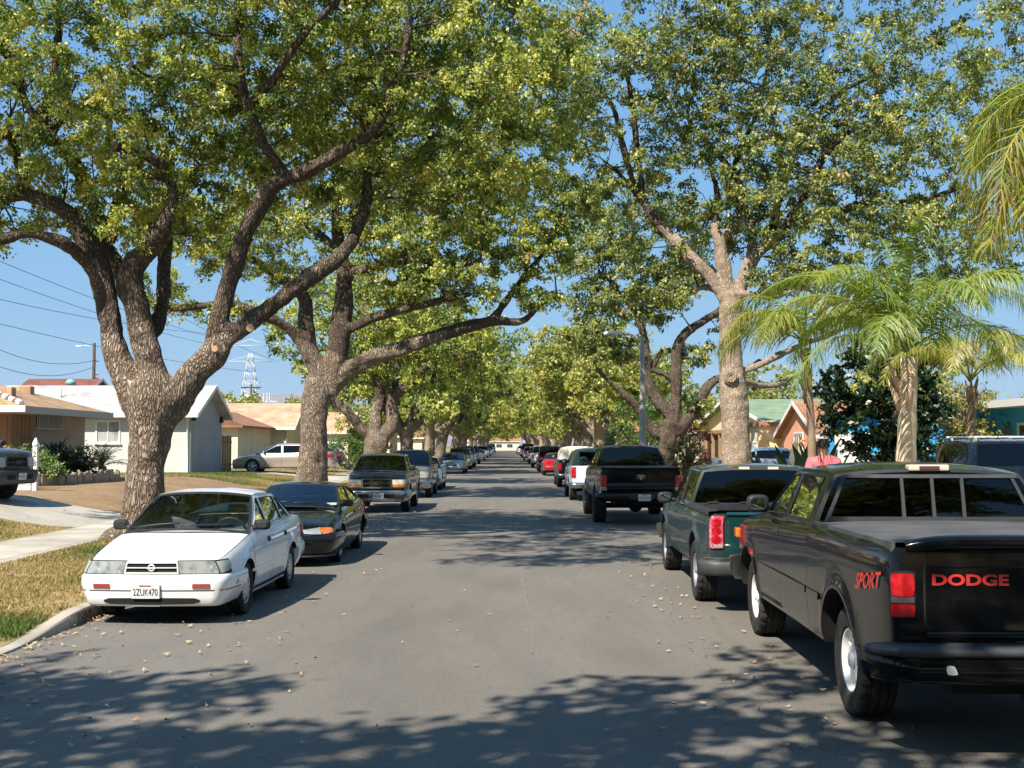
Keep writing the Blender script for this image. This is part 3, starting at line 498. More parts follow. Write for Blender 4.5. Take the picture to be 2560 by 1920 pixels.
for (x,y,dy,rx,rz,ry,n,sz) in [(790,830,0,2.4,1.5,3,24,.75),(880,780,0,2.6,1.7,3,30,.75),(960,860,0,2.0,1.2,2.6,20,.7),(1020,800,-.5,2.4,1.6,3,28,.75),(1090,870,-1,2.2,1.3,2.6,24,.7),(1160,840,-1.2,1.8,1.2,2.4,16,.68),(900,930,.4,1.0,.6,1.5,6,.5),(1060,950,-.6,1.4,.8,1.8,10,.58),(820,930,0,1.6,.8,2,9,.6),(960,700,0,4,1.6,3.4,34,.8),(720,800,.5,1.6,1.2,2,10,.68)]:
    bl.append(blob(x,y,Y0+dy,rx,rz,ry,n,sz))
T.clumps(bl,35,.8).grow(36,.12)
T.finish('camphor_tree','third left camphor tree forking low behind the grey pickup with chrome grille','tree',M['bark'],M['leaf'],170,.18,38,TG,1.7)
Y0=54.; b=W(1664,1210,Y0); T=Tree((b[0],Y0,.17)); bx,by=b[0],Y0
T.limb([(bx+.05,by,-.2,.6),(bx+.02,by,.5,.45),(bx,by,1.3,.40),(bx+.12,by,2.2,.42),(bx+.3,by,2.9,.5)],.12,n=24,rough=.04)
T.limb(px(Y0,(1672,1090,.30),(1638,1081,.24),(1606,1037,.21,-.2),(1575,999,.18,-.4),(1530,960,.12,-.6),(1490,920,.08,-.8)),.25,n=14)
T.limb(px(Y0,(1682,1075,.34),(1679,1043,.30),(1640,996,.27),(1617,948,.25),(1614,885,.22),(1606,822,.18),(1584,771,.15),(1543,727,.12,-.3),(1510,680,.08,-.5)),.25,n=14)
T.limb(px(Y0,(1617,940,.16),(1640,900,.13,.3),(1655,875,.08,.5)))
T.limb(px(Y0,(1686,1075,.30),(1690,1043,.27),(1690,948,.24),(1693,869,.22),(1720,828,.2),(1765,799,.17,.3),(1796,777,.13,.5),(1830,740,.08,.8)),.25,n=14)
T.limb(px(Y0,(1685,955,.13),(1660,935,.12),(1630,925,.1)))
T.limb(px(Y0,(1690,1085,.34),(1708,1062,.28),(1733,1030,.26),(1755,992,.24),(1774,961,.22),(1800,945,.18,.3),(1850,930,.14,.5),(1900,900,.09,.8)),.25,n=14)
bl=[]
for (x,y,dy,rx,rz,ry,n,sz) in [(1560,660,0,1.7,1.2,2.2,14,.62),(1660,730,.2,1.6,1.1,2,14,.6),(1600,780,.4,1.3,.7,1.6,10,.55),(1500,760,-.4,1.5,1.0,2,12,.6),(1720,690,.5,1.5,1,2,12,.6),(1480,640,-.3,1.4,1.2,2,12,.62),(1560,540,0,2.4,1.6,2.6,22,.7),(1720,580,.4,2.2,1.4,2.6,18,.68),(1740,880,.7,.9,.5,1.2,5,.5),(1560,880,.4,1.0,.7,1.4,6,.52),(1480,860,-.6,1.1,.8,1.5,7,.55),(1740,1010,.3,.8,.5,1,4,.45),(1840,800,.6,1.3,.8,1.6,8,.55),(1840,960,.6,1.0,.4,1.4,6,.5)]:
    bl.append(blob(x,y,Y0+dy,rx,rz,ry,n,sz))
bl=[(a,b,int(n*1.5),z) for a,b,n,z in bl]; T.clumps(bl,45,.55).grow(46,.11)
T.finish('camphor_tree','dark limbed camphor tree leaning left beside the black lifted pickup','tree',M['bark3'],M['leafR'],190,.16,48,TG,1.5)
# ---------------- avenue prototypes, copied down the street and behind the camera
def proto(seed,h=11.,r=6.,leafm='leaf',barkm='bark',loc=(0,0,0),per=105,ll=.27,fork=2.6,label='',low=0.):
    q=np.random.default_rng(seed); T=Tree((0,0,0)); lean=q.normal(0,.25,2)
    T.limb([(0,0,-.3,.7),(lean[0]*.2,lean[1]*.2,.6,.48),(lean[0]*.6,lean[1]*.6,1.6,.42),(lean[0],lean[1],fork,.48)],.25,n=14)
    k=5; bl=[]; a0=q.uniform(0,6.28)
    for i in range(k):
        a=a0+i*6.283/k+q.normal(0,.25); rr=r*q.uniform(.5,.8); hh=h*q.uniform(.55,.8); c,s_=math.cos(a),math.sin(a)
        p1=np.array([lean[0]+c*.35*rr,lean[1]+s_*.35*rr,fork+(hh-fork)*.3]); p2=np.array([lean[0]+c*.7*rr,lean[1]+s_*.7*rr,fork+(hh-fork)*.65]); p3=np.array([lean[0]+c*rr,lean[1]+s_*rr,hh])
        T.limb([(lean[0],lean[1],fork-.3,.32),(*(p1+q.normal(0,.3,3)),.25),(*(p2+q.normal(0,.4,3)),.17),(*p3,.09)],.35,n=9)
        bl.append((p3+np.array([0,0,.2]),(r*.42,r*.42,h*.15),20,.95)); bl.append((p2+np.array([c*1.2,s_*1.2,.9]),(r*.36,r*.36,h*.10),11,.85))
        p4=p2*np.array([.6,.6,1])+np.array([0,0,h*.22]); bl.append((p4,(r*.36,r*.36,h*.13),14,.95))
        bl.append((np.array([lean[0]+c*r*.98,lean[1]+s_*r*.98,h*(.42-low)+q.normal(0,.4)]),(r*.24,r*.24,h*.075),8,.75))
    bl.append(((lean[0],lean[1],h*.85),(r*.5,r*.5,h*.15),30,1.0))
    T.clumps(bl,seed+1,.85).grow(seed+2,.12); o=T.finish('camphor_tree',label,'tree',M[barkm],M[leafm],per,ll,seed+3,TG,2.2,vox=.07); o.location=loc; return o
def copy_tree(o,loc,rz,sc=1.,label=None,group=None):
    c=o.copy(); COL.objects.link(c); c.location=loc; c.rotation_euler=(0,0,rz); c.scale=(sc,sc,sc)
    if label: c['label']=label
    if group: c['group']=group
    for ch in o.children:
        d=ch.copy(); COL.objects.link(d); d.parent=c
        for g in ch.children: e=g.copy(); COL.objects.link(e); e.parent=d
    return c
pA=proto(101,11.5,6.3,'leaf','bark',(-6.5,79,.2),label='fourth left camphor tree with light trunk behind the blue silver sedan')
pB=proto(131,10.5,6.0,'leafF','bark2',(6.5,84,.2),label='pale camphor tree right of the road behind the white truck',low=.04)
pC=proto(161,11.,6.4,'leafF','bark',(6.6,103,.2),label='yellowish camphor tree on the right standing behind the red sedan',low=.05)
dist=['left camphor tree beyond the fourth, near the white picket wall','left camphor tree just before the row of far silver cars','left camphor tree among the far parked cars']
i=0
for sx,ys,ps in ((-6.6,(98,117,136,156,177,199,222,247,274,303,334,368),(pB,pA,pC)),(6.6,(122,140,158,178,200,224,250,278,308,340,374),(pC,pA,pB))):
    for j,y in enumerate(ys):
        p=ps[j%3]; rz=rng.uniform(0,6.28); ord_=['nearest','second','third','fourth','fifth','sixth','seventh','eighth','ninth','tenth','eleventh','twelfth'][j]
        copy_tree(p,(sx+rng.normal(0,.3),y,.2),rz,rng.uniform(.92,1.05)+(.17 if j>0 else 0),f'distant camphor tree, {ord_} of those beyond the fourth {"left" if sx<0 else "right"} trunk'); i+=1
# trees behind the photographer: their shade falls on the near road
copy_tree(pA,(-7.2,-3.5,.2),1.0,1.0,'shade tree behind the camera on the left verge').scale=(1.17,1.1,1.05); copy_tree(pB,(6.8,-5.5,.2),2.2,1.05,'shade tree behind the camera on the right verge')
copy_tree(pC,(-6.8,-17,.2),4.2,1.1,'farther shade tree behind the camera on the left verge')
copy_tree(pC,(-10.8,-3.0,.3),.7,1.05,'unseen tree added behind the camera to deepen the road shade, left of the verge tree')  # unseen extra tree, added to thicken the shade on the near road
for k,(x,y) in enumerate(((7,-20),(-7,-31),(7,-34),(-7,-46),(7,-50),(-7,-64),(7,-68),(0,-85),(-14,-60),(14,-58),(-13,-24),(14,-30))): copy_tree((pA,pB,pC)[k%3],(x,y,.2),k*1.3,1.1,'tree down the street behind the camera, number %s going back'%('two three four five six seven eight nine ten eleven twelve thirteen'.split()[k]))
# ================================================================= vehicles
def paint(name,col,rough=.3,metal=0.,coat=1.,dust=.12,dcol=(.32,.29,.25),crough=.04,spec=.25):
    m=bpy.data.materials.new(name); N,L=nt(m); P=N['Principled BSDF']; P.inputs['Metallic'].default_value=metal; P.inputs['Coat Weight'].default_value=coat; P.inputs['Coat Roughness'].default_value=crough; P.inputs['Specular IOR Level'].default_value=spec
    tc=N.new('ShaderNodeTexCoord'); n=N.new('ShaderNodeTexNoise'); n.inputs['Scale'].default_value=2.2; n.inputs['Detail'].default_value=8; L.new(tc.outputs['Object'],n.inputs[0])
    r=N.new('ShaderNodeMapRange'); r.inputs[1].default_value=.35; r.inputs[2].default_value=.8; r.inputs[3].default_value=dust*.15; r.inputs[4].default_value=dust*1.1; L.new(n.outputs[0],r.inputs[0])
    x=N.new('ShaderNodeMix'); x.data_type='RGBA'; L.new(r.outputs[0],x.inputs['Factor']); x.inputs['A'].default_value=(*col,1); x.inputs['B'].default_value=(*dcol,1); L.new(x.outputs['Result'],P.inputs['Base Color'])
    q=N.new('ShaderNodeMath'); q.operation='MULTIPLY_ADD'; q.inputs[1].default_value=.9; q.inputs[2].default_value=rough; L.new(r.outputs[0],q.inputs[0]); L.new(q.outputs[0],P.inputs['Roughness'])
    return m
M['white_paint']=paint('white_paint',(.80,.81,.80),.35,dust=.05)
M['black_paint']=paint('black_paint',(.003,.003,.004),.16,dust=.006,crough=.02,coat=.6,spec=.08)
M['ram_paint']=paint('black_truck_paint',(.003,.003,.004),.2,dust=.006,coat=.55,spec=.08)
M['coupe_paint']=paint('black_coupe_paint',(.004,.0045,.004),.18,dust=.008,coat=.8,spec=.1)
M['green_paint']=paint('dark_green_paint',(.003,.040,.037),.25,.2,dust=.03)
M['flat_dark']=paint('faded_dark_paint',(.008,.028,.028),.4,coat=.6,dust=.05)
M['pewter']=paint('pewter_paint',(.012,.0115,.011),.28,.4,dust=.03)
M['greytan']=paint('grey_tan_paint',(.16,.15,.13),.35,.5,dust=.1)
M['silver']=paint('silver_paint',(.44,.45,.46),.3,.7,dust=.1)
M['champagne']=paint('champagne_paint',(.50,.41,.34),.3,.6,dust=.08)
M['bluesilver']=paint('blue_silver_paint',(.25,.32,.39),.3,.6,dust=.06)
M['paleblue']=paint('pale_blue_white_paint',(.62,.68,.74),.32,.1,dust=.08)
M['red_paint']=paint('red_paint',(.33,.012,.02),.28,.1,dust=.05)
M['dgreen2']=paint('dark_grey_green_paint',(.03,.036,.03),.3,.3,dust=.1)
M['navy']=paint('dark_navy_paint',(.012,.016,.026),.3,.2,dust=.06)
M['tan_paint']=paint('beige_paint',(.5,.46,.36),.3,.2,dust=.08)
M['cream']=paint('cream_camper_shell',(.74,.70,.56),.5,coat=.3,dust=.06)
M['gap']=mat('shadow_gap',(.006,.006,.006),.9)
M['under']=mat('underbody',(.012,.012,.012),.9)
M['plastic']=mat('black_plastic',(.018,.018,.019),.5,var=((6,(.035,.034,.033),.5,.75),))
M['greyplastic']=mat('grey_plastic',(.038,.039,.041),.55,var=((5,(.055,.055,.055),.5,.75),))
M['rubber']=mat('tyre_rubber',(.022,.021,.02),.85,var=((7,(.055,.05,.045),.5,.75),),spec=.3)
M['chrome']=mat('chrome',(.75,.76,.78),.12,1.); M['chromed']=mat('worn_chrome',(.42,.42,.42),.22,1.,var=((6,(.25,.24,.22),.5,.7),))
M['rimsilver']=mat('silver_rim',(.50,.51,.53),.35,.7); M['rimwhite']=mat('white_alloy',(.78,.77,.74),.4,.1,var=((9,(.55,.5,.44),.6,.8),))
M['hub']=mat('dark_brake',(.02,.02,.02),.7)
M['glass']=glassmat('clear_glass',(.80,.85,.82)); M['tint']=glassmat('tinted_glass',(.10,.115,.11)); M['dtint']=glassmat('dark_glass',(.02,.022,.024)); M['mtint']=glassmat('privacy_glass',(.22,.25,.23))
M['lens']=mat('clear_lens',(.42,.44,.42),.12,.3,1.,var=((9,(.24,.25,.25),.48,.62),(16,(.62,.63,.62),.62,.72))); M['bright']=mat('bright_trim',(.78,.78,.78),.28,.35); M['smokelens']=mat('smoky_clear_lens',(.09,.08,.08),.1,.2,1.); M['amber']=mat('amber_lens',(.75,.19,.02),.15,0,1.); M['redlens']=mat('red_lens',(.34,.004,.008),.12,0,1.,var=((14,(.58,.02,.025),.5,.7),)); M['brownlens']=mat('red_brown_lens',(.33,.05,.035),.2,0,1.)  # mottle in the clear lens colour imitates reflections
M['pinklens']=mat('pink_lens',(.50,.055,.11),.15,0,1.,var=((22,(.70,.25,.28),.5,.65),)); M['smoke']=mat('smoked_lens',(.10,.035,.035),.15,0,1.); M['hazelens']=mat('hazed_yellow_lens',(.62,.55,.40),.35,0,.5); M['dirtylens']=mat('dirty_lens',(.33,.35,.30),.3,0,.6)
M['plate']=mat('white_plate',(.68,.68,.66),.5,var=((20,(.55,.55,.52),.5,.7),)); M['platetxt']=mat('plate_blue',(.035,.05,.16),.6); M['redtxt']=mat('red_decal',(.62,.035,.03),.5); M['seat']=mat('grey_cloth',(.16,.16,.165),.95); M['dash']=mat('dashboard_plastic',(.24,.245,.24),.7); M['mirror']=mat('mirror_glass',(.75,.78,.8),.03,1.)
M['bedliner']=mat('bed_liner',(.02,.02,.021),.75,var=((9,(.05,.048,.045),.5,.75),)); M['tonneau']=mat('dusty_vinyl',(.055,.054,.052),.7,var=((2.5,(.085,.082,.076),.4,.65),(30,(.06,.06,.06),.6,.75)))
def pch(keys):
    k=np.array(sorted(keys),float); x,y=k[:,0],k[:,1]
    if len(x)==1: return lambda t:np.full(np.shape(t),y[0])
    h=np.diff(x); d=np.diff(y)/h; m=np.zeros(len(x)); m[0],m[-1]=d[0],d[-1]
    for i in range(1,len(x)-1):
        if d[i-1]*d[i]>0: a=2*h[i]+h[i-1]; b=h[i]+2*h[i-1]; m[i]=(a+b)/(a/d[i-1]+b/d[i])
    def f(t):
        t=np.clip(np.asarray(t,float),x[0],x[-1]); i=np.clip(np.searchsorted(x,t)-1,0,len(h)-1); u=(t-x[i])/h[i]
        return y[i]*(1+2*u)*(1-u)**2+h[i]*m[i]*u*(1-u)**2+y[i+1]*u*u*(3-2*u)+h[i]*m[i+1]*u*u*(u-1)
    return f
class Car:
    def __init__(c,name,label,cat,loc,rz,S,pm,group=None,lo=False):
        c.S=S; c.pm=pm; c.o=empty(name,loc,rz,label,cat,group); c.lo=lo
        c.yf,c.yr=S['yf'],S['yr']; c.hw,c.zb,c.zt,c.cr=pch(S['hw']),pch(S['zb']),pch(S['zt']),pch(S['cr']); c.pf=pch(S['prof'])
        c.fo=pch(S.get('fo',[(0,0)])); c.ro=pch(S.get('ro',[(0,0)])); c.H=max(v for _,v in S['hw']); c.bF,c.bR=S.get('bF',.05),S.get('bR',.03)
        c.ax=S['ax']; c.Rw=S['R']; c.Ra=S.get('Ra',S['R']+.06); c.zc=S.get('zc',S['R']); c.fl=S.get('fl',.012); c.G=S.get('green')
        c.cF=c._plan(True); c.cR=c._plan(False)
    def _plan(c,front):
        ye=c.yf if front else c.yr; sg=1 if front else -1; w=float(c.hw(ye)); pts=[(x,ye) for x in np.linspace(0,w,10)]
        for d in np.concatenate([np.linspace(0.004,.2,16),np.linspace(.22,1.0,14)]): pts.append((float(c.hw(ye-sg*d)),ye-sg*d))
        pts=np.array(pts); s=np.concatenate([[0],np.cumsum(np.linalg.norm(np.diff(pts,axis=0),axis=1))]); return pts,s
    def t0(c,y,z): 
        b=c.zb(y); return np.clip((z-b)/np.maximum(c.zt(y)-b,.05),0,1)
    def xs(c,y,z):
        x=c.hw(y)*c.pf(c.t0(y,z))
        for ya in c.ax:
            r=np.hypot(y-ya,z-c.zc); x=x+c.fl*np.exp(-((r-c.Ra-.015)/.05)**2)
        return x
    def warp(c,P):
        P=np.array(P,float); sh=P.shape; P=P.reshape(-1,3); q=1-np.clip(P[:,0]/c.H,-1,1)**2; y=P[:,1].copy()
        a=smooth(c.yf-.75,c.yf,y); b=1-smooth(c.yr,c.yr+.5,y); a2=smooth(c.yf-.35,c.yf-.02,y); b2=1-smooth(c.yr+.02,c.yr+.3,y)
        P[:,1]+=c.bF*q*a-c.bR*q*b+c.fo(P[:,2])*a2-c.ro(P[:,2])*b2; return P.reshape(sh)
    def F(c,s,z,d=0.,front=True):
        pts,S=c.cF if front else c.cR; a=abs(s); sg=1 if s>=0 else -1
        x,y=np.interp(a,S,pts[:,0]),np.interp(a,S,pts[:,1]); e=.02; x2,y2=np.interp(a+e,S,pts[:,0]),np.interp(a+e,S,pts[:,1]); x1,y1=np.interp(max(a-e,0),S,pts[:,0]),np.interp(max(a-e,0),S,pts[:,1])
        tx,ty=x2-x1,y2-y1; l=math.hypot(tx,ty)+1e-9; nx,ny=(-ty/l,tx/l) if front else (ty/l,-tx/l)
        if not front: nx,ny=(ty/l,-tx/l)
        x=x*float(c.pf(c.t0(np.clip(y,c.yr,c.yf),z)))
        p=c.warp(np.array([[x,y,z]]))[0]; return (sg*(p[0]+nx*d),p[1]+ny*d,z)
    def patch(c,mb,q,d=.006,th=.02,n=(8,3),mi=0,front=True,rnd=0.):
        """q: 4 corners (s,z) anticlockwise"""
        q=np.array(q,float); A=np.linspace(-1,1,n[0]+1); B=np.linspace(-1,1,n[1]+1); g=[]
        for a in A:
            row=[]
            for b in B:
                a_,b_=(a*math.sqrt(1-rnd*b*b/2),b*math.sqrt(1-rnd*a*a/2)); u,v=(a_+1)/2,(b_+1)/2
                row.append(q[0]*(1-u)*(1-v)+q[1]*u*(1-v)+q[2]*u*v+q[3]*(1-u)*v)
            g.append(row)
        g=np.array(g); P=np.array([[c.F(p[0],p[1],d,front) for p in r] for r in g]); Q=np.array([[c.F(p[0],p[1],d-th,front) for p in r] for r in g])
        fl=(q[1][0]>q[0][0])==front
        mb.grid(P,mi,True,flip=not fl)
        ring=[(i,0) for i in range(len(A))]+[(len(A)-1,j) for j in range(1,len(B))]+[(i,len(B)-1) for i in range(len(A)-2,-1,-1)]+[(0,j) for j in range(len(B)-2,0,-1)]
        a=[P[i] for i in ring]; b=[Q[i] for i in ring]; k=len(ring); mb.add(a+b,[(i,(i+1)%k,k+(i+1)%k,k+i) if fl else (k+i,k+(i+1)%k,(i+1)%k,i) for i in range(k)],mi)
    def bar(c,mb,s0,s1,prof,n=36,mi=0,front=True,sm=True):
        g=[[c.F(s,z,d,front) for d,z in prof] for s in np.linspace(s0,s1,n)]; mb.grid(g,mi,sm,flip=not front)
        for r,rev in ((g[0],0),(g[-1],1)): mb.add(r,[tuple(range(len(r)))],mi)
    def side(c,mb,poly,sg,d0=-.004,d1=.006,mi=0,green=False):
        f=(lambda a,b,d:(sg*(float(c.gx(a,b))+d),a,b)) if green else (lambda a,b,d:(sg*(float(c.xs(a,b))+d),a,b)); mb.prism(poly,f,d0,d1,mi)
    # ------------------------------------------------------------ body shell
    def body(c,doors=(),bed=None,tg=None,hoodpart=True,trunk=None,seams=(),tmin=.1):
        S=c.S; st=.14 if c.lo else .07; ys=list(np.arange(c.yr,c.yf,st))+[c.yr,c.yf]+[c.yf-d for d in (.01,.03,.06,.10,.15,.2)]+[c.yr+d for d in (.01,.03,.06,.1,.15)]
        for ya in c.ax: ys+=list(ya+c.Ra*np.cos(np.linspace(0,np.pi,9 if c.lo else 19)))
        sm_=sorted({round(v,4) for d in doors for v in d}|set(seams)); g=[]
        if not c.lo:
            for v in sm_: ys=[y for y in ys if abs(y-v)>.02]; g.append((v-.005,v+.005)); ys+=[v-.005,v+.005]
        else: ys+=sm_
        if c.G: ys+=[c.G['A'][0],c.G['C'][1]]
        if bed: ys+=[bed[0],bed[1]]
        ys=np.array(sorted(set(np.round(ys,4)))); ys=ys[np.concatenate([[True],np.diff(ys)>.0015])]
        T=np.array([0,.12,.3,.5,.7,.86,.95,1]) if c.lo else np.array([0,.04,.1,.2,.32,.45,.58,.7,.8,.88,.94,.975,1]); U=np.array([.02,.1,.3,.6,1.]) if c.lo else np.array([.016,.05,.11,.2,.33,.5,.75,1.])
        zfl=float(min(v for _,v in S['zb']))+.08; rows=[]; kinds=[]
        zb=c.zb(ys); zt=c.zt(ys); arch=np.full(len(ys),-9.)
        for ya in c.ax: 
            q=c.Ra**2-(ys-ya)**2; arch=np.where(q>0,np.maximum(arch,c.zc+np.sqrt(np.maximum(q,0))),arch)
        zbe=np.maximum(zb,arch)
        def sidept(t): z=zbe+(zt-zbe)*t; return np.stack([c.xs(ys,z),ys,z],-1)
        p0=sidept(0.)
        def off(dx,z): q=p0.copy(); q[:,0]=np.maximum(q[:,0]-dx,0.02); q[:,2]=z; return q
        ctr=p0.copy(); ctr[:,0]=0; ctr[:,2]=np.minimum(zfl,zbe)
        rows+= [ctr,off(.36,np.minimum(zfl,zbe)),off(.34,zbe),off(.025,zbe)]; kinds+=['u']*4
        for t in T: rows.append(sidept(t)); kinds.append(('s',t))
        sh=rows[-1]; crn=c.cr(ys)
        for u in U:
            q=sh.copy(); q[:,0]=sh[:,0]*(1-u); q[:,2]=zt+crn*(1-(1-u)**2.3); rows.append(q); kinds.append(('d',u))
        A=np.stack(rows,0); nr,ny=A.shape[:2]; Pt=c.warp(A); parts={}
        def put(part,quad,mi):
            parts.setdefault(part,[]).append((quad,mi))
        y0c,y1c=(c.G['C'][1],c.G['A'][0]) if c.G else (0,0); side_i=4; ns=len(T); gset={round(a,4) for a,b in g}
        for i in range(nr-1):
            k=kinds[i+1] if kinds[i+1]!='u' else 'u'
            for j in range(ny-1):
                ym=(ys[j]+ys[j+1])/2; q=[Pt[i,j],Pt[i,j+1],Pt[i+1,j+1],Pt[i+1,j]]; part,mi='body',0
                if i<side_i: part,mi='body',1
                elif i<side_i+ns-1:
                    tm=(T[i-side_i]+T[i-side_i+1])/2
                    for n_,(a,b) in enumerate(doors):
                        if a<ym<b and tm>tmin: part=('door',n_)
                    if round(ys[j],4) in gset and tm>tmin: part,mi='body',1
                    if i==side_i+(2 if not c.lo else 1)-1 and any(a<ym<b for a,b in doors): mi=1 if not c.lo else 0
                else:
                    if c.G and y0c<ym<y1c: continue
                    if bed and bed[0]<ym<bed[1] and i>side_i+ns-1+0:
                        continue
                    if i==side_i+ns-1 and ym>y1c and not c.lo and ym<c.yf-.06 and hoodpart: mi=1
                    if ym>y1c and i>side_i+ns-1 and hoodpart: part='hood'; mi=1 if ym<y1c+.07 else 0
                    if trunk and ym<trunk: part='trunk_lid'
                put(part,q,mi)
        for fr in (True,False):
            j=ny-1 if fr else 0; cols=np.concatenate([[0],U]); ztp=zt[j]; rr=[]
            for t in T:
                z=zbe[j]+(ztp+crn[j]*(1-(1-cols)**2.3)-zbe[j])*t; x=float(c.xs(ys[j],zbe[j]+(ztp-zbe[j])*t))*(1-cols); rr.append(np.stack([x,np.full(len(cols),ys[j]),z],-1))
            Cp=c.warp(np.array(rr))
            for i in range(len(T)-1):
                for k in range(len(cols)-1):
                    q=[Cp[i,k],Cp[i,k+1],Cp[i+1,k+1],Cp[i+1,k]]
                    if not fr: q=q[::-1]
                    part='body'
                    if not fr and tg and abs(rr[i][k][0])<=tg+.03 and T[i]>.12: part='tailgate'
                    put(part,q,0)
                    if i==0: b=[Cp[0,k],Cp[0,k+1],c.warp(A[0:1,j])[0]+0]; put('body',[Cp[0,k],Cp[0,k+1],Pt[0,j],Pt[0,j]][:3],1)
        made={}
        for part,fs in parts.items():
            sides=(1,-1) if isinstance(part,tuple) else (0,)
            for sd in sides:
                mb=MB()
                for q,mi in fs:
                    q=np.array(q)
                    if sd>=0: mb.add(q[::-1] if 0 else q,[tuple(range(len(q)))],mi,True)
                    if sd<=0: m_=q*np.array([-1,1,1]); mb.add(m_[::-1],[tuple(range(len(q)))],mi,True)
                nm=part[0] if isinstance(part,tuple) else part
                o=mb.build(nm,[c.pm,M['under']],c.o,fix=True); o.data.set_sharp_from_angle(angle=R(38)); made[(part,sd) if sd else part]=o
        c.parts=made; return c
    # ------------------------------------------------------------ cabin
    def gx(c,y,z):
        g=c.G; y=np.asarray(y,float); zt=c.zt(y); zr=c.zrl(np.clip(y,g['C'][0],g['A'][1])); s=np.clip((z-zt)/np.maximum(zr-zt,.05),0,1)
        xb=c.hw(y)*c.pf(1.)-g.get('in',.012); return xb+(g['rw']-xb)*s+g.get('bul',.03)*4*s*(1-s)
    def cabin(c,wins,wm,fm,rm,rwin=True,trim=True,bow=(.22,.10,.10,.05),fullrear=False,frame=.05,pillar=None):
        g=c.G; c.zrl=pch(g['roof']); (yA0,yA1),(yC1,yC0)=g['A'],g['C']; rw,rc=g['rw'],g['rc']; n=13; U=np.linspace(-1,1,n); cu=1-np.abs(U)**2.5
        ry=np.linspace(yC1,yA1,12); rail=[(y,float(c.zrl(y))) for y in ry]; pil=pillar or c.pm
        by=np.linspace(yC0,yA0,9); out=[(y,float(c.zt(y))) for y in by]+[(yA1,float(c.zrl(yA1)))][:0]+rail[::-1]
        mb=MB()
        polys=[[Vector((y,z,0)) for y,z in out]]+[[Vector((y,z,0)) for y,z in w] for w in wins]; tris=tessellate_polygon(polys); flat_=[p for q in polys for p in q]
        for sg in (1,-1):
            vs=[(sg*float(c.gx(p[0],p[1])),p[0],p[1]) for p in flat_]; mb.add(vs,[t if True else t for t in tris],0,False)
            for w in wins:
                k=len(w); a=[(sg*float(c.gx(y,z)),y,z) for y,z in w]; b=[(sg*(float(c.gx(y,z))-.016),y,z) for y,z in w]; mb.add(a+b,[(i,(i+1)%k,k+(i+1)%k,k+i) for i in range(k)],1)
        # roof
        P=[]
        for i,y in enumerate(ry):
            v=(y-yC1)/(yA1-yC1); bw=bow[1]*smooth(.4,1,v)-bow[3]*(1-smooth(0,.5,v)); P.append([(rw*u,y+bw*(1-u*u),float(c.zrl(y))+rc*k*(.75+.25*math.sin(math.pi*min(1,max(0,v))))) for u,k in zip(U,cu)])
        mb.grid(P,0,True,flip=False)
        roof=mb.build('roof',[pil,M['gap']],c.o,fix=True); roof.data.set_sharp_from_angle(angle=R(40)); c.roof=roof
        def glass(y0,y1,b0,b1,zc0,zc1,nm,m,fr,ow=.02):
            rows=[]; V=np.concatenate([[0,.05],np.linspace(.15,.88,6),[.94,1]])
            for v in V:
                y=y0+(y1-y0)*v; z=float(c.zt(y0))+(float(c.zrl(y1))-float(c.zt(y0)))*v; xe=float(c.gx(y0,c.zt(y0)))*(1-v)+rw*v+g.get('bul',.03)*4*v*(1-v)*.6
                bw=b0+(b1-b0)*v; cc=zc0+(zc1-zc0)*v; o_=ow*4*v*(1-v)
                rows.append([(xe*u,y+fr*(bw*(1-u*u)+o_),z+cc*k) for u,k in zip(np.array([-1,-.955,-.9,-.7,-.45,-.2,0,.2,.45,.7,.9,.955,1]),1-np.abs(np.array([-1,-.955,-.9,-.7,-.45,-.2,0,.2,.45,.7,.9,.955,1]))**2.5)])
            rows=np.array(rows); m_=MB(); a,b=rows.shape[:2]
            for i in range(a-1):
                for j in range(b-1):
                    edge=(j in(0,b-2)) or i==0 or i==a-2
                    q=[rows[i,j],rows[i,j+1],rows[i+1,j+1],rows[i+1,j]]; m_.add(q if fr>0 else q[::-1],[(0,1,2,3)],1 if edge else 0,True)
            return m_.build(nm,[m,M['plastic']],c.o,fix=True)
        c.ws=glass(yA0,yA1,bow[0],bow[1],float(c.cr(yA0))+.004,rc*.75,'windscreen',fm,1)
        if rwin: c.rwin=glass(yC0,yC1,bow[2],bow[3],float(c.cr(yC0))+.004,rc*.75,'rear_window',rm,-1)
        for w in wins:
            for sg in (1,-1):
                m_=MB(); tr=tessellate_polygon([[Vector((y,z,0)) for y,z in w]]); vs=[(sg*(float(c.gx(y,z))-.012),y,z) for y,z in w]; m_.add(vs,tr,0,False)
                if trim and not c.lo:
                    k=len(w); cy=sum(p[0] for p in w)/k; cz=sum(p[1] for p in w)/k; f=lambda y,z,e:(y+(cy-y)*e,z+(cz-z)*e)
                    a=[(sg*(float(c.gx(y,z))+.002),*f(y,z,-.03)) for y,z in w]; b=[(sg*(float(c.gx(y,z))-.006),*f(y,z,.035)) for y,z in w]; m_.add(a+b,[(i,(i+1)%k,k+(i+1)%k,k+i) for i in range(k)],1)
                m_.build('side_window',[wm,M['plastic']],c.o)
        return c
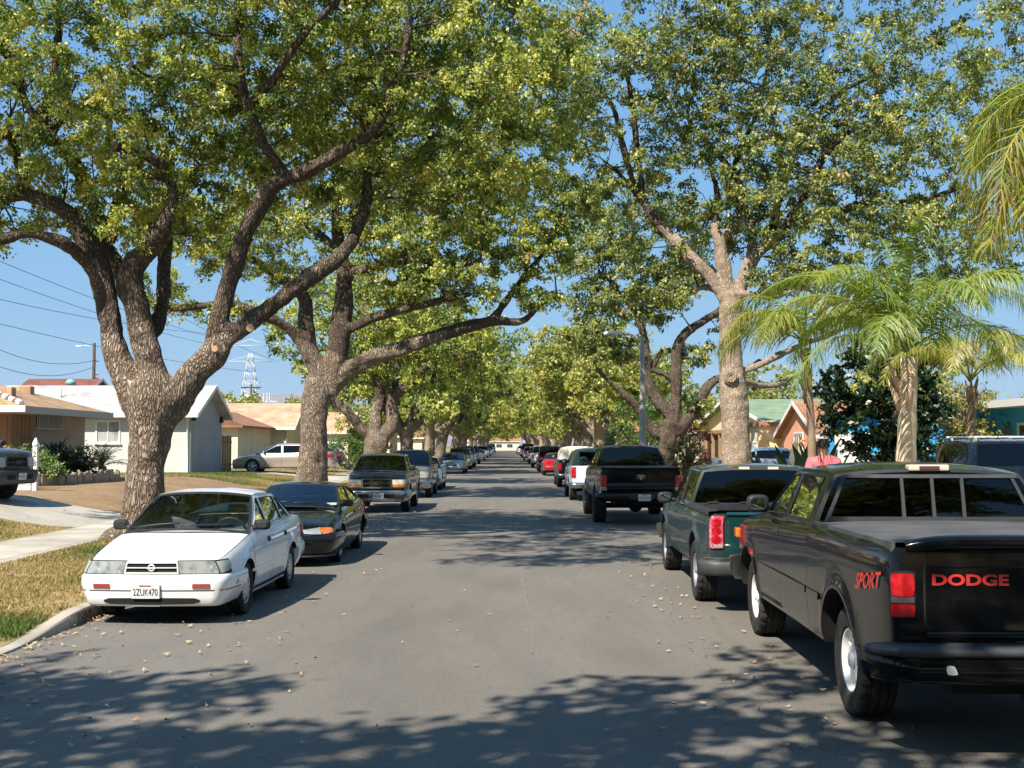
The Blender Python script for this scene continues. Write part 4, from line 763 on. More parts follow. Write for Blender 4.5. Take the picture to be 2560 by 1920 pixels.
    # ------------------------------------------------------------ wheels
    def wheels(c,tw=.19,rim='steel',rr=.2,tr=None,ins=.0,rm='rimsilver',blocks=False,steer=0.):
        n=28 if c.lo else (72 if blocks else 44); Rw=c.Rw; w=tw/2
        for ya in c.ax:
            for sg in (1,-1):
                xo=(tr if tr else float(c.hw(ya))*.985)-ins; x=sg*(xo-w); t=MB()
                g=Rw-.011; pr=[(rr,-.75),(rr+.012,-.92),(Rw*.84,-1.),(Rw*.93,-.98),(Rw*.975,-.88),(Rw*.995,-.74),(Rw,-.5),(g,-.49),(g,-.41),(Rw,-.40),(Rw,-.06),(g,-.05),(g,.05),(Rw,.06),(Rw,.40),(g,.41),(g,.49),(Rw,.5),(Rw*.995,.74),(Rw*.975,.88),(Rw*.93,.98),(Rw*.84,1.),(rr+.012,.92),(rr,.75)]
                th=np.linspace(0,2*np.pi,n,endpoint=False); P=[]
                for r_,h in pr:
                    row=[]
                    for i,a in enumerate(th):
                        r2=r_-(.010 if blocks and .4<abs(h)<.95 and (i%3==(0 if h>0 else 1)) and r_>Rw*.9 else 0); row.append((h*w,r2*math.cos(a),r2*math.sin(a)))
                    P.append(row)
                t.grid(P,0,not blocks,closev=True)
                wo=t.build('wheel',M['rubber'],c.o); wo.location=(x,ya,Rw); wo.rotation_euler=(0,0,steer if ya>0 else 0); k=MB(); s=sg
                X=lambda h:s*h*w
                k.lathe([(rr+.004,X(.78)),(rr-.006,X(.86)),(rr-.016,X(.80)),(rr-.024,X(.35)),(rr-.03,X(-.6))],(0,0,0),(1,0,0),n,0)
                if rim=='steel':
                    k.lathe([(rr-.024,X(.30)),(rr*.80,X(.42)),(rr*.62,X(.62)),(rr*.40,X(.66)),(rr*.34,X(.50)),(rr*.30,X(.82)),(rr*.16,X(.9)),(.001,X(.9))],(0,0,0),(1,0,0),n,0)
                    for i in range(8):
                        a=i*math.pi/4; p=np.array([X(.50),math.cos(a)*rr*.74,math.sin(a)*rr*.74]); k.tube([p-np.array([s*.004,0,0]),p+np.array([s*.006,0,0])],rr*.075,10,1)
                elif rim=='cap':
                    k.lathe([(rr-.012,X(.72)),(rr*.85,X(.84)),(rr*.5,X(.90)),(.001,X(.92))],(0,0,0),(1,0,0),n,0)
                    for i in range(12):
                        a=i*math.pi/6; p=np.array([X(.865),math.cos(a)*rr*.70,math.sin(a)*rr*.70]); k.tube([p-np.array([s*.004,0,0]),p+np.array([s*.005,0,0])],rr*.06,8,1)
                else:
                    k.lathe([(rr-.024,X(.2)),(.001,X(.15))],(0,0,0),(1,0,0),n,1); ns=int(rim[5:] or 5)
                    for i in range(ns):
                        a=i*2*math.pi/ns+.3; u=np.array([0,math.cos(a),math.sin(a)]); v=np.array([0,-math.sin(a),math.cos(a)]); w0,w1=rr*.20,rr*(.23 if ns<6 else .16)
                        q=[(r_,e) for r_,e in ((rr*.12,-w0),(rr*.95,-w1),(rr*.95,w1),(rr*.12,w0))]; k.prism(q,lambda r_,e,d:tuple(u*r_+v*e+np.array([X(.52+.20*(1-r_/rr))+s*d,0,0])),-.03,.0,0)
                    k.lathe([(rr*.27,X(.70)),(rr*.22,X(.86)),(.001,X(.9))],(0,0,0),(1,0,0),16,0); k.lathe([(rr-.012,X(.78)),(rr*.88,X(.66)),(rr*.86,X(.4))],(0,0,0),(1,0,0),n,0)
                k.build('rim',[M[rm],M['hub']],wo)
        return c
    def part(c,name,mb,mats,bevel=0,parent=None,lab=None):
        o=mb.build(name,mats,parent or c.o,bevel); 
        if lab: o['label']=lab
        return o
    def mirror(c,y,z,w=.19,h=.13,d=.1,m=None,arm=.1,face=-1,sides=(1,-1)):
        for sg in sides:
            x0=float(c.gx(y,z-.02)); mb=MB(); g=[]
            cx=sg*(x0+arm+w/2)
            for v in np.linspace(0,1,6):
                k=[.72,.95,1,.97,.85,.55][int(round(v*5))]; g.append([(cx+sg*w/2*k*math.copysign(abs(math.cos(a))**.6,math.cos(a)),y+face*d*(.5-v)*1.,z+h/2*k*math.copysign(abs(math.sin(a))**.6,math.sin(a))) for a in np.linspace(0,2*np.pi,16,endpoint=False)])
            mb.grid(g,0,True,closev=True); mb.add(g[0],[tuple(range(16))],0); mb.add(g[-1],[tuple(range(16))],0)
            mb.tube([(sg*(x0-.03),y+.02,z-.03),(sg*(x0+arm+.03),y,z-.03)],.028,8)
            o=c.part('side_mirror',mb,[m or M['plastic']]); o.data.set_sharp_from_angle(angle=R(40))
            q=MB(); a=g[0]; q.add([(cx+(p[0]-cx)*.9,p[1]+face*.004,z+(p[2]-z)*.9) for p in a],[tuple(range(16))]); q.build('mirror_glass',M['mirror'],o)
    def seats(c,y,x=.36,z=.42,top=1.12,rear=None,dash=True,wheel=True):
        for sx in (x,-x):
            mb=MB(); mb.box(sx-.24,sx+.24,y-.05,y+.48,z,z+.16); g=Matrix.Translation((sx,y-.05,z+.1))@Matrix.Rotation(R(-14),4,'X'); mb.box(-.23,.23,-.14,0,0,.58,0,g); mb.box(-.12,.12,-.12,-.03,.62,.62+max(.08,top-z-.75),0,g); c.part('seat',mb,[M['seat']],.035)
        mb=MB()
        if rear: mb.box(-.6,.6,rear,rear+.4,z,z+.16); g=Matrix.Translation((0,rear,z+.1))@Matrix.Rotation(R(-18),4,'X'); mb.box(-.6,.6,-.14,0,0,.52,0,g); c.part('rear_seat',mb,[M['seat']],.035)
        if dash:
            yA=c.G['A'][0]; zt=float(c.zt(yA)); mb=MB(); mb.box(-.66,.66,yA-.45,yA-.02,zt-.22,zt-.03); mb.box(-.6,-.2,yA-.5,yA-.3,zt-.1,zt+.02); c.part('dashboard',mb,[M['dash']],.04)
        if wheel:
            mb=MB(); o_=np.array([-x,yA-.62,zt-.02]); th=np.linspace(0,2*np.pi,25); t=R(25); mb.tube([o_+.185*np.array([math.cos(a),math.sin(a)*math.sin(t)*1.,math.sin(a)*math.cos(t)]) for a in th],.015,8); mb.tube([o_+np.array([-.17,0,0]),o_,o_+np.array([.17,0,0])],.018,6); mb.tube([o_,o_+np.array([0,.3,-.16])],.03,8); c.part('steering_wheel',mb,[M['plastic']])
    def plate(c,s,z,txt,front=True,w=.305,h=.152,d=.012,frame=None,tcol='platetxt'):
        mb=MB()
        if frame: c.patch(mb,[(s-w/2-.015,z-h/2-.015),(s+w/2+.015,z-h/2-.015),(s+w/2+.015,z+h/2+.012),(s-w/2-.015,z+h/2+.012)],d-.004,.02,(2,2),2,front)
        c.patch(mb,[(s-w/2,z-h/2),(s+w/2,z-h/2),(s+w/2,z+h/2),(s-w/2,z+h/2)],d,.015,(2,2),0,front)
        if txt:
            sg=-1 if front else 1
            text_to(mb,txt,lambda a,b:c.F(s+sg*a,z-.008+b,d+.003,front),h*.48,w*.86,1)
            c.patch(mb,[(s-.06,z+h*.34),(s+.06,z+h*.34),(s+.06,z+h*.42),(s-.06,z+h*.42)],d+.002,.002,(1,1),3,front)
        c.part('licence_plate',mb,[M['plate'],M[tcol],M['chrome'],M['brownlens']])
def rect(s0,s1,z0,z1): return [(s0,z0),(s1,z0),(s1,z1),(s0,z1)]
PROF=[(0,.93),(.15,.97),(.35,.995),(.6,1.),(.85,.975),(1,.925)]
def inset(poly,e):
    cy=sum(p[0] for p in poly)/len(poly); cz=sum(p[1] for p in poly)/len(poly); return [(y+(cy-y)*e,z+(cz-z)*e) for y,z in poly]
def on_ground(c,front_right=None): pass
PG_L='vehicles parked along the left kerb'; PG_R='vehicles parked along the right kerb'
# ================================================================= white saloon
S=dict(yf=2.06,yr=-2.26,hw=[(-2.26,.66),(-2.2,.74),(-2.05,.79),(-1.5,.818),(0,.82),(1.2,.81),(1.7,.785),(1.95,.76),(2.03,.735),(2.06,.70)],
 zb=[(-2.26,.34),(-1.7,.24),(-1.2,.20),(0,.19),(1.3,.20),(1.7,.22),(2.06,.24)],zt=[(-2.26,.86),(-2.2,.905),(-1.6,.935),(-.6,.915),(.75,.885),(.95,.865),(1.5,.775),(1.9,.70),(2.03,.675),(2.06,.655)],
 cr=[(-2.26,.02),(-1.5,.03),(.8,.05),(1.5,.055),(2.0,.02),(2.06,.012)],prof=[(0,.925),(.2,.975),(.4,.995),(.62,1.),(.8,.985),(.92,.955),(1,.915)],
 fo=[(.2,-.03),(.5,.0),(.7,-.03)],ro=[(.3,.02),(.6,0),(.9,-.03)],bF=.075,bR=.04,ax=(1.215,-1.215),R=.288,Ra=.335,zc=.29,fl=.014,
 green=dict(A=(.86,.10),C=(-1.02,-1.56),roof=[(-1.02,1.262),(-.5,1.30),(-.1,1.305),(.10,1.29)],rw=.575,rc=.062,bul=.03))
p=G(626,1530); q=G(739,1461); hd=math.atan2(-(q[0]-p[0]),q[1]-p[1])
cx=(p[0]+q[0])/2-.80; cy=13.6+1.215
c=Car('parked_car','white four door saloon with hazed headlights parked in the left foreground','car',(cx,cy,0),math.pi-.02,S,M['white_paint'],PG_L)
c.body(doors=[(-.06,.92),(-1.0,-.07)],trunk=-1.62,tmin=.05)
wins=[[(.70,.915),(.50,1.02),(.10,1.245),(.02,1.25),(-.02,.93)],[(-.09,.93),(-.09,1.25),(-.55,1.25),(-.86,1.235),(-.90,.945)],[(-.95,.95),(-.92,1.228),(-1.02,1.20),(-1.32,.96)]]
c.cabin(wins,M['mtint'],M['glass'],M['glass'],bow=(.26,.13,.16,.06))
c.wheels(.175,'cap',.172,tr=.80); c.seats(-.1,.36,.36,1.2,rear=-1.05)
K=lambda *q:[( -a,b) for a,b in q]   # photo-right -> car side
mb=MB()
BP=[(-.02,.20),(.0,.20),(.022,.225),(.03,.30),(.036,.40),(.043,.455),(.035,.515),(.015,.535),(-.02,.538)]
c.bar(mb,-1.42,1.42,BP,60); c.part('front_bumper',mb,[M['white_paint']])
mb=MB(); c.patch(mb,rect(-.55,.55,.222,.292),.032,.03,(20,3),0,True,.5); 
c.patch(mb,rect(-1.2,1.2,.366,.374),.0375,.004,(40,1),0); c.part('air_intake',mb,[M['gap']])
mb=MB(); c.patch(mb,rect(-.10,.22,.203,.222),.026,.01,(6,1),0); c.part('bumper_scuff',mb,[M['dirtylens']])
for sg in (1,-1):
    mb=MB(); c.patch(mb,rect(sg*.30,sg*.705,.545,.675) if sg>0 else rect(-.705,-.30,.545,.675),.014,.03,(10,3),0); 
    c.patch(mb,rect(*sorted((sg*.292,sg*.94)),.537,.683),.008,.02,(14,3),2)
    o=c.part('headlight',mb,[M['lens'],M['chromed'],M['gap']])
    mb=MB(); a,b=sg*.715,sg*.93; c.patch(mb,[(min(a,b),.545+(.03 if sg<0 else 0)),(max(a,b),.545+(.03 if sg>0 else 0)),(max(a,b),.672),(min(a,b),.672)],.014,.03,(8,3),0,True,.2); c.part('corner_lamp',mb,[M['dirtylens']])
    mb=MB(); c.patch(mb,rect(*sorted((sg*.44,sg*.62)),.395,.44),.045,.02,(4,2),0); c.part('turn_signal',mb,[M['brownlens']])
    mb=MB(); c.patch(mb,rect(*sorted((sg*1.02,sg*1.085)),.40,.45),.044,.02,(2,2),0); c.part('side_marker',mb,[M['brownlens']])
mb=MB(); c.patch(mb,rect(-.29,.29,.548,.672),.004,.02,(14,3),1); 
for z0,z1 in ((.545,.561),(.602,.612),(.652,.678)): c.patch(mb,rect(-.29,.29,z0,z1),.022,.03,(14,1),0)
for s_ in (-.285,.285): c.patch(mb,rect(s_-.008,s_+.008,.545,.678),.022,.03,(1,2),0)
mb.lathe([(.022,0),(.026,.01),(.036,.008),(.040,-.004)],c.F(0,.607,.024),(0,1,0),20,0); c.patch(mb,rect(-.05,.05,.600,.614),.036,.02,(2,1),0); c.part('grille',mb,[M['bright'],M['gap']])
c.plate(.05,.365,'2ZUK470',d=.058)
for sg in (1,-1):
    mb=MB(); c.side(mb,[(1.02,.455),(-.86,.455),(-.86,.49),(1.02,.49)],sg,-.002,.012,0)
    c.part('side_moulding',mb,[M['white_paint']])
for sg in (1,-1):
    for yy in (.10,-.86):
        mb=MB(); c.side(mb,[(yy-.02,.735),(yy+.13,.735),(yy+.13,.795),(yy-.02,.795)],sg,-.004,.006,0); c.side(mb,[(yy,.745),(yy+.10,.745),(yy+.10,.77),(yy,.77)],sg,0,.016,0); c.part('door_handle',mb,[M['plastic']],.004)
    mb=MB(); c.bar(mb,*sorted((sg*.45,sg*1.1)),[(0,.62),(.02,.63),(.02,.80),(0,.81)],14,0,False); c.part('tail_light',mb,[M['redlens']])
mb=MB(); c.bar(mb,-1.5,1.5,[(-.02,.28),(.02,.29),(.05,.42),(.045,.52),(.01,.57),(-.02,.575)],50,0,False); c.part('rear_bumper',mb,[M['white_paint']])
c.mirror(.66,.965,.185,.125,.10,arm=.02)
mb=MB()
for x0,x1 in ((.62,.05),(.0,-.55)):
    pts=[]
    for t in np.linspace(0,1,8):
        x=x0+(x1-x0)*t; u=x/.75; pts.append((x,.86+.26*(1-u*u)-.03-.10*t*(1 if t>.3 else .3),.925+.05*(1-abs(u)**2.5)+.03*t))
    mb.tube(pts,.010,6)
c.part('wiper',mb,[M['plastic']])
mb=MB(); mb.box(-.13,.13,.02,.05,1.20,1.265); mb.tube([(0,.05,1.24),(0,.10,1.32)],.012,6); c.part('rear_view_mirror',mb,[M['plastic']],.01)
white=c
# ================================================================= black coupe
S=dict(yf=2.16,yr=-2.24,hw=[(-2.24,.62),(-2.15,.74),(-1.9,.81),(-1.2,.845),(0,.848),(1.2,.84),(1.7,.81),(1.95,.76),(2.09,.66),(2.16,.50)],
 zb=[(-2.24,.33),(-1.6,.22),(0,.18),(1.3,.18),(1.75,.17),(2.16,.18)],zt=[(-2.24,.84),(-2.1,.90),(-1.5,.915),(-.6,.885),(.8,.845),(1.3,.775),(1.8,.66),(2.05,.585),(2.16,.54)],
 cr=[(-2.24,.02),(-1.5,.03),(.8,.055),(1.5,.07),(2.0,.06),(2.16,.04)],prof=[(0,.92),(.2,.97),(.45,1.),(.65,1.),(.82,.975),(.93,.935),(1,.885)],
 fo=[(.2,-.05),(.4,0),(.6,-.06)],bF=.14,bR=.05,ax=(1.31,-1.31),R=.295,Ra=.335,zc=.30,fl=.01,
 green=dict(A=(.98,.18),C=(-.85,-1.62),roof=[(-.85,1.185),(-.4,1.215),(-.05,1.22),(.18,1.205)],rw=.57,rc=.055,bul=.035))
p=G(858,1404)
c=Car('parked_car','glossy black two door coupe with amber and clear headlight behind the white saloon','car',(p[0]-.85-.0,p[1]+1.31,0),math.pi,S,M['coupe_paint'],PG_L)
c.body(doors=[(-.42,.93)],trunk=-1.7,tmin=.05)
c.cabin([[(.78,.885),(.25,1.165),(-.36,1.17),(-.38,.89)],[(-.44,.895),(-.43,1.168),(-.85,1.14),(-1.28,.93),(-1.2,.91)]],M['dtint'],M['tint'],M['dtint'],bow=(.28,.14,.2,.08))
c.wheels(.185,'alloy7',.19,tr=.82); c.seats(-.2,.36,.30,1.12,rear=-1.1)
mb=MB(); BP=[(-.03,.165),(.03,.165),(.05,.19),(.045,.30),(.06,.42),(.05,.49),(.0,.515),(-.03,.52)]
c.bar(mb,-1.45,1.45,BP,60); c.part('front_bumper',mb,[M['coupe_paint']])
mb=MB(); c.patch(mb,rect(-.34,.34,.27,.36),.056,.03,(12,3),0,True,.3); c.patch(mb,rect(-.5,.5,.485,.505),.05,.01,(14,1),0); c.part('air_intake',mb,[M['gap']])
mb=MB(); c.bar(mb,-1.0,1.0,[(.02,.15),(.075,.155),(.085,.175),(.04,.185)],30); c.part('front_lip',mb,[M['plastic']])
for sg in (1,-1):
    a=sorted((sg*.34,sg*.66)); z=[(a[0],.50),(a[1],.50),(a[1],.60),(a[0],.60)]
    if sg>0: z=[(a[0],.525),(a[1],.505),(a[1],.615),(a[0],.575)]
    else: z=[(a[0],.505),(a[1],.525),(a[1],.575),(a[0],.615)]
    mb=MB(); c.patch(mb,z,.03,.05,(8,4),0,True,.3); c.part('headlight',mb,[M['lens']])
    a=sorted((sg*.665,sg*.90)); z=[(a[0],.505),(a[1],.535),(a[1],.60),(a[0],.618)] if sg>0 else [(a[0],.535),(a[1],.505),(a[1],.618),(a[0],.60)]
    mb=MB(); c.patch(mb,z,.028,.05,(6,4),0,True,.25); c.part('turn_signal',mb,[M['amber']])
    mb=MB(); c.side(mb,[(-.32,.72),(-.18,.72),(-.18,.765),(-.32,.765)],sg,-.003,.014,0); c.part('door_handle',mb,[M['plastic']],.004)
    mb=MB(); c.bar(mb,*sorted((sg*.45,sg*1.1)),[(0,.62),(.02,.63),(.02,.78),(0,.79)],14,0,False); c.part('tail_light',mb,[M['redlens']])
mb=MB(); c.bar(mb,-1.5,1.5,[(-.02,.28),(.05,.29),(.08,.42),(.075,.52),(.02,.57)],50,0,False); c.part('rear_bumper',mb,[M['coupe_paint']])
mb=MB(); c.patch(mb,[(-.02,.43),(.12,.43),(.12,.55),(-.02,.55)],-.9,.001,(1,1),0) if 0 else None
mb=MB(); mb.box(-.68,-.36,.86,.95,.905,.94); c.part('papers',mb,[mat('pale_paper',(.45,.52,.5),.8)])
c.mirror(.70,.93,.19,.125,.12,arm=.02,m=M['coupe_paint'])
mb=MB()
for x0,x1 in ((.60,.05),(.0,-.55)): mb.tube([(x0+(x1-x0)*t,.98+.28*(1-((x0+(x1-x0)*t)/.75)**2)-.04-.06*t,.905+.05*(1-abs((x0+(x1-x0)*t)/.75)**2.5)+.02*t) for t in np.linspace(0,1,8)],.010,6)
c.part('wiper',mb,[M['plastic']])
coupe=c
# ================================================================= pickups
def pickup_spec(hw=.95,fo=.9,ro=1.15,wb=3.5,R=.38,zb=.42,rail=1.30,belt=1.25,cowl=1.18,nose=1.08,roofz=1.72,rc=.06,cabrear=.9,cablen=2.0,rw=.70,Ra=None,fl=.025,crown=.07,tail=None,lean=.03,rake=.66,noser=.10):
    yf,yr=wb/2+fo,-wb/2-ro; cr_=-wb/2+cabrear; A0=cr_+cablen; A1=A0-rake
    return dict(yf=yf,yr=yr,hw=[(yr,hw*.93),(yr+.04,hw*.965),(yr+.3,hw*.985),(-wb/2+.4,hw),(0,hw*.985),(wb/2,hw*.99),(yf-.35,hw*.97),(yf-.12,hw*.92),(yf-.03,hw*.85),(yf,hw*.79)],
     zb=[(yr,zb+.1),(-wb/2-.6,zb+.05),(-wb/2+.5,zb),(wb/2-.5,zb),(yf,zb+.03)],zt=[(yr,rail),(cr_-.02,rail),(cr_+.02,belt),(A0,cowl),(A0+.3,cowl-.03),(yf-.3,nose+.02),(yf-.06,nose-.03),(yf,nose-noser)],
     cr=[(yr,.005),(A0-.1,.02),(A0+.1,crown),(yf-.3,crown),(yf,.03)],prof=[(0,.955),(.12,.985),(.3,.995),(.55,1.),(.8,1.),(.93,.985),(1,.955)],fo=[(.4,-.02),(.7,.0),(1.1,-lean)],bF=.06,bR=.015,ax=(wb/2,-wb/2),R=R,Ra=Ra or R+.075,zc=R+.03,fl=fl,
     green=dict(A=(A0,A1),C=(cr_+.09,cr_+.02),roof=[(cr_+.09,roofz-.03),(cr_+.4,roofz),(A1-.3,roofz),(A1,roofz-.03)],rw=rw,rc=rc,bul=.03,**{'in':.02})),cr_
def bedbox(c,zfl,y0,y1,w,m=None,wheelbox=True):
    """open load bed: liner walls, floor and rail caps"""
    S=c.S; mb=MB(); zr=float(c.zt((y0+y1)/2)); x=w
    mb.add([(-x,y0,zfl),(x,y0,zfl),(x,y1,zfl),(-x,y1,zfl)],[(0,1,2,3)])
    for a,b in (((-x,y0),(-x,y1)),((x,y1),(x,y0)),((-x,y1),(x,y1)),((x,y0),(-x,y0))): mb.add([(*a,zfl),(*b,zfl),(*b,zr),(*a,zr)],[(0,1,2,3)])
    if wheelbox:
        for sg in (1,-1): a,b=sorted((sg*x,sg*(x-.22))); mb.box(a,b,c.ax[1]-.45,c.ax[1]+.45,zfl,zfl+.25)
    c.part('bed_liner',mb,[m or M['bedliner']])
# ---------------- black club cab with red lettering (right foreground)
S,cr_=pickup_spec(hw=1.0,fo=.97,ro=1.22,wb=3.6,R=.385,zb=.43,rail=1.275,belt=1.27,cowl=1.19,nose=1.09,roofz=1.695,rc=.065,cabrear=.98,cablen=2.12,rw=.735,fl=.02,crown=.15,Ra=.47)
pr=G(2116,1790); pf=G(1895,1586); hd=-.024
ax_mid=(pr+pf)/2; c=Car('pickup_truck','black extended cab pickup with red lettering parked in the right foreground','truck',(ax_mid[0]+.925,ax_mid[1],0),hd,S,M['ram_paint'],PG_R)
A0=S['green']['A'][0]
c.body(doors=[(.28,A0-.06)],bed=(c.yr+.06,cr_-.03),tg=.765,seams=(cr_-.012,),tmin=.06)
rz=1.735
c.cabin([[(A0-.13,1.27),(A0-.66,1.62),(.36,1.645),(.34,1.29)],[(.24,1.29),(.26,1.645),(cr_+.30,1.64),(cr_+.22,1.30)]],M['dtint'],M['dtint'],M['dtint'],bow=(.22,.12,.03,.02))
c.wheels(.262,'alloy5',.222,tr=.935,rm='rimwhite',blocks=True); c.seats(.25,.40,.78,1.62,rear=None)
# rear window frame and mullions
mb=MB(); yb=cr_+.02
def rw_(s,z): 
    v=(z-1.275)/(1.665-1.275); xe=float(c.gx(S['green']['C'][1],c.zt(S['green']['C'][1])))*(1-v)+.735*v
    return (xe*s, S['green']['C'][1]+(S['green']['C'][0]-S['green']['C'][1])*v-.03*(1-s*s)-.012-.02*4*v*(1-v), z)
for s_ in (-.30,.02,.34): mb.prism([(s_*.82-.015,1.33),(s_*.82+.015,1.33),(s_+.016,1.65),(s_-.016,1.65)],lambda a,b,d:tuple(np.array(rw_(a,b))+np.array([0,d,0])),-.014,.006,0)
for z0,z1 in ((1.30,1.335),(1.64,1.668)): 
    for a in np.linspace(-.88,.78,11): mb.prism([(a,z0),(a+.166,z0),(a+.166,z1),(a,z1)],lambda p,q,d:tuple(np.array(rw_(p,q))+np.array([0,d,0])),-.012,.006,0)
for s_ in (-.90,.88): mb.prism([(s_-.018,1.30),(s_+.018,1.30),(s_+.018,1.668),(s_-.018,1.668)],lambda a,b,d:tuple(np.array(rw_(a,b))+np.array([0,d,0])),-.012,.006,0)
c.part('window_frame',mb,[M['greyplastic']],parent=c.rwin)
mb=MB(); mb.box(-.16,.16,cr_+.03,cr_+.14,1.695,1.745); c.part('third_brake_light',mb,[M['hazelens']],.012,c.roof); mb=MB(); mb.box(-.08,.08,cr_+.022,cr_+.05,1.705,1.735); c.part('brake_lens',mb,[M['smoke']],.005,c.roof)
mb=MB(); ty0,ty1=c.yr+.07,cr_-.04; zz=1.30; mb.grid([[(x,y,zz+.012*math.sin(math.pi*(x+.9)/1.8)-.006*math.cos(14*y)) for x in np.linspace(-.93,.93,13)] for y in np.linspace(ty0,ty1,22)],0,True,flip=True)
for a,b in ((-.945,-.925),(.925,.945)): mb.box(a,b,ty0,ty1,1.24,1.305)
c.part('bed_cover',mb,[M['tonneau']])
mb=MB(); g=[]
for x in np.linspace(-.88,.88,31):
    e=1-(abs(x)/.88)**8; y0=c.yr; h_=.03+.05*e; g.append([(x,y0+.20,1.275),(x,y0+.12,1.275+h_*.8),(x,y0+.02,1.275+h_),(x,y0-.05*e,1.27+h_*.9),(x,y0-.055*e-.002,1.265+h_*.5),(x,y0-.015,1.25),(x,y0+.03,1.245)])
mb.grid(g,0,True,flip=True); c.part('tail_spoiler',mb,[M['ram_paint']])
tgo=c.parts['tailgate']
mb=MB(); text_to(mb,'DODGE',lambda a,b:c.F(-.50+a,1.085+b,.006,False),.070,.46,0,bold=.035); c.part('lettering',mb,[M['redtxt']],0,tgo)
mb=MB()
for s_ in (-.775,.775): c.patch(mb,rect(s_-.006,s_+.006,.66,1.27),.003,.006,(1,6),0,False)
c.patch(mb,rect(-.77,.77,.655,.668),.003,.006,(16,1),0,False); c.part('tailgate_gap',mb,[M['gap']],0,tgo)
mb=MB(); c.bar(mb,-.77,.77,[(0,1.155),(.006,1.16),(.006,1.165),(0,1.17)],16,0,False); c.bar(mb,-.77,.77,[(0,.775),(.012,.78),(.012,.73),(0,.72)],16,0,False); c.part('tailgate_crease',mb,[M['ram_paint']],0,tgo)
for sg in (1,-1):
    a,b=sorted((sg*.842,sg*.962)); mb=MB(); c.patch(mb,rect(a,b,.985,1.125),.03,.05,(5,6),0,False,.35); c.patch(mb,rect(a,b,.945,.985),.026,.045,(5,2),1,False,.1); c.patch(mb,rect(a,b,.862,.94),.03,.05,(5,3),0,False,.3); c.patch(mb,rect(a-.012,b+.012,.85,1.138),.014,.03,(5,6),2,False,.2); c.part('tail_light',mb,[M['redlens'],M['smokelens'],M['gap']])
    mb=MB(); text_to(mb,'SPORT',lambda p,q:(sg*(float(c.xs(-2.58+sg*p,1.03+q))+.009),-2.58+sg*p,1.03+q+.12*p),.105,.52,0,.5,.025); c.part('side_lettering',mb,[M['redtxt']])
    mb=MB(); c.side(mb,[(1.42,.83),(1.60,.83),(1.60,.87),(1.42,.87)],sg,-.002,.008,1); text_to(mb,'RAM',lambda p,q:(sg*(float(c.xs(1.53+sg*p,.85+q))+.010),1.53+sg*p,.85+q),.05,.15,0,.2,.02); c.part('badge',mb,[M['redtxt'],M['plastic']])
    mb=MB(); c.side(mb,[(A0-.10,.735),(cr_+.02,.735),(cr_+.02,.785),(A0-.10,.785)],sg,-.003,.012,0); c.part('side_moulding',mb,[M['ram_paint']],.003); mb=MB(); c.side(mb,[(cr_-.04,.735),(-1.8+.56,.735),(-1.8+.53,.785),(cr_-.04,.785)],sg,-.003,.012,0); c.part('side_moulding',mb,[M['ram_paint']],.003)
    mb=MB(); c.side(mb,[(.36,1.10),(.54,1.10),(.54,1.165),(.36,1.165)],sg,-.004,.006,0); c.side(mb,[(.38,1.12),(.52,1.12),(.52,1.15),(.38,1.15)],sg,0,.02,0); c.part('door_handle',mb,[M['plastic']],.004)
    mb=MB(); mb.box(*sorted((sg*.90,sg*.99)),c.yf-.30,c.yf-.16,.92,1.02); c.part('marker_lamp',mb,[M['amber']],.01)
mb=MB(); c.bar(mb,-1.02,1.02,[(-.02,.485),(.16,.49),(.175,.51),(.17,.63),(.15,.655),(-.02,.66)],40,0,False); c.part('rear_bumper',mb,[M['black_paint']])
mb=MB()
for a,b in ((-1.0,-.20),(.20,1.0)): c.bar(mb,a,b,[(-.02,.655),(.175,.645),(.182,.675),(.165,.70),(-.02,.705)],20,0,False)
c.part('bumper_pad',mb,[M['greyplastic']])
mb=MB(); c.patch(mb,[(-.735,.545),(-.665,.545),(-.675,.60),(-.725,.60)],.178,.004,(4,3),0,False,.5); c.part('sticker',mb,[M['plate']])
c.plate(-.065,.55,'5H47382',False,d=.125,frame=True)
mb=MB(); mb.box(-.055,.055,c.yr-.12,c.yr+.4,.28,.38); mb.cyl((-.2,c.yr-.02,.36),(.2,c.yr-.02,.36),.04,None,8); c.part('tow_hitch',mb,[M['greyplastic']],.008)
mb=MB(); mb.box(-.55,.55,c.yr+.2,c.yf-.4,.36,.52); mb.cyl((-.8,-1.8,.385),(.8,-1.8,.385),.06,None,10); mb.sphere((0,-1.8,.39),.15,12); c.part('chassis',mb,[M['under']])
mb=MB(); c.bar(mb,-1.25,1.25,[(-.02,.48),(.08,.49),(.11,.6),(.1,.72),(-.02,.74)],40); c.part('front_bumper',mb,[M['chromed']])
for sg in (1,-1):
    mb=MB(); c.patch(mb,rect(*sorted((sg*.45,sg*.78)),.80,.98),.01,.03,(6,3),0); c.part('headlight',mb,[M['lens']])
c.mirror(A0-.10,1.34,.215,.175,.10,arm=-.005)
bigram=c
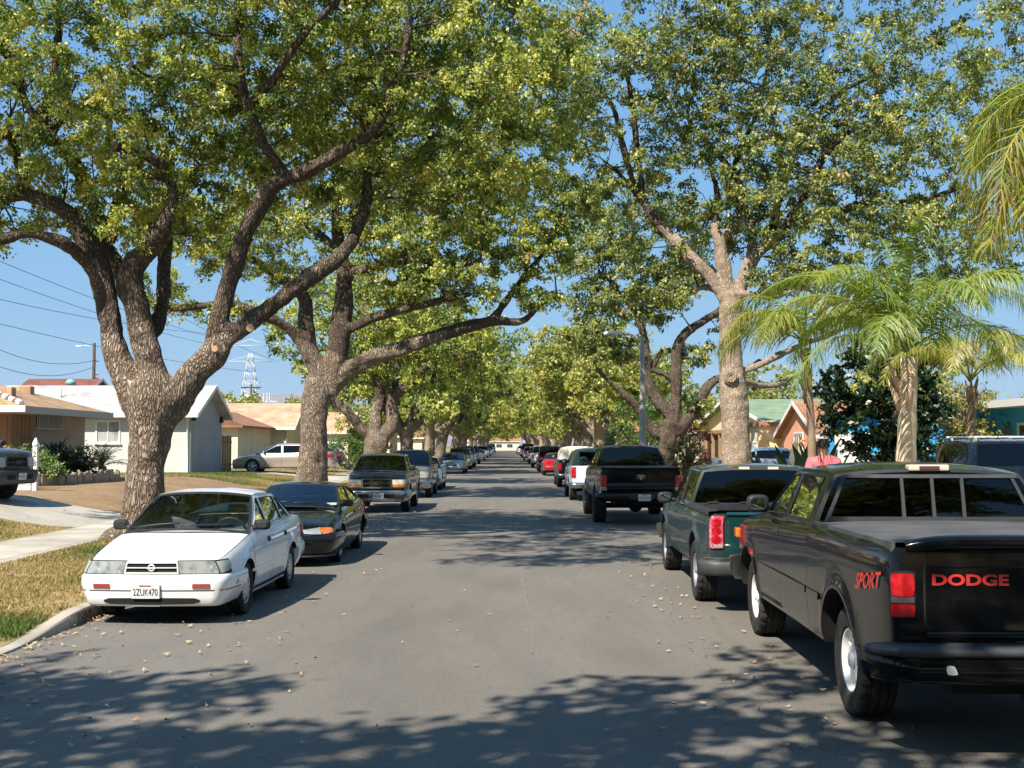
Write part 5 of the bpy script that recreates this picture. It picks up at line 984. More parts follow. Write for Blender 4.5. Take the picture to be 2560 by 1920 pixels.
# ---------------- green extended cab pickup
S,cr_=pickup_spec(hw=.975,fo=.92,ro=1.16,wb=3.62,R=.37,zb=.40,rail=1.12,belt=1.10,cowl=1.05,nose=.98,roofz=1.60,rc=.05,cabrear=.93,cablen=2.18,rw=.73,fl=.03,crown=.06,Ra=.445,noser=.06)
pr=G(1734.6,1501.5); pf=G(1669,1423); am=(pr+pf)/2
c=Car('pickup_truck','dark green pickup with faded dark sides and pinkish tail lamp, between two black pickups','truck',(am[0]+.985-.02,am[1],0),-.03,S,M['flat_dark'],PG_R)
A0=S['green']['A'][0]
c.body(doors=[(.22,A0-.06)],bed=(c.yr+.05,cr_-.03),tg=.775,seams=(cr_-.012,),tmin=.06)
c.parts['tailgate'].data.materials[0]=M['green_paint']
c.cabin([[(A0-.13,1.09),(A0-.64,1.535),(.30,1.555),(.28,1.115)],[(.17,1.115),(.19,1.555),(cr_+.24,1.545),(cr_+.14,1.12)]],M['dtint'],M['tint'],M['tint'],bow=(.2,.1,.05,.03),pillar=M['green_paint'])
c.wheels(.245,'alloy6',.21,tr=.985,rm='rimsilver',blocks=True); c.seats(.2,.40,.75,1.55)
bedbox(c,.72,c.yr+.05,cr_-.05,.80)
mb=MB()
for sg in (1,-1):
    f=[[(sg*(x),y,1.125+h) for x,h in ((.965,-.02),(.955,.022),(.84,.028),(.80,-.01),(.80,-.06))] for y in np.linspace(c.yr+.01,cr_-.05,14)]; mb.grid(f,0,True,flip=sg<0)
mb.box(-.95,.95,cr_-.11,cr_-.04,1.05,1.147)
for a in (-.62,-.2,.2,.62): mb.box(a-.07,a+.07,cr_-.12,cr_-.045,1.147,1.163)
c.part('bed_rail_cap',mb,[M['plastic']],.004)
tgo=c.parts['tailgate']; mb=MB()
for s_ in (-.785,.785): c.patch(mb,rect(s_-.006,s_+.006,.62,1.105),.003,.006,(1,6),0,False)
c.patch(mb,rect(-.78,.78,.615,.63),.003,.006,(16,1),0,False); c.part('tailgate_gap',mb,[M['gap']],0,tgo)
mb=MB(); c.bar(mb,-.78,.78,[(-.03,1.10),(.012,1.097),(.016,1.12),(-.03,1.137)],16,0,False); c.part('tailgate_cap',mb,[M['green_paint']],0,tgo)
mb=MB(); c.bar(mb,-.16,.16,[(0,1.0),(.012,1.0),(.012,1.05),(0,1.05)],6,0,False); c.part('tailgate_handle',mb,[M['plastic']],0,tgo)
for sg in (1,-1):
    a,b=sorted((sg*.80,sg*.945)); mb=MB(); c.patch(mb,rect(a,b,.73,1.10),.02,.04,(4,8),0,False,.1)
    for z in (1.02,.925,.83): c.patch(mb,rect(a+.025,b-.025,z-.045,z+.045),.026,.01,(6,6),1,False,.9)
    c.patch(mb,rect(a+.01,b-.01,.74,.775),.024,.01,(3,1),2,False); c.part('tail_light',mb,[M['pinklens'],M['redlens'],M['lens']])
    mb=MB(); c.side(mb,[(c.yr+.03,.50),(c.yr+.03,.62),(-2.35,.62),(-2.33,.50)],sg,-.003,.02,0); c.part('corner_trim',mb,[M['greyplastic']],.005)
    mb=MB(); c.side(mb,[(A0-.08,.66),(cr_+.02,.66),(cr_+.02,.72),(A0-.08,.72)],sg,-.003,.014,0); c.part('side_moulding',mb,[M['greyplastic']],.003); mb=MB(); c.side(mb,[(cr_-.04,.66),(-1.81+.55,.66),(-1.81+.52,.72),(cr_-.04,.72)],sg,-.003,.014,0); c.part('side_moulding',mb,[M['greyplastic']],.003)
    mb=MB(); c.side(mb,[(.32,.95),(.50,.95),(.50,1.0),(.32,1.0)],sg,-.002,.02,0); c.part('door_handle',mb,[M['plastic']],.004)
    mb=MB(); c.patch(mb,rect(*sorted((sg*.45,sg*.80)),.78,.95),.01,.03,(6,3),0); c.part('headlight',mb,[M['lens']])
mb=MB(); c.bar(mb,-1.0,1.0,[(-.02,.42),(.13,.43),(.155,.46),(.155,.56),(.13,.60),(-.02,.61)],40,0,False); c.part('rear_bumper',mb,[M['greyplastic']])
mb=MB()
for z in (.60,.613,.626): c.bar(mb,-.95,.95,[(-.02,z-.004),(.135,z-.004),(.135,z+.004),(-.02,z+.004)],24,0,False)
c.part('bumper_step',mb,[M['plastic']])
mb=MB(); mb.box(-.26,.26,cr_+.06,cr_+.12,1.578,1.618); c.part('third_brake_light',mb,[M['smoke']],.008,c.roof)
mb=MB(); mb.box(-.26,-.12,cr_+.052,cr_+.10,1.581,1.615); mb.box(.12,.26,cr_+.052,cr_+.10,1.581,1.615); c.part('cargo_lens',mb,[M['hazelens']],.004,c.roof)
mb=MB(); mb.box(-.13,.13,A0-.72,A0-.69,1.42,1.485); c.part('rear_view_mirror',mb,[M['plastic']],.01)
mb=MB(); mb.box(-.55,.55,c.yr+.2,c.yf-.4,.36,.52); mb.cyl((-.8,-1.81,.37),(.8,-1.81,.37),.06,None,10); mb.sphere((0,-1.81,.37),.15,12); c.part('chassis',mb,[M['under']])
mb=MB(); c.bar(mb,-1.25,1.25,[(-.02,.44),(.08,.45),(.11,.55),(.1,.66),(-.02,.68)],40); c.part('front_bumper',mb,[M['chromed']])
c.mirror(A0-.14,1.13,.22,.165,.09,arm=.03)
# ---------------- black lifted pickup
S,cr_=pickup_spec(hw=.985,fo=.98,ro=1.22,wb=3.56,R=.415,zb=.56,rail=1.36,belt=1.33,cowl=1.30,nose=1.22,roofz=1.865,rc=.05,cabrear=1.02,cablen=2.7,rw=.70,fl=.04,crown=.10,Ra=.50,rake=.8)
pr=G(1483,1305); c=Car('pickup_truck','lifted black pickup with knobbly tyres sticking out and privacy rear window','truck',(pr[0]+1.05,pr[1]+1.78,0),0.,S,M['ram_paint'],PG_R)
A0=S['green']['A'][0]
c.body(doors=[(.45,A0-.06),(cr_+.12,.43)],bed=(c.yr+.06,cr_-.03),tg=.80,seams=(cr_-.012,),tmin=.06)
c.cabin([[(A0-.13,1.35),(A0-.78,1.80),(.52,1.82),(.50,1.36)],[(.40,1.36),(.42,1.82),(cr_+.30,1.81),(cr_+.2,1.37)]],M['dtint'],M['tint'],M['dtint'],bow=(.25,.12,.05,.03))
c.wheels(.31,'alloy8',.215,tr=1.055,rm='plastic',blocks=True)
mb=MB(); mb.grid([[(x,y,1.375) for x in np.linspace(-.93,.93,7)] for y in np.linspace(c.yr+.05,cr_-.04,8)],0,True,flip=True); c.part('bed_cover',mb,[M['tonneau']])
tgo=c.parts['tailgate']; mb=MB(); c.bar(mb,-.96,.96,[(-.06,1.375),(.035,1.365),(.04,1.345),(.0,1.32)],30,0,False); c.part('tail_spoiler',mb,[M['ram_paint']],0,tgo)
mb=MB()
for s_ in (-.80,.80): c.patch(mb,rect(s_-.006,s_+.006,.76,1.34),.003,.006,(1,6),0,False)
c.part('tailgate_gap',mb,[M['gap']],0,tgo); mb=MB(); c.bar(mb,-.79,.79,[(0,1.0),(.014,.985),(.014,.80),(0,.79)],16,0,False); c.part('tailgate_panel',mb,[M['ram_paint']],0,tgo)
mb=MB()
hd2=[(-.035,-.075),(0,-.09),(.035,-.075),(.05,-.02),(.06,.03),(.095,.02),(.10,-.03),(.075,-.05),(.11,-.06),(.13,0),(.12,.06),(.07,.085),(.03,.07),(0,.08),(-.03,.07),(-.07,.085),(-.12,.06),(-.13,0),(-.11,-.06),(-.075,-.05),(-.10,-.03),(-.095,.02),(-.06,.03),(-.05,-.02)]
mb.prism([(a*.75,b*.75) for a,b in hd2],lambda a,b,d:tuple(np.array(c.F(a,1.14+b,.01,False))+np.array([0,d,0])),-.012,0.,0); c.part('emblem',mb,[M['chromed']],0,tgo)
for sg in (1,-1):
    a,b=sorted((sg*.815,sg*.99)); mb=MB(); c.patch(mb,rect(a,b,.92,1.19),.03,.05,(5,6),0,False,.15); c.patch(mb,rect(a,b,.83,.91),.03,.05,(5,2),1,False,.15); c.part('tail_light',mb,[M['redlens'],M['lens']])
    mb=MB(); mb.cyl((sg*.50,c.yr-.02,.60),(sg*.50,c.yr+.3,.60),.055,None,14,0,False); mb.cyl((sg*.50,c.yr+.02,.60),(sg*.50,c.yr+.03,.60),.045,None,14,1); c.part('exhaust_tip',mb,[M['chrome'],M['gap']])
    mb=MB(); c.patch(mb,rect(*sorted((sg*.45,sg*.80)),.88,1.06),.01,.03,(6,3),0); c.part('headlight',mb,[M['lens']])
mb=MB(); c.bar(mb,-1.03,1.03,[(-.02,.56),(.12,.57),(.15,.60),(.15,.72),(.12,.76),(-.02,.77)],40,0,False); c.part('rear_bumper',mb,[M['ram_paint']])
mb=MB(); c.patch(mb,[(-.30,.62),(.30,.62),(.36,.76),(-.36,.76)],.153,.01,(6,2),0,False); c.part('bumper_step',mb,[M['plastic']])
c.plate(.07,.66,'8X42150',False,d=.17)
mb=MB(); mb.box(-.28,.28,cr_+.07,cr_+.14,1.85,1.885); c.part('third_brake_light',mb,[M['redlens']],.008,c.roof)
mb=MB(); mb.box(-.6,.6,c.yr+.25,c.yf-.4,.48,.60); mb.cyl((-.85,-1.78,.415),(.85,-1.78,.415),.07,None,10); mb.sphere((0,-1.78,.42),.18,12); c.part('chassis',mb,[M['under']])
mb=MB(); c.bar(mb,-1.25,1.25,[(-.02,.56),(.08,.57),(.11,.66),(.1,.76),(-.02,.78)],40); c.part('front_bumper',mb,[M['plastic']])
c.mirror(A0-.2,1.46,.24,.25,.1,arm=.06)
# ---------------- compact pickups seen from the front (left row)
def front_truck(name,label,cat,loc,rz,pm,grp,w=.87,roofz=1.62,nose=1.07,R=.36,cap=None,bump='chromed',grille='chrome',lensm='lens',amber=True,plate=None,lift=0.,suv=False,mir=True,wb=2.9,zb=.40,lo=False,oval=True,inter=True,wm='dtint',fm='tint'):
    S,cr_=pickup_spec(hw=w,fo=.82,ro=1.05,wb=wb,R=R,zb=zb+lift,rail=1.16+lift,belt=1.14+lift,cowl=1.12+lift,nose=nose+lift,roofz=roofz+lift,rc=.05,cabrear=.85 if not suv else -.80,cablen=wb*.72 if not suv else wb*.72+1.65,rw=w-.22,fl=.03,crown=.05,noser=.08)
    c=Car(name,label,cat,loc,rz,S,pm,grp,lo); A0,A1=S['green']['A']; c.body(doors=[(A0-1.15,A0-.06)],bed=None if suv else (c.yr+.06,cr_-.03),tg=.7*w,tmin=.06)
    z0,z1=1.16+lift,roofz+lift-.065
    wins=[[(A0-.15,z0),(A0-.66,z1),(A0-1.08,z1+.015),(A0-1.10,z0)]]
    if suv: wins+=[[(A0-1.2,z0),(A0-1.18,z1+.015),(A0-2.05,z1+.015),(A0-2.05,z0)],[(A0-2.16,z0),(A0-2.16,z1+.015),(cr_+.25,z1),(cr_+.2,z0)]]
    else: wins+=[[(A0-1.2,z0),(A0-1.18,z1+.015),(cr_+.25,z1),(cr_+.18,z0)]]
    c.cabin(wins,M[wm],M[fm],M['dtint'],bow=(.2,.1,.04,.02)); c.wheels(.235,'alloy5',R*.55,tr=w-.01)
    if inter: c.seats(A0-1.15,.36,.75+lift,1.45+lift)
    if not suv: bedbox(c,.75+lift,c.yr+.06,cr_-.05,w-.17)
    b=zb+lift; n=nose+lift; hl0,hl1=n-.36,n-.135
    mb=MB(); c.bar(mb,-1.2,1.2,[(-.02,b-.08),(.05,b-.09),(.10,b-.05),(.115,b+.1),(.10,b+.21),(.07,b+.235),(-.02,b+.24)],44); fb=c.part('front_bumper',mb,[M[bump]])
    mb=MB()
    for a,e in ((-.52,-.22),(.22,.52)): c.patch(mb,rect(a,e,b+.02,b+.13),.118,.01,(6,2),0)
    c.part('bumper_slot',mb,[M['gap']],0,fb)
    for sg in (1,-1):
        mb=MB(); c.patch(mb,rect(*sorted((sg*.44,sg*(w-.03))),hl0+.085,hl1),.02,.04,(8,3),0,True,.08); c.part('headlight',mb,[M[lensm]])
        mb=MB(); c.patch(mb,rect(*sorted((sg*.44,sg*(w-.03))),hl0+.01,hl0+.08),.018,.04,(8,2),0); c.part('turn_signal',mb,[M['amber'] if amber else M['dirtylens']])
    mb=MB(); c.patch(mb,rect(-.42,.42,hl0-.01,hl1+.02),.006,.03,(10,4),1)
    for a,e,z0_,z1_ in ((-.43,.43,hl1-.005,hl1+.035),(-.43,.43,hl0-.02,hl0+.02),(-.43,-.385,hl0,hl1),(.385,.43,hl0,hl1),(-.4,.4,(hl0+hl1)/2-.012,(hl0+hl1)/2+.012),(-.15,-.13,hl0,hl1),(.13,.15,hl0,hl1)): c.patch(mb,rect(a,e,z0_,z1_),.03,.04,(10,1),0)
    if oval: c.patch(mb,rect(-.11,.11,(hl0+hl1)/2-.045,(hl0+hl1)/2+.045),.042,.02,(8,6),0,True,1.)
    c.part('grille',mb,[M[grille],M['gap']])
    if plate: c.plate(-.06,b+.09,plate,d=.125)
    for sg in (1,-1):
        mb=MB(); c.bar(mb,*sorted((sg*.72*w,sg*w)),[(0,.72+lift),(.02,.73+lift),(.02,1.08+lift),(0,1.09+lift)],6,0,False); c.part('tail_light',mb,[M['redlens']])
        mb=MB(); c.side(mb,[(A0-1.05,.98+lift),(A0-.90,.98+lift),(A0-.90,1.03+lift),(A0-1.05,1.03+lift)],sg,-.002,.018,0); c.part('door_handle',mb,[M['plastic']])
    mb=MB(); c.bar(mb,-1.0,1.0,[(-.02,b),(.12,b+.01),(.13,b+.16),(-.02,b+.18)],24,0,False); c.part('rear_bumper',mb,[M[bump]])
    mb=MB(); mb.box(-.5,.5,c.yr+.25,c.yf-.4,b-.06,b+.06); mb.cyl((-.75,-wb/2,R),(.75,-wb/2,R),.06,None,8); c.part('chassis',mb,[M['under']])
    if mir: c.mirror(A0-.14,1.26+lift,.19,.15,.09,arm=.04)
    return c
p=G(1046,1272); c=front_truck('pickup_truck','dark grey pickup with chrome grille and chrome bumper parked behind the black coupe','truck',(-2.78-.88,33.6+.82+1.45,0),math.pi,M['pewter'],PG_L,plate='4X2D407',lensm='hazelens')
c=front_truck('pickup_truck','dusty grey tan pickup parked close behind the dark grey pickup','truck',(-2.72-.86,43+2.2,0),math.pi,M['greytan'],PG_L,w=.85,roofz=1.66,nose=1.06,amber=False,grille='greyplastic',oval=False,lift=.03)
# pickup in the left drive
g=G(46,1254,.62); zz=float(zl(np.array(-12.5),np.array(27.)))
c=front_truck('pickup_truck','dark grey pickup with big rugged bumper standing on the driveway at the left edge','truck',(-13.5,27.75,.62),-math.pi/2-.17,paint('dark_slate_paint',(.012,.013,.017),.35,.2,dust=.06),None,w=.92,roofz=1.62,nose=1.06,bump='greyplastic',grille='greyplastic',lensm='dirtylens',amber=False,plate='7D34107',lift=.08,R=.37,fm='tint')
# ================================================================= houses
M['stucco_tan']=mat('tan_stucco',(.44,.36,.27),.95,var=((.8,(.39,.315,.235),.4,.65,6),),bump=(120,.3,.01),spec=.1)
M['board']=mat('brown_board_siding',(.36,.225,.125),.85,var=((2,(.30,.18,.10),.4,.65,6),),spec=.1)
M['stucco_grey']=mat('pale_grey_stucco',(.60,.585,.55),.95,var=((.7,(.54,.525,.49),.4,.65,7),(5,(.5,.47,.43),.62,.75)),bump=(120,.3,.01),spec=.1)
M['siding_grey']=mat('blue_grey_siding',(.37,.39,.40),.9,var=((.9,(.33,.35,.36),.4,.65,6),),spec=.1)
M['cream_wall']=mat('cream_stucco',(.74,.63,.47),.95,var=((.7,(.68,.57,.42),.4,.65,6),),spec=.1)
M['yellow_wall']=mat('yellow_cream_stucco',(.80,.65,.42),.95,var=((.7,(.74,.59,.37),.4,.65,6),),spec=.1)
M['orange_wall']=mat('salmon_stucco',(.72,.37,.24),.95,var=((.8,(.66,.33,.21),.4,.65,6),),spec=.1)
M['blue_wall']=mat('bright_blue_stucco',(.06,.44,.86),.95,var=((.8,(.05,.38,.76),.4,.65,6),),spec=.1)
M['white_trim']=mat('white_trim',(.78,.77,.74),.7,var=((3,(.68,.66,.62),.5,.7),)); M['grey_trim']=mat('grey_trim',(.42,.41,.385),.8); M['teal_trim']=mat('teal_trim',(.25,.42,.40),.8)
M['white_door']=mat('white_garage_door',(.74,.74,.73),.6,var=((1.2,(.68,.68,.66),.4,.7),)); M['pane']=mat('window_pane',(.03,.035,.04),.06,0,0,spec=.8); M['curtain']=mat('curtain_pane',(.42,.42,.40),.25,0,.6,var=((1.2,(.2,.2,.2),.45,.6,2),))
M['iron']=mat('painted_iron',(.55,.53,.48),.6); M['dark']=mat('dark_opening',(.02,.018,.016),.8); M['wood']=mat('weathered_wood',(.38,.25,.13),.9,var=((4,(.26,.17,.09),.4,.7,6),),sc=(4,4,.4))
M['sh_grey']=brick('grey_shingles',(.50,.49,.46),(.43,.42,.395),(.33,.32,.30),.32,.14,.006,'xy'); M['sh_tan']=brick('tan_tiles',(.50,.33,.20),(.43,.27,.16),(.26,.16,.09),.30,.18,.02,'xy',bumpd=.03)
M['sh_orange']=brick('orange_tan_shingles',(.56,.36,.24),(.49,.30,.19),(.36,.22,.14),.5,.16,.01,'xy'); M['sh_brown']=brick('brown_shingles',(.40,.20,.12),(.33,.16,.09),(.2,.1,.06),.4,.16,.012,'xy'); M['sh_red']=brick('red_brown_shingles',(.25,.10,.075),(.21,.085,.06),(.12,.05,.04),.3,.14,.008,'xy')
M['sh_green']=brick('green_shingles',(.23,.30,.19),(.21,.275,.17),(.15,.2,.125),.3,.14,.006,'xy'); M['flatroof']=mat('pale_flat_roof',(.62,.61,.58),.9)
def slab(mb,pts,th,mi=0,mi2=None):
    p=[np.array(q,float) for q in pts]; n=np.cross(p[1]-p[0],p[2]-p[0]); n/=np.linalg.norm(n); n*=np.sign(n[2]) if n[2] else 1
    a=[tuple(q) for q in p]; b=[tuple(q-n*th) for q in p]; k=len(p)
    mb.add(a,[tuple(range(k))],mi); mb.add(b,[tuple(range(k))[::-1]],mi if mi2 is None else mi2); mb.add(a+b,[(i,(i+1)%k,k+(i+1)%k,k+i) for i in range(k)],mi if mi2 is None else mi2)
def window(o,face,u0,u1,z0,z1,at,frame='white_trim',pane='pane',mull=1,bars=0,t=.07,sill=True,name='window'):
    """face: 'x-','x+','y-','y+' outward normal of a wall at coordinate at"""
    ax=face[0]; sg=1 if face[1]=='+' else -1
    def bx(mb,a0,a1,d0,d1,c0,c1,mi=0):
        d0,d1=sorted((at+sg*d0,at+sg*d1))
        if ax=='y': mb.box(a0,a1,d0,d1,c0,c1,mi)
        else: mb.box(d0,d1,a0,a1,c0,c1,mi)
    mb=MB(); bx(mb,u0-t,u1+t,-.03,.04,z1,z1+t); bx(mb,u0-t,u1+t,-.03,.04,z0-t,z0); bx(mb,u0-t,u0,-.03,.04,z0,z1); bx(mb,u1,u1+t,-.03,.04,z0,z1)
    for i in range(mull): u=u0+(u1-u0)*(i+1)/(mull+1); bx(mb,u-.025,u+.025,.004,.03,z0,z1)
    if sill: bx(mb,u0-t-.05,u1+t+.05,-.03,.09,z0-t-.04,z0-t)
    w=mb.build(name,M[frame],o); mb=MB(); bx(mb,u0,u1,-.03,.003,z0,z1); mb.build('pane',M[pane],w)
    if bars:
        mb=MB()
        for i in range(bars): u=u0+(u1-u0)*(i+.5)/bars; bx(mb,u-.02,u+.02,.06,.085,z0-.03,z1+.03)
        bx(mb,u0-.03,u1+.03,.06,.08,z0-.04,z0-.01); bx(mb,u0-.03,u1+.03,.06,.08,z1+.01,z1+.04); mb.build('window_bars',M['iron'],w)
    return w
def garage_door(o,face,u0,u1,z0,z1,at,m='white_door',frame='white_trim',rows=4):
    ax=face[0]; sg=1 if face[1]=='+' else -1
    def bx(mb,a0,a1,d0,d1,c0,c1,mi=0):
        d0,d1=sorted((at+sg*d0,at+sg*d1))
        if ax=='y': mb.box(a0,a1,d0,d1,c0,c1,mi)
        else: mb.box(d0,d1,a0,a1,c0,c1,mi)
    mb=MB(); h=(z1-z0)/rows
    for i in range(rows): bx(mb,u0,u1,-.05,.012,z0+i*h+.012,z0+(i+1)*h-.012)
    bx(mb,u0,u1,-.05,.002,z0,z1); d=mb.build('garage_door',M[m],o)
    mb=MB(); bx(mb,u0-.1,u0,-.05,.03,z0,z1+.1); bx(mb,u1,u1+.1,-.05,.03,z0,z1+.1); bx(mb,u0,u1,-.05,.03,z1,z1+.1); mb.build('door_frame',M[frame],d)
def gable(o,x0,x1,y0,y1,eave,rise,wall,roof,trim,axis='x',ov=.45,gov=.35,gw=None,th=.14,z0=-.8):
    """ridge along axis"""
    mb=MB(); mb.box(x0,x1,y0,y1,z0,eave); w=mb.build('wall',wall,o)
    m=(y0+y1)/2 if axis=='x' else (x0+x1)/2; hs=((y1-y0) if axis=='x' else (x1-x0))/2; sl=rise/hs; f=(lambda a,b,z:(a,b,z)) if axis=='x' else (lambda a,b,z:(b,a,z))
    a0,a1=(x0,x1) if axis=='x' else (y0,y1)
    for a,d in ((a0,.0),(a1,-.2)):
        mb=MB(); P=[(m-hs+.001,eave+.002),(m+hs-.001,eave+.002),(m,eave+rise-.05)]; mb.prism(P,lambda u,v,dd:f(a+d+dd,u,v),0.002,.198)
        mb.build('gable',gw or wall,o)
    mb=MB()
    for s in (-1,1): slab(mb,[f(a0-gov,m+s*(hs+ov),eave-sl*ov+.12),f(a1+gov,m+s*(hs+ov),eave-sl*ov+.12),f(a1+gov,m+s*.005,eave+rise+.12),f(a0-gov,m+s*.005,eave+rise+.12)],th)
    r=mb.build('roof',roof,o); mb=MB()
    for s in (-1,1):
        b=m+s*(hs+ov); z=eave-sl*ov+.12; q=[f(a0-gov,b,z-.16),f(a1+gov,b+s*.03,z+.012)]; x_=sorted((q[0][0],q[1][0])); y_=sorted((q[0][1],q[1][1])); mb.box(*x_,*y_,z-.16,z+.012)
        for a in (a0-gov,a1+gov):
            e=-.025 if a<a0 else .025; P=[(m+s*(hs+ov),z-.18),(m+s*(hs+ov),z+.01),(m+s*.0,eave+rise+.14),(m+s*.0,eave+rise-.06)]; mb.prism(P,lambda u,v,dd:f(a+dd,u,v),min(e,0),max(e,0))
    mb.build('fascia',trim,o); return w,r
# ---- tan house
o=empty('house',(-15.2,36.5,.62),0,'tan stucco bungalow with tiled hip roof and barred window behind the planter','house')
mb=MB(); mb.box(-13,0,0,6.5,-.8,2.55); mb.build('wall',M['stucco_tan'],o)
mb=MB(); mb.box(-.42,.02,-.02,1.72,-.8,2.5); mb.box(-13,-.40,-.025,.1,-.8,2.5)
for y in np.arange(.2,1.7,.3): mb.box(.02,.045,y,y+.05,-.8,2.5)
for x in (-.35,-.12,-.9,-1.9): mb.box(x,x+.05,-.05,-.025,-.8,2.5)
mb.build('board_siding',M['board'],o)
mb=MB(); E=[(-13.6,-.75,2.45),(.75,-.75,2.45),(.75,7.2,2.45),(-13.6,7.2,2.45)]; A,B=(-4.2,3.2,3.95),(-9.2,3.2,3.95)
slab(mb,[E[0],E[1],A,B],.06); slab(mb,[E[1],E[2],A],.06); slab(mb,[E[2],E[3],B,A],.06); slab(mb,[E[3],E[0],B],.06); rf=mb.build('roof',M['sh_tan'],o)
mb=MB(); mb.box(-13.6,.78,-.79,-.75,2.28,2.47); mb.build('fascia',M['white_trim'],o); mb=MB(); mb.box(.75,.79,-.75,7.2,2.24,2.46); mb.box(-13.6,.75,-.75,7.2,2.24,2.30); mb.build('fascia',M['grey_trim'],o)
mb=MB()
for t in np.linspace(.03,.97,16): p=np.array(E[1])*(1-t)+np.array(A)*t; q=np.array(E[1])*(1-t-.035)+np.array(A)*(t+.035); mb.tube([p+np.array([0,0,.03]),q+np.array([0,0,.06])],[.10,.085],8)
mb.build('hip_tiles',M['white_trim'],rf)
for (x,y) in ((-2.6,2.4),(-1.5,4.6),(-.9,1.6)):
    z=2.45+(0.75-x)/(4.95)*1.5; mb=MB(); mb.box(x-.35,x+.35,y-.18,y+.18,z-.12,z+.18); mb.build('roof_vent',M['sh_orange'],rf,.03)
window(o,'x+',1.9,4.15,1.85,2.42,0,'stucco_tan','pane',1,16)
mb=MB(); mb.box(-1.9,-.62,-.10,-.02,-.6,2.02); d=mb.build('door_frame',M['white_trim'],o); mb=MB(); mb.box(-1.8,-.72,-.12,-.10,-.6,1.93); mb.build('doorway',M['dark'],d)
# ---- grey house with garage gable
o=empty('house',(-13.9,52.3,.72),0,'pale grey house with shingle roof and garage gable facing the street','house')
w,r=gable(o,-14,0,0,5.7,2.62,1.2,M['stucco_grey'],M['sh_grey'],M['white_trim'],'x',.45,.45,M['siding_grey'])
mb=MB(); mb.box(0,.03,0,5.7,-.8,2.62); mb.build('siding',M['siding_grey'],o)
garage_door(o,'x+',.55,4.3,-.2,2.0,.03,'siding_grey','siding_grey'); window(o,'y-',-4.05,-3.1,1.32,2.2,0,'white_trim','curtain',1)
mb=MB(); mb.tube([(-.08,-.42,2.5),(-.08,-.06,2.3),(-.08,-.06,-.1),(-.08,-.2,-.25)],.045,8); mb.build('downspout',M['white_trim'],o)
for x in (-1.2,-6.8): mb=MB(); mb.cyl((x-5,1.4,2.9),(x-5,1.4,3.75),.05,None,8); mb.build('vent_pipe',M['grey_trim'],r)
for y in (.2,5.3): mb=MB(); mb.box(.03,.2,y-.07,y+.07,2.25,2.5); mb.cyl((.12,y,2.5),(.12,y,2.58),.1,.02,8); mb.build('wall_lantern',M['plastic'],o)
# ---- beige house
o=empty('house',(-13.9,76,.55),0,'beige house with orange tan shingle roof behind the parked champagne saloon','house')
gable(o,-14,0,0,6,2.6,1.4,M['cream_wall'],M['sh_orange'],M['white_trim'],'x',.5,.5)
window(o,'y-',-3.3,-2.75,.9,2.1,0,'white_trim','curtain',1,0); window(o,'y-',-1.95,-1.4,.9,2.1,0,'white_trim','curtain',1,4)
mb=MB(); mb.tube([(-.1,-.5,2.4),(-.1,-.08,2.2),(-.1,-.08,-.3)],.06,8); mb.build('downspout',M['white_trim'],o)
mb=MB(); mb.box(-6,-1.1,-9.5,-.02,-.8,2.4); mb.build('porch_wall',M['cream_wall'],o); mb=MB(); slab(mb,[(-6.3,-9.9,2.45),(-.75,-9.9,2.45),(-.75,-.55,2.45),(-2.8,-.55,3.3),(-2.8,-6.5,3.3),(-6.3,-6.5,3.3)][:3]+[(-3.2,-.55,3.4),(-3.2,-7,3.4)],.12); slab(mb,[(-6.3,-9.9,2.45),(-.75,-9.9,2.45),(-3.2,-7,3.4),(-6.3,-7,3.4)],.1); mb.build('porch_roof',M['sh_brown'],o)
# ---- more houses on the left
o=empty('house',(-13.2,99,.5),0,'small house with brown roof and white garage door beyond the beige house','house')
gable(o,-12,0,0,6,2.6,1.5,M['cream_wall'],M['sh_orange'],M['white_trim'],'x',.45,.4); garage_door(o,'y-',-2.8,-.5,-.2,1.9,0)
o=empty('house',(-12.6,128,.5),0,'flat roofed pale house glimpsed between the left trees','house')
mb=MB(); mb.box(-9,0,0,9,-.6,2.5); mb.build('wall',M['cream_wall'],o); mb=MB(); mb.box(-9.5,.6,-.6,9.5,2.5,2.85); mb.build('roof',M['flatroof'],o); window(o,'y-',-4.5,-2.5,.9,2,0)
o=empty('house',(-33.2,80,.6),0,'taller house with red brown roof and teal trim seen over the grey roof','house')
gable(o,0,4.2,0,8,4.35,1.5,M['siding_grey'],M['sh_red'],M['grey_trim'],'x',.6,.5)
mb=MB(); P=[(-1.5,4.1),(2.4,4.1),(.4,5.0)]; mb.prism(P,lambda a,b,d:(a,d,b),-1.6,1.5); mb.build('dormer',M['siding_grey'],o); mb=MB()
for a,b in (((-2.0,4.0),(.4,5.15)),((2.9,4.0),(.4,5.15))): mb.prism([a,b,(b[0],b[1]-.22),(a[0],a[1]-.22)],lambda u,v,d:(u,d,v),-1.72,-1.6)
mb.build('dormer_trim',M['teal_trim'],o)
for x in (3.1,): mb=MB(); mb.cyl((x,2.2,4.6),(x,2.2,5.5),.22,None,10); mb.sphere((x,2.2,5.6),.36,12,0,(1,1,.7)); mb.build('turbine_vent',M['teal_trim'],o)
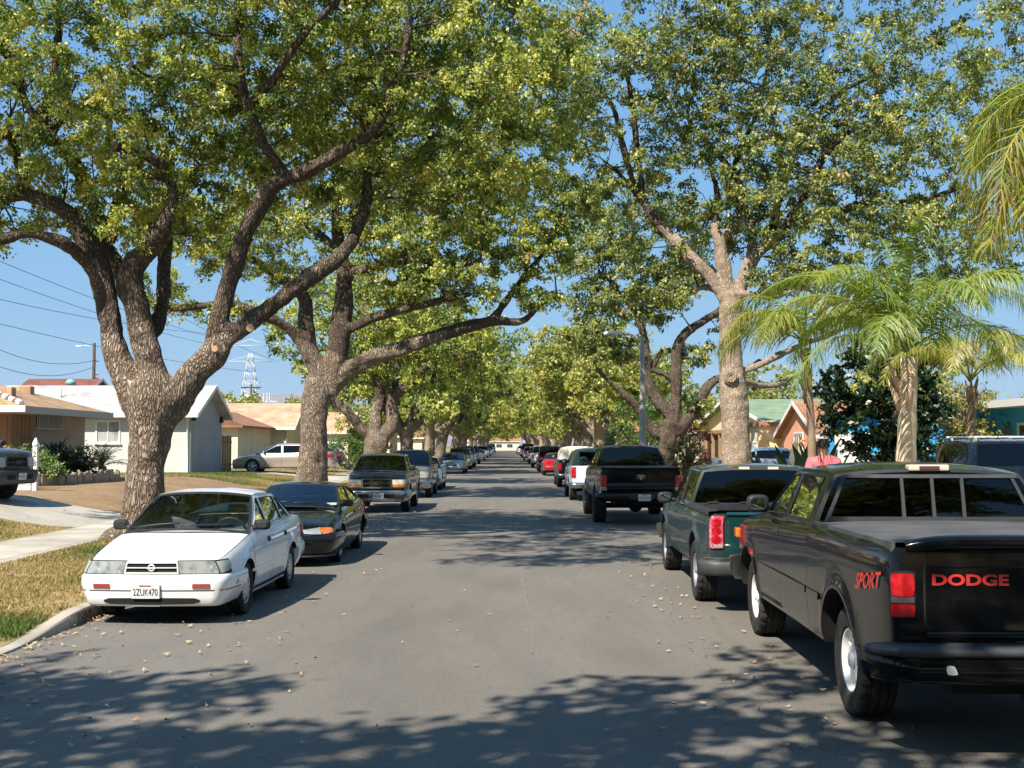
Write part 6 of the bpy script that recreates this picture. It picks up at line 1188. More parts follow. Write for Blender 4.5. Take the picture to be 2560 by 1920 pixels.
for k,(x,y,m,rf,lab) in enumerate(((-13,152,'stucco_grey','sh_grey','distant grey bungalow far down the left side'),(-13,182,'cream_wall','sh_brown','distant cream bungalow with brown roof far down the left side'),(13,100,'cream_wall','sh_tan','tan roofed bungalow right of the road behind pale trees'),(13,128,'stucco_tan','sh_brown','brown roofed bungalow far down the right side'),(13,160,'stucco_grey','sh_grey','grey roofed bungalow far down the right side'))):
    sg=1 if x>0 else -1; o=empty('house',(x,y,.45),0,lab,'house'); gable(o,0 if sg>0 else -12,12 if sg>0 else 0,0,9,2.6,1.4,M[m],M[rf],M['white_trim'],'x',.45,.4); window(o,'x-' if sg>0 else 'x+',2,4,.9,2,0 if sg>0 else 0)
for k,(x,m,lab) in enumerate(((-14,'white_trim','white building closing the street end, left of the road axis'),(-1,'cream_wall','pale cream house closing the end of the street'),(12,'white_trim','white building closing the street end, right of the road axis'))):
    o=empty('house',(x,440,0),0,lab,'house'); gable(o,-5.5,5.5,0,9,3.4,2.0,M[m],M['flatroof'] if k!=1 else M['sh_brown'],M['white_trim'],'x',.5,.4); window(o,'y-',-3,-1,1,2.3,0); window(o,'y-',1,3,1,2.3,0)
# ---- right side houses
o=empty('house',(13,49.6,.45),0,'salmon orange house with brown roof and white trimmed gable to the street','house')
gable(o,0,11,0,6.9,1.95,1.35,M['orange_wall'],M['sh_brown'],M['white_trim'],'x',.5,.3)
window(o,'x-',2.8,4.3,1.15,1.95,0,'white_trim','pane',1,4)
o=empty('house',(13.6,61.5,.45),0,'cream yellow house with green shingle roof and white garage door','house')
gable(o,0,14,0,23,2.6,1.55,M['yellow_wall'],M['sh_green'],M['white_trim'],'x',.5,.4)
mb=MB(); mb.box(-1.6,0,-4.6,1.6,-.6,2.35); wg=mb.build('garage_wall',M['yellow_wall'],o); mb=MB(); mb.box(-1.75,.3,-4.75,1.75,2.35,2.56); mb.build('garage_roof',M['sh_brown'],o); garage_door(o,'x-',-4.2,1.1,-.2,1.55,-1.6)
mb=MB(); mb.box(-.1,.02,11,19,-.3,2.1); mb.build('porch_shade',M['dark'],o); mb=MB()  # solid dark box on the wall, painted in place of the porch's shade
for y in (11,13.6,16.2,19): mb.box(-.3,-.1,y-.1,y+.1,-.4,2.2)
mb.box(-.32,-.1,10.8,19.2,2.2,2.4); mb.build('porch_posts',M['board'],o)
o=empty('house',(14.2,28,.45),0,'bright blue house with flat white edged roof behind the dark tree','house')
mb=MB(); mb.box(0,11,0,18,-.6,2.5); mb.build('wall',M['blue_wall'],o); mb=MB(); mb.box(-.6,11.5,-.6,18.6,2.5,2.7); mb.build('roof',M['flatroof'],o); garage_door(o,'x-',14.3,17.4,-.2,1.9,0); window(o,'x-',3,5,.9,2,0); window(o,'y-',2,4,.9,2,0)
mb=MB(); mb.box(-3.9,0,9.5,10.2,-.6,2.4); mb.build('wing_wall',M['blue_wall'],o); mb=MB(); mb.box(-4.0,0,9.3,10.3,2.4,2.52); mb.build('wing_roof',M['flatroof'],o); garage_door(o,'y-',-3.8,-2.9,-.2,1.75,9.5)
# ================================================================= plants
M['palm']=leafmat('palm_leaflets',[(0,(.07,.14,.014)),(.5,(.20,.27,.028)),(.82,(.38,.38,.055)),(.97,(.46,.37,.09)),(1,(.30,.19,.08))],.45,.06); M['rib']=mat('palm_rib',(.22,.26,.06),.6)
M['ptrunk']=mat('palm_trunk',(.58,.43,.29),.9,var=((3,(.68,.53,.38),.4,.6,6),(14,(.33,.22,.13),.6,.75)),sc=(1,1,.35),bump=(18,.9,.03)); M['ptrunk_d']=mat('thin_palm_trunk',(.20,.13,.08),.9,var=((4,(.32,.22,.14),.45,.65,6),),sc=(1,1,.3),bump=(18,.8,.03))
def frond(p0,az,el,L,droop,r,ll=.42,w=.02,n=56,hang=.9,q=3):
    """returns rib points and leaflet quads"""
    t=np.linspace(0,1,26); a=el-droop*t**1.3; dx=np.cos(a)*L/25; dz=np.sin(a)*L/25; h=np.concatenate([[0],np.cumsum(dx[:-1])]); z=np.concatenate([[0],np.cumsum(dz[:-1])])
    c,s=math.cos(az),math.sin(az); P=np.stack([p0[0]+c*h,p0[1]+s*h,p0[2]+z],-1); side=np.array([-s,c,0]); V=[]
    for k in range(n):
        tt=.14+.86*(k+r.random()*.5)/n; i=min(24,int(tt*25)); b=P[i]+(P[i+1]-P[i])*(tt*25-i); T=P[i+1]-P[i]; T/=np.linalg.norm(T); N_=np.cross(side,T)
        l=ll*(.35+.65*math.sin(math.pi*min(1,.12+tt*.86)))*r.uniform(.6,1.25); hg=hang*r.uniform(.55,1.5)
        for sg in (1,-1):
            d=sg*side*r.uniform(.65,.95)+T*r.uniform(.45,.8)+N_*r.uniform(-.5,.7); d/=np.linalg.norm(d); q0=b; pts=[q0]; v=d.copy()
            for j in range(q): v=v+np.array([0,0,-hg*.42*(j+.4)]); v/=np.linalg.norm(v); pts.append(pts[-1]+v*l/q)
            wd=np.cross(v,np.array([s,-c,.3])*1.); wd=np.cross(d,N_)*.6+T*.5; wd/=np.linalg.norm(wd)
            ws=[w*.7,w,w*.7,.003]
            for j in range(q): V+= [pts[j]-wd*ws[j]/2,pts[j]+wd*ws[j]/2,pts[j+1]+wd*ws[j+1]/2,pts[j+1]-wd*ws[j+1]/2]
    return P,np.array(V)
def palm(loc,hc,fr,label,tr,tm,seed,group=None,tilt=(0,0),ll=.62,dry=.5,w=.027,LS=1.32):
    r=np.random.default_rng(seed); o=empty('palm_tree',loc,0,label,'palm tree',group); mb=MB(); top=np.array([tilt[0],tilt[1],hc])
    k=18; pts=[top*t+np.array([.03*math.sin(5*t+seed),.03*math.cos(4*t),0]) for t in np.linspace(0,1,k)]; pts[0]=np.array([0,0,-.2]); rad=[tr*(1.35-.5*t+.10*((i*7)%3-1)*.35) for i,t in enumerate(np.linspace(0,1,k))]
    mb.tube(pts,rad,14); 
    for i in range(7):
        a=r.uniform(0,6.28); z=hc*r.uniform(.72,.97); c,s=math.cos(a)*tr,math.sin(a)*tr; mb.tube([(top[0]*z/hc+c*.6,top[1]*z/hc+s*.6,z-.15),(top[0]*z/hc+c*1.3,top[1]*z/hc+s*1.3,z+.12),(top[0]+c*2.0,top[1]+s*2.0,z+.38)],[tr*.5,tr*.35,.012],7)
    mb.build('trunk',tm,o)
    for (az,el,L,dr,yl) in fr:
        P,V=frond(top+np.array([0,0,.1]),R(az),R(min(86,el+7)),L*LS,R(dr),r,ll,w,n=int(36*L*LS)); m2=MB(); m2.tube(P,np.linspace(.024,.005,len(P)),6); rb=m2.build('frond',M['rib'],o)
        n=len(V)//4; at=np.clip(np.repeat(r.normal(yl,.14,n//6+1),6)[:n]+r.normal(0,.09,n)+(r.random(n)<.02)*.5,0,1); me=fast_mesh('leaflets',V,4,[M['palm']],at); l=bpy.data.objects.new('leaflets',me); COL.objects.link(l); l.parent=rb
    return o
PGp='queen palms by the right sidewalk'
palm((7.05,21,.2),3.25,[(175,62,2.7,128,.62),(190,48,2.7,130,.7),(160,70,2.4,120,.5),(95,80,1.9,50,.3),(265,78,2.0,60,.35),(60,66,2.4,110,.4),(10,55,2.7,125,.6),(-15,62,2.6,120,.55),(30,42,2.4,125,.6),(215,66,2.4,120,.55),(320,60,2.5,125,.5),(280,55,2.3,120,.45),(130,45,2.3,130,.5),(200,20,2.1,105,.5),(350,30,2.2,115,.6),(240,35,2.0,110,.4)],'queen palm with stout pale trunk and arching yellow green fronds by the sidewalk',.155,M['ptrunk'],3,PGp)
palm((6.3,24.5,.2),3.7,[(180,70,2.2,140,.7),(200,50,2.3,140,.75),(160,40,2.2,130,.6),(0,60,2.2,130,.6),(30,50,2.2,130,.5),(330,55,2.1,130,.5),(260,65,2,125,.5),(230,45,2.2,135,.65),(100,60,2,120,.4),(185,25,2.1,110,.55)],'slender palm with thin brown trunk left of the stout palm',.075,M['ptrunk_d'],5,PGp,(-.15,0),LS=1.05)
palm((11.1,28.5,.42),2.9,[(180,60,2.4,135,.8),(200,45,2.4,130,.85),(0,60,2.3,130,.75),(150,55,2.3,130,.7),(30,50,2.3,130,.75),(330,55,2.3,130,.8),(270,60,2.2,125,.8),(240,50,2.3,130,.85),(90,65,2,110,.6),(300,35,2.2,110,.8)],'small palm with dark trunk behind the dark roof racked wagon',.10,M['ptrunk_d'],9,PGp)
palm((8.2,14.8,.2),5.25,[(180,50,3.0,150,.75),(195,35,3.0,145,.85),(170,60,2.9,150,.7),(205,15,2.6,110,.85),(160,20,2.8,120,.8),(150,45,2.9,145,.85),(230,40,2.8,140,.9),(0,55,2.8,140,.7),(45,50,2.8,140,.7),(90,60,2.7,130,.6),(300,50,2.8,140,.8),(215,60,2.7,145,.7),(188,5,2.7,95,.85),(140,10,2.5,100,.8)],'tall palm at the right edge of the photo with long hanging yellowish fronds',.19,M['ptrunk'],13,PGp,ll=.95,w=.030,LS=1.08)
def shrub(name,label,cat,loc,rad,n,sz,per,ll,leafm,seed,stem=None,up=.35,droop=.2,group=None,h=0.):
    r=np.random.default_rng(seed); o=empty(name,loc,0,label,cat,group); C=r.normal(0,1,(n,3)); C/=np.linalg.norm(C,axis=1)[:,None]; C=C*(r.random((n,1))**.35)*np.array(rad)+np.array([0,0,rad[2]*.95+h]); C[:,2]=np.maximum(C[:,2],.08)
    mb=MB()
    for c in C[::max(1,n//14)]: mb.tube([(0,0,-.1),(c[0]*.25,c[1]*.25,c[2]*.45),tuple(c)],[.03+.02*rad[2],.02+.012*rad[2],.008],6)
    if stem: mb.tube([(0,0,-.15),(0.02,0,h*.6),(0,.02,h+rad[2]*.8)],[stem*1.2,stem,stem*.6],9)
    mb.build('stems',M['bark3'],o); V,at=make_leaves(C,np.full(n,sz),per,ll,seed+1,np.array([0,0,0.]),droop=droop,up=up); me=fast_mesh('foliage',V,4,[leafm],at); f=bpy.data.objects.new('foliage',me); COL.objects.link(f); f.parent=o; return o
M['lf_dark']=leafmat('dark_glossy_leaves',[(0,(.005,.014,.004)),(.5,(.011,.027,.007)),(1,(.03,.055,.014))],.15,.035,.35); M['lf_yel']=leafmat('yellowish_leaves',[(0,(.11,.12,.02)),(.5,(.22,.21,.045)),(1,(.36,.30,.09))],.4,.04)
M['lf_green']=leafmat('bright_shrub_leaves',[(0,(.04,.09,.012)),(.5,(.09,.16,.02)),(1,(.2,.24,.04))],.4,.04); M['lf_red']=leafmat('dark_red_leaves',[(0,(.05,.012,.014)),(.6,(.13,.025,.03)),(.93,(.22,.05,.05)),(1,(.5,.03,.06))],.3,.04); M['lf_olive']=leafmat('clipped_olive_leaves',[(0,(.04,.055,.012)),(.5,(.09,.10,.022)),(1,(.17,.16,.04))],.3,.03); M['lf_var']=leafmat('variegated_leaves',[(0,(.08,.15,.03)),(.6,(.2,.28,.07)),(1,(.5,.48,.22))],.4,.04)
shrub('broadleaf_tree','dark leaved broad tree between the two palm trunks before the blue house','tree',(10.55,33.5,.4),(1.75,1.5,1.9),150,.42,66,.18,M['lf_dark'],1,.09,h=.95)
shrub('shrub_tree','yellowish leafy tree at the right edge behind the roof rack','tree',(13.6,35,.45),(2.5,2,1.45),150,.42,70,.11,M['lf_yel'],5,.08,h=.4)
shrub('shrub_tree','pale green tree beyond the blue house on the right','tree',(19,56,.45),(3,3,2.6),90,.7,60,.2,M['leafF'],7,.12,h=1.6)
shrub('shrub_tree','pale tree far behind the salmon house','tree',(24,72,.45),(3.5,3,2.6),90,.8,60,.24,M['leafF'],9,.12,h=2.0)
shrub('red_shrub','dark red leaved shrub with bright blossoms beside the dark limbed tree','shrub',(8.8,58,.3),(1.25,1.2,1.5),70,.35,60,.10,M['lf_red'],11,.05)
o=empty('topiary_shrub',(6.75,45,.2),0,'cloud pruned olive topiary shrub with rounded pads','shrub'); r=np.random.default_rng(5); mb=MB(); Cc=[]
for i,(x,z,rr) in enumerate(((0,1.85,.34),(-.40,1.55,.30),(.36,1.62,.32),(-.05,1.35,.33),(-.48,1.05,.27),(.42,1.12,.30),(.0,.85,.30),(-.35,.55,.28),(.35,.6,.27))):
    y=.15*((i*5)%3-1); mb.tube([(0,0,0.),(x*.3,y*.3,z*.7),(x,y,z-.05)],[.06,.045,.03],7); d=r.normal(0,1,(34,3)); d/=np.linalg.norm(d,axis=1)[:,None]; Cc.append(np.array([x,y,z])+d*np.array([rr,rr,rr*.72])*.82)
mb.build('stems',M['bark3'],o); Cc=np.concatenate(Cc); V,at=make_leaves(Cc,np.full(len(Cc),.10),40,.04,7,np.array([0,0,1.]),droop=.1,spread=.6); me=fast_mesh('foliage',V,4,[M['lf_olive']],at); f=bpy.data.objects.new('foliage',me); COL.objects.link(f); f.parent=o
def blade_plant(name,label,cat,loc,n,L,w,seed,m,el=(35,85),stalk=.0,flower=False,spread=.25,bend=60):
    r=np.random.default_rng(seed); o=empty(name,loc,0,label,cat); mb=MB(); st=MB()
    for i in range(n):
        a=r.uniform(0,6.28); e=R(r.uniform(*el)); l=L*r.uniform(.7,1.15); b=np.array([r.normal(0,spread),r.normal(0,spread),0.]); k=8; P=[b]; 
        for j in range(k): 
            ee=e-R(bend)*(j/k)**1.5; P.append(P[-1]+np.array([math.cos(a)*math.cos(ee),math.sin(a)*math.cos(ee),math.sin(ee)])*l/k)
        P=np.array(P); sd=np.array([-math.sin(a),math.cos(a),0]); s0=stalk
        ww=[.012 if t<s0 else w*math.sin(math.pi*min(1,(t-s0)/(1-s0)*.92+.06)) for t in np.linspace(0,1,k+1)]; up=np.array([0,0,.3])
        mb.grid([[P[j]-sd*ww[j]/2+up*ww[j]*.5,P[j],P[j]+sd*ww[j]/2+up*ww[j]*.5] for j in range(k+1)],0,True)
    mb.build('leaves',m,o)
    if flower:
        for i in range(2): 
            f=MB(); a=r.uniform(0,6.28); t=np.array([.3*math.cos(a),.3*math.sin(a),L*.92]); st.tube([(0,0,0),t*.6,t],[.015,.013,.012],6); f.tube([t,t+np.array([.1,0,.12]),t+np.array([.2,0,.1])],[.03,.035,.004],6); f.build('blossom',M['amber'],o)
        st.build('stems',M['rib'],o)
    return o
M['bop']=mat('dark_strap_leaves',(.010,.022,.011),.5,var=((3,(.016,.032,.014),.4,.65),),spec=.25); M['sago']=leafmat('sago_leaflets',[(0,(.02,.04,.012)),(1,(.05,.085,.022))],.2,.05)
blade_plant('bird_of_paradise','bird of paradise clump with big dark pointed leaves behind the green pickup','plant',(7.35,29,.2),46,1.85,.24,3,M['bop'],(50,88),.4,True,.4,16)
blade_plant('dracaena','spiky dark dracaena standing before the barred window','plant',(-14.2,37.2,.62),20,.75,.06,5,M['bop'],(10,80),0,False,.25,70).location=(-14.15,37.3,1.6)
def cycad(loc,seed,label):
    r=np.random.default_rng(seed); o=empty('sago_palm',loc,0,label,'plant'); mb=MB(); mb.tube([(0,0,-.2),(0,0,.25)],[.16,.13],10); mb.build('trunk',M['ptrunk_d'],o)
    for i in range(20):
        P,V=frond(np.array([0,0,.25]),r.uniform(0,6.28),R(r.uniform(15,75)),r.uniform(.9,1.2),R(55),r,.16,.014,n=34,hang=.1,q=2); m2=MB(); m2.tube(P,np.linspace(.012,.004,len(P)),5); rb=m2.build('frond',M['bop'],o); me=fast_mesh('leaflets',V,4,[M['sago']],r.random(len(V)//4)); l=bpy.data.objects.new('leaflets',me); COL.objects.link(l); l.parent=rb
cycad((-13.6,40.2,.95),3,'dark sago palm at the far end of the stone planter')
o=empty('stone_planter',(-14,38,.6),0,'low planter wall of upright flat stones in front of the tan house','planter'); mb=MB(); r=np.random.default_rng(9)
pts=[(-.95,-2.9),(.15,-2.7),(.62,-1),(.98,1.2),(1.05,2.0),(.75,2.55),(.1,2.8)]; q=np.array([(a,b,0,1) for a,b in pts],float); q=crs(q,.2)
for i in range(len(q)-1):
    a,b=q[i,:2],q[i+1,:2]; d=b-a; l=np.linalg.norm(d); d/=l; n=np.array([d[1],-d[0]]); h=.42+r.uniform(-.06,.09); t=r.uniform(.07,.13); lean=r.normal(0,.03)
    P=[a,b-d*.012,b-d*.012-n*t,a-n*t]; V=[(p[0],p[1],-.1) for p in P]+[(p[0]+n[0]*lean,p[1]+n[1]*lean,h+r.normal(0,.025)) for p in P]; mb.add(V,[(0,1,2,3),(4,5,6,7)]+[(k,(k+1)%4,4+(k+1)%4,4+k) for k in range(4)])
mb.build('stones',mat('planter_stone',(.34,.29,.22),.9,var=((4,(.24,.2,.155),.4,.65,6),(15,(.42,.36,.28),.55,.7)),bump=(25,.6,.02)),o,.015)
mb=MB(); mb.add([(a*.9-.1,b*.93,.32) for a,b in pts]+[(-1.1,2.8,.32)],[tuple(range(8))]); mb.build('soil',M['dirt'],o)
for k,(x,y,rx,rz,m,lab,ll) in enumerate(((-14.1,36.0,.5,.45,'lf_var','light green variegated shrub at the near end of the planter',.09),(-13.7,35.9,.35,.25,'lf_var','low pale shrub spilling over the planter edge',.08),(-14.0,37.7,.6,.5,'lf_dark','dark bushy shrub below the barred window',.09),(-13.8,39.0,.65,.45,'lf_dark','dark bushy shrub in the middle of the planter',.09))):
    shrub('shrub',lab,'shrub',(x,y,.92),(rx,rx,rz),34,.2,60,ll,M[m],20+k)
shrub('shrub','pale flowering bush behind the white number post','shrub',(-13.6,33.0,.6),(.6,.5,.75),30,.25,36,.08,M['lf_var'],31)
shrub('shrub','red leaved climber on the beige house between its windows','shrub',(-16.35,75.7,.5),(.5,.3,1.2),40,.3,40,.12,M['lf_red'],33)
shrub('shrub','leafy green bush beside the dark car rear beyond the second trunk','shrub',(-9.6,72,.4),(1.7,1.3,1.0),80,.4,60,.12,M['lf_green'],35)
shrub('shrub','tall dark green shrub right of the small house with white garage','shrub',(-11.5,97,.4),(1.6,1.5,1.7),70,.5,60,.16,M['lf_green'],37)
shrub('shrub','bright green hedge bush behind the third left trunk','shrub',(-9.8,84,.4),(1.5,1.4,1.5),70,.45,60,.15,M['lf_green'],39)
shrub('shrub','bright yellow green bush behind the right lamp post','shrub',(8.5,72,.3),(2.2,2,2.6),110,.5,60,.18,M['lf_green'],41)
shrub('shrub','green hedge right of the road beside the pale tree','shrub',(8.2,92,.3),(2.0,2,1.6),70,.5,60,.18,M['lf_green'],43)
shrub('shrub_tree','round yellow green tree behind the beige house roof','tree',(-25,112,.5),(3.2,3,2.2),90,.8,60,.28,M['leafF'],45,.12,h=2.0)
for k,(x,y,h) in enumerate(((-22,150,2.5),(-17,165,2.2),(-30,175,2.5))): shrub('shrub_tree',['dark tree behind the flat roofed pale house','tall tree far behind the left row','far left tree near the pylon foot'][k],'tree',(x,y,.5),(4,4,3.2),90,1.0,60,.36,M['leaf'],51+k,.16,h=h)
for k,(x,y) in enumerate(((22,100),(19,125),(24,150))): shrub('shrub_tree',['olive tree behind the green roofed house','pale tree behind the tan roofed bungalow','far right tree behind the bungalows'][k],'tree',(x,y,.5),(4,4,3.0),90,1.0,60,.34,M['leafF'],61+k,.16,h=2.2)
# sprouts on the trunks
# ================================================================= posts, poles, wires
o=empty('number_post',(-12.62,32.0,.6),0,'white picket post with pointed cap carrying vertical house digits','post'); mb=MB(); mb.box(-.06,.06,-.06,.06,-.1,1.28); mb.cyl((0,0,1.28),(0,0,1.36),.085,.085,12); mb.cyl((0,0,1.36),(0,0,1.5),.085,.015,12); mb.build('post',M['white_trim'],o,.01)
for i,ch in enumerate('239'):
    mb=MB(); z=1.06-i*.24; text_to(mb,ch,lambda a,b:(.0+a*1.,-.064,z+b),.15,.08,0,bold=.01); mb.build('digit',M['gap'],o)
o=empty('picket_fence',(-12.75,32.05,.6),0,'short white fence panel left of the number post','fence'); mb=MB(); mb.box(-1.6,0,-.02,.02,.1,.98); mb.box(-1.6,0,-.04,-.02,.25,.33); mb.box(-1.6,0,-.04,-.02,.75,.83); mb.build('panel',M['white_trim'],o)
o=empty('wooden_gate',(-14.6,58.6,.6),0,'tan wooden fence gate between grey garage and porch','gate'); mb=MB()
for i in range(9): mb.box(i*.12,i*.12+.11,0,.03,0,1.75+.02*(i%2))
mb.build('boards',M['wood'],o); mb=MB(); mb.box(0,1.08,.03,.07,.3,.4); mb.box(0,1.08,.03,.07,1.4,1.5); mb.build('rails',M['wood'],o)
def street_lamp(loc,h,arm,sg,label,col='grey_trim',name='street_lamp',head=True):
    o=empty(name,loc,0,label,'street lamp'); mb=MB(); mb.tube([(0,0,-.2),(0,0,.3),(0,0,h)],[.17,.15,.085],12); mb.build('pole',M['conc'] if col=='conc' else M[col],o); mb=MB(); mb.tube([(0,0,h-.25),(sg*arm*.4,0,h+.1),(sg*arm,0,h+.16)],[.045,.04,.035],8); mb.build('arm',M[col],o)
    mb=MB(); g=[]
    for t,wd,zz in ((0,.05,.0),(.1,.10,.02),(.3,.15,.04),(.55,.17,.03),(.8,.13,.0),(.95,.06,-.02)): g.append([(sg*(arm-.05+t*.75),wd*math.cos(a),h+.16+zz+.085*math.sin(a)*(1 if math.sin(a)>0 else .7)) for a in np.linspace(0,2*np.pi,12,endpoint=False)])
    mb.grid(g,0,True,closev=True); mb.add(g[0],[tuple(range(12))]); mb.add(g[-1],[tuple(range(12))]); hd_=mb.build('lamp_head',M['white_trim'],o); mb=MB(); mb.sphere((sg*(arm+.35),0,h+.11),.11,10,0,(1.3,1,.7)); mb.build('lens',M['lens'],hd_); return o
p=W(1606,1000,47); street_lamp((p[0],47,.2),5.95,.85,-1,'concrete street lamp with white cobra head among the right trees','conc')
M['pole']=mat('creosote_pole',(.05,.032,.025),.9,var=((3,(.08,.055,.042),.4,.6),),sc=(1,1,.2)); M['steel']=mat('galvanised_steel',(.62,.64,.66),.6,.2); M['wire']=mat('wire',(.05,.05,.055),.7)
p=W(234,960,105); UP=(p[0],105); o=empty('utility_pole',(UP[0],UP[1],.5),0,'dark utility pole with small lamp rising behind the grey house','utility pole'); mb=MB(); mb.cyl((0,0,-.3),(0,0,10.4),.17,.13,10); mb.build('pole',M['pole'],o); mb=MB(); mb.tube([(0,0,10.0),(-.6,0,10.2),(-1.2,0,10.15)],.035,6); mb.box(-1.6,-1.1,-.12,.12,10.08,10.2); mb.build('lamp_arm',M['steel'],o); mb=MB()
for z in (7.3,7.6,8.8): mb.cyl((.15,0,z),(.4,0,z),.05,None,8)
mb.build('insulators',M['redlens'],o)
p=W(628,960,180); o=empty('utility_pole',(p[0],180,.5),0,'dark utility pole with crossarm and transformer before the lattice tower','utility pole'); mb=MB(); mb.cyl((0,0,-.3),(0,0,10.6),.2,.15,10); mb.build('pole',M['pole'],o); mb=MB(); mb.box(-1.5,1.5,-.08,.08,10.0,10.2); mb.build('crossarm',M['pole'],o); mb=MB(); mb.cyl((-.35,-.3,7.9),(-.35,-.3,9.0),.32,None,12); mb.build('transformer',mat('cream_transformer',(.62,.52,.34),.6),o)
p=W(1911,1000,120); o=empty('utility_pole',(p[0],120,.5),0,'distant utility pole above the green roof','utility pole'); mb=MB(); mb.cyl((0,0,-.3),(0,0,6.9),.17,.14,10); mb.build('pole',M['pole'],o); mb=MB(); mb.box(-1.2,1.2,-.08,.08,6.5,6.66); mb.build('crossarm',M['pole'],o)
p=W(625,1000,300); o=empty('transmission_tower',(p[0],300,0),0,'steel lattice transmission tower carrying white antenna panels','pylon'); mb=MB(); H=25.; q=lambda z:3.3*(1-z/H)**.9+.35
cor=[(-1,-1),(1,-1),(1,1),(-1,1)]; lv=np.linspace(0,H,12)
for i in range(11):
    a,b=q(lv[i]),q(lv[i+1])
    for k in range(4):
        c0,c1=cor[k],cor[(k+1)%4]; A=np.array([c0[0]*a,c0[1]*a,lv[i]]); B=np.array([c0[0]*b,c0[1]*b,lv[i+1]]); C=np.array([c1[0]*a,c1[1]*a,lv[i]]); D=np.array([c1[0]*b,c1[1]*b,lv[i+1]])
        mb.cyl(A,B,.085,None,5); mb.cyl(A,D,.045,None,4); mb.cyl(C,B,.045,None,4); mb.cyl(B,D,.04,None,4)
for z,w_ in ((23,5.5),(27,4.5)): 
    for y in (-.5,.5): mb.cyl((-w_,0,z),(w_,y,z),.08,None,4); mb.cyl((-w_,0,z),(0,y,z+1.6),.06,None,4); mb.cyl((w_,0,z),(0,y,z+1.6),.06,None,4)
mb.build('lattice',M['steel'],o)
for sx in (-4.8,-4.1,2.4,3.2,4.2,5.0,5.6):
    mb=MB(); mb.box(sx-.13,sx+.13,-3.6,-3.3,12.2+(.4 if sx>4 else 0),14.6+(.3 if sx>4 else 0)); mb.build('antenna_panel',M['iron'],o,.03)
mb=MB(); mb.box(-5.6,6.2,-3.3,-3.15,12.9,13.1); mb.box(-5.6,6.2,-3.3,-3.15,13.7,13.85); mb.box(-5.6,6.2,3.1,3.25,12.9,13.1); mb.build('antenna_frame',M['steel'],o)
def wire(a,b,sag,label,r=.02):
    t=np.linspace(0,1,20)[:,None]; P=a*(1-t)+b*t; P[:,2]-=sag*4*(t*(1-t))[:,0]; m=a; mb=MB(); mb.tube(P-m,r,5,caps=False); o=mb.build('power_line',M['wire']); o.location=m; return tag(o,label,'power line','wires crossing the left sky')
top=np.array([UP[0],105,10.8]); lb=['uppermost','second','third','fourth','fifth','sixth','seventh']
for i,((x0,y0),(x1,y1),d0,d1) in enumerate((((-60,628),(560,850),70,150),((-60,676),(560,868),75,150),((-60,735),(560,836),80,140),((-60,795),(640,930),85,150),((-60,845),(240,900),90,105),((-60,892),(232,918),80,105),((150,600),(700,905),90,170))):
    wire(W(x0,y0,d0),W(x1,y1,d1),.5 if i<4 else 1.0,f'thin dark overhead wire, {lb[i]} of the left wires',.014+.0001*d0)
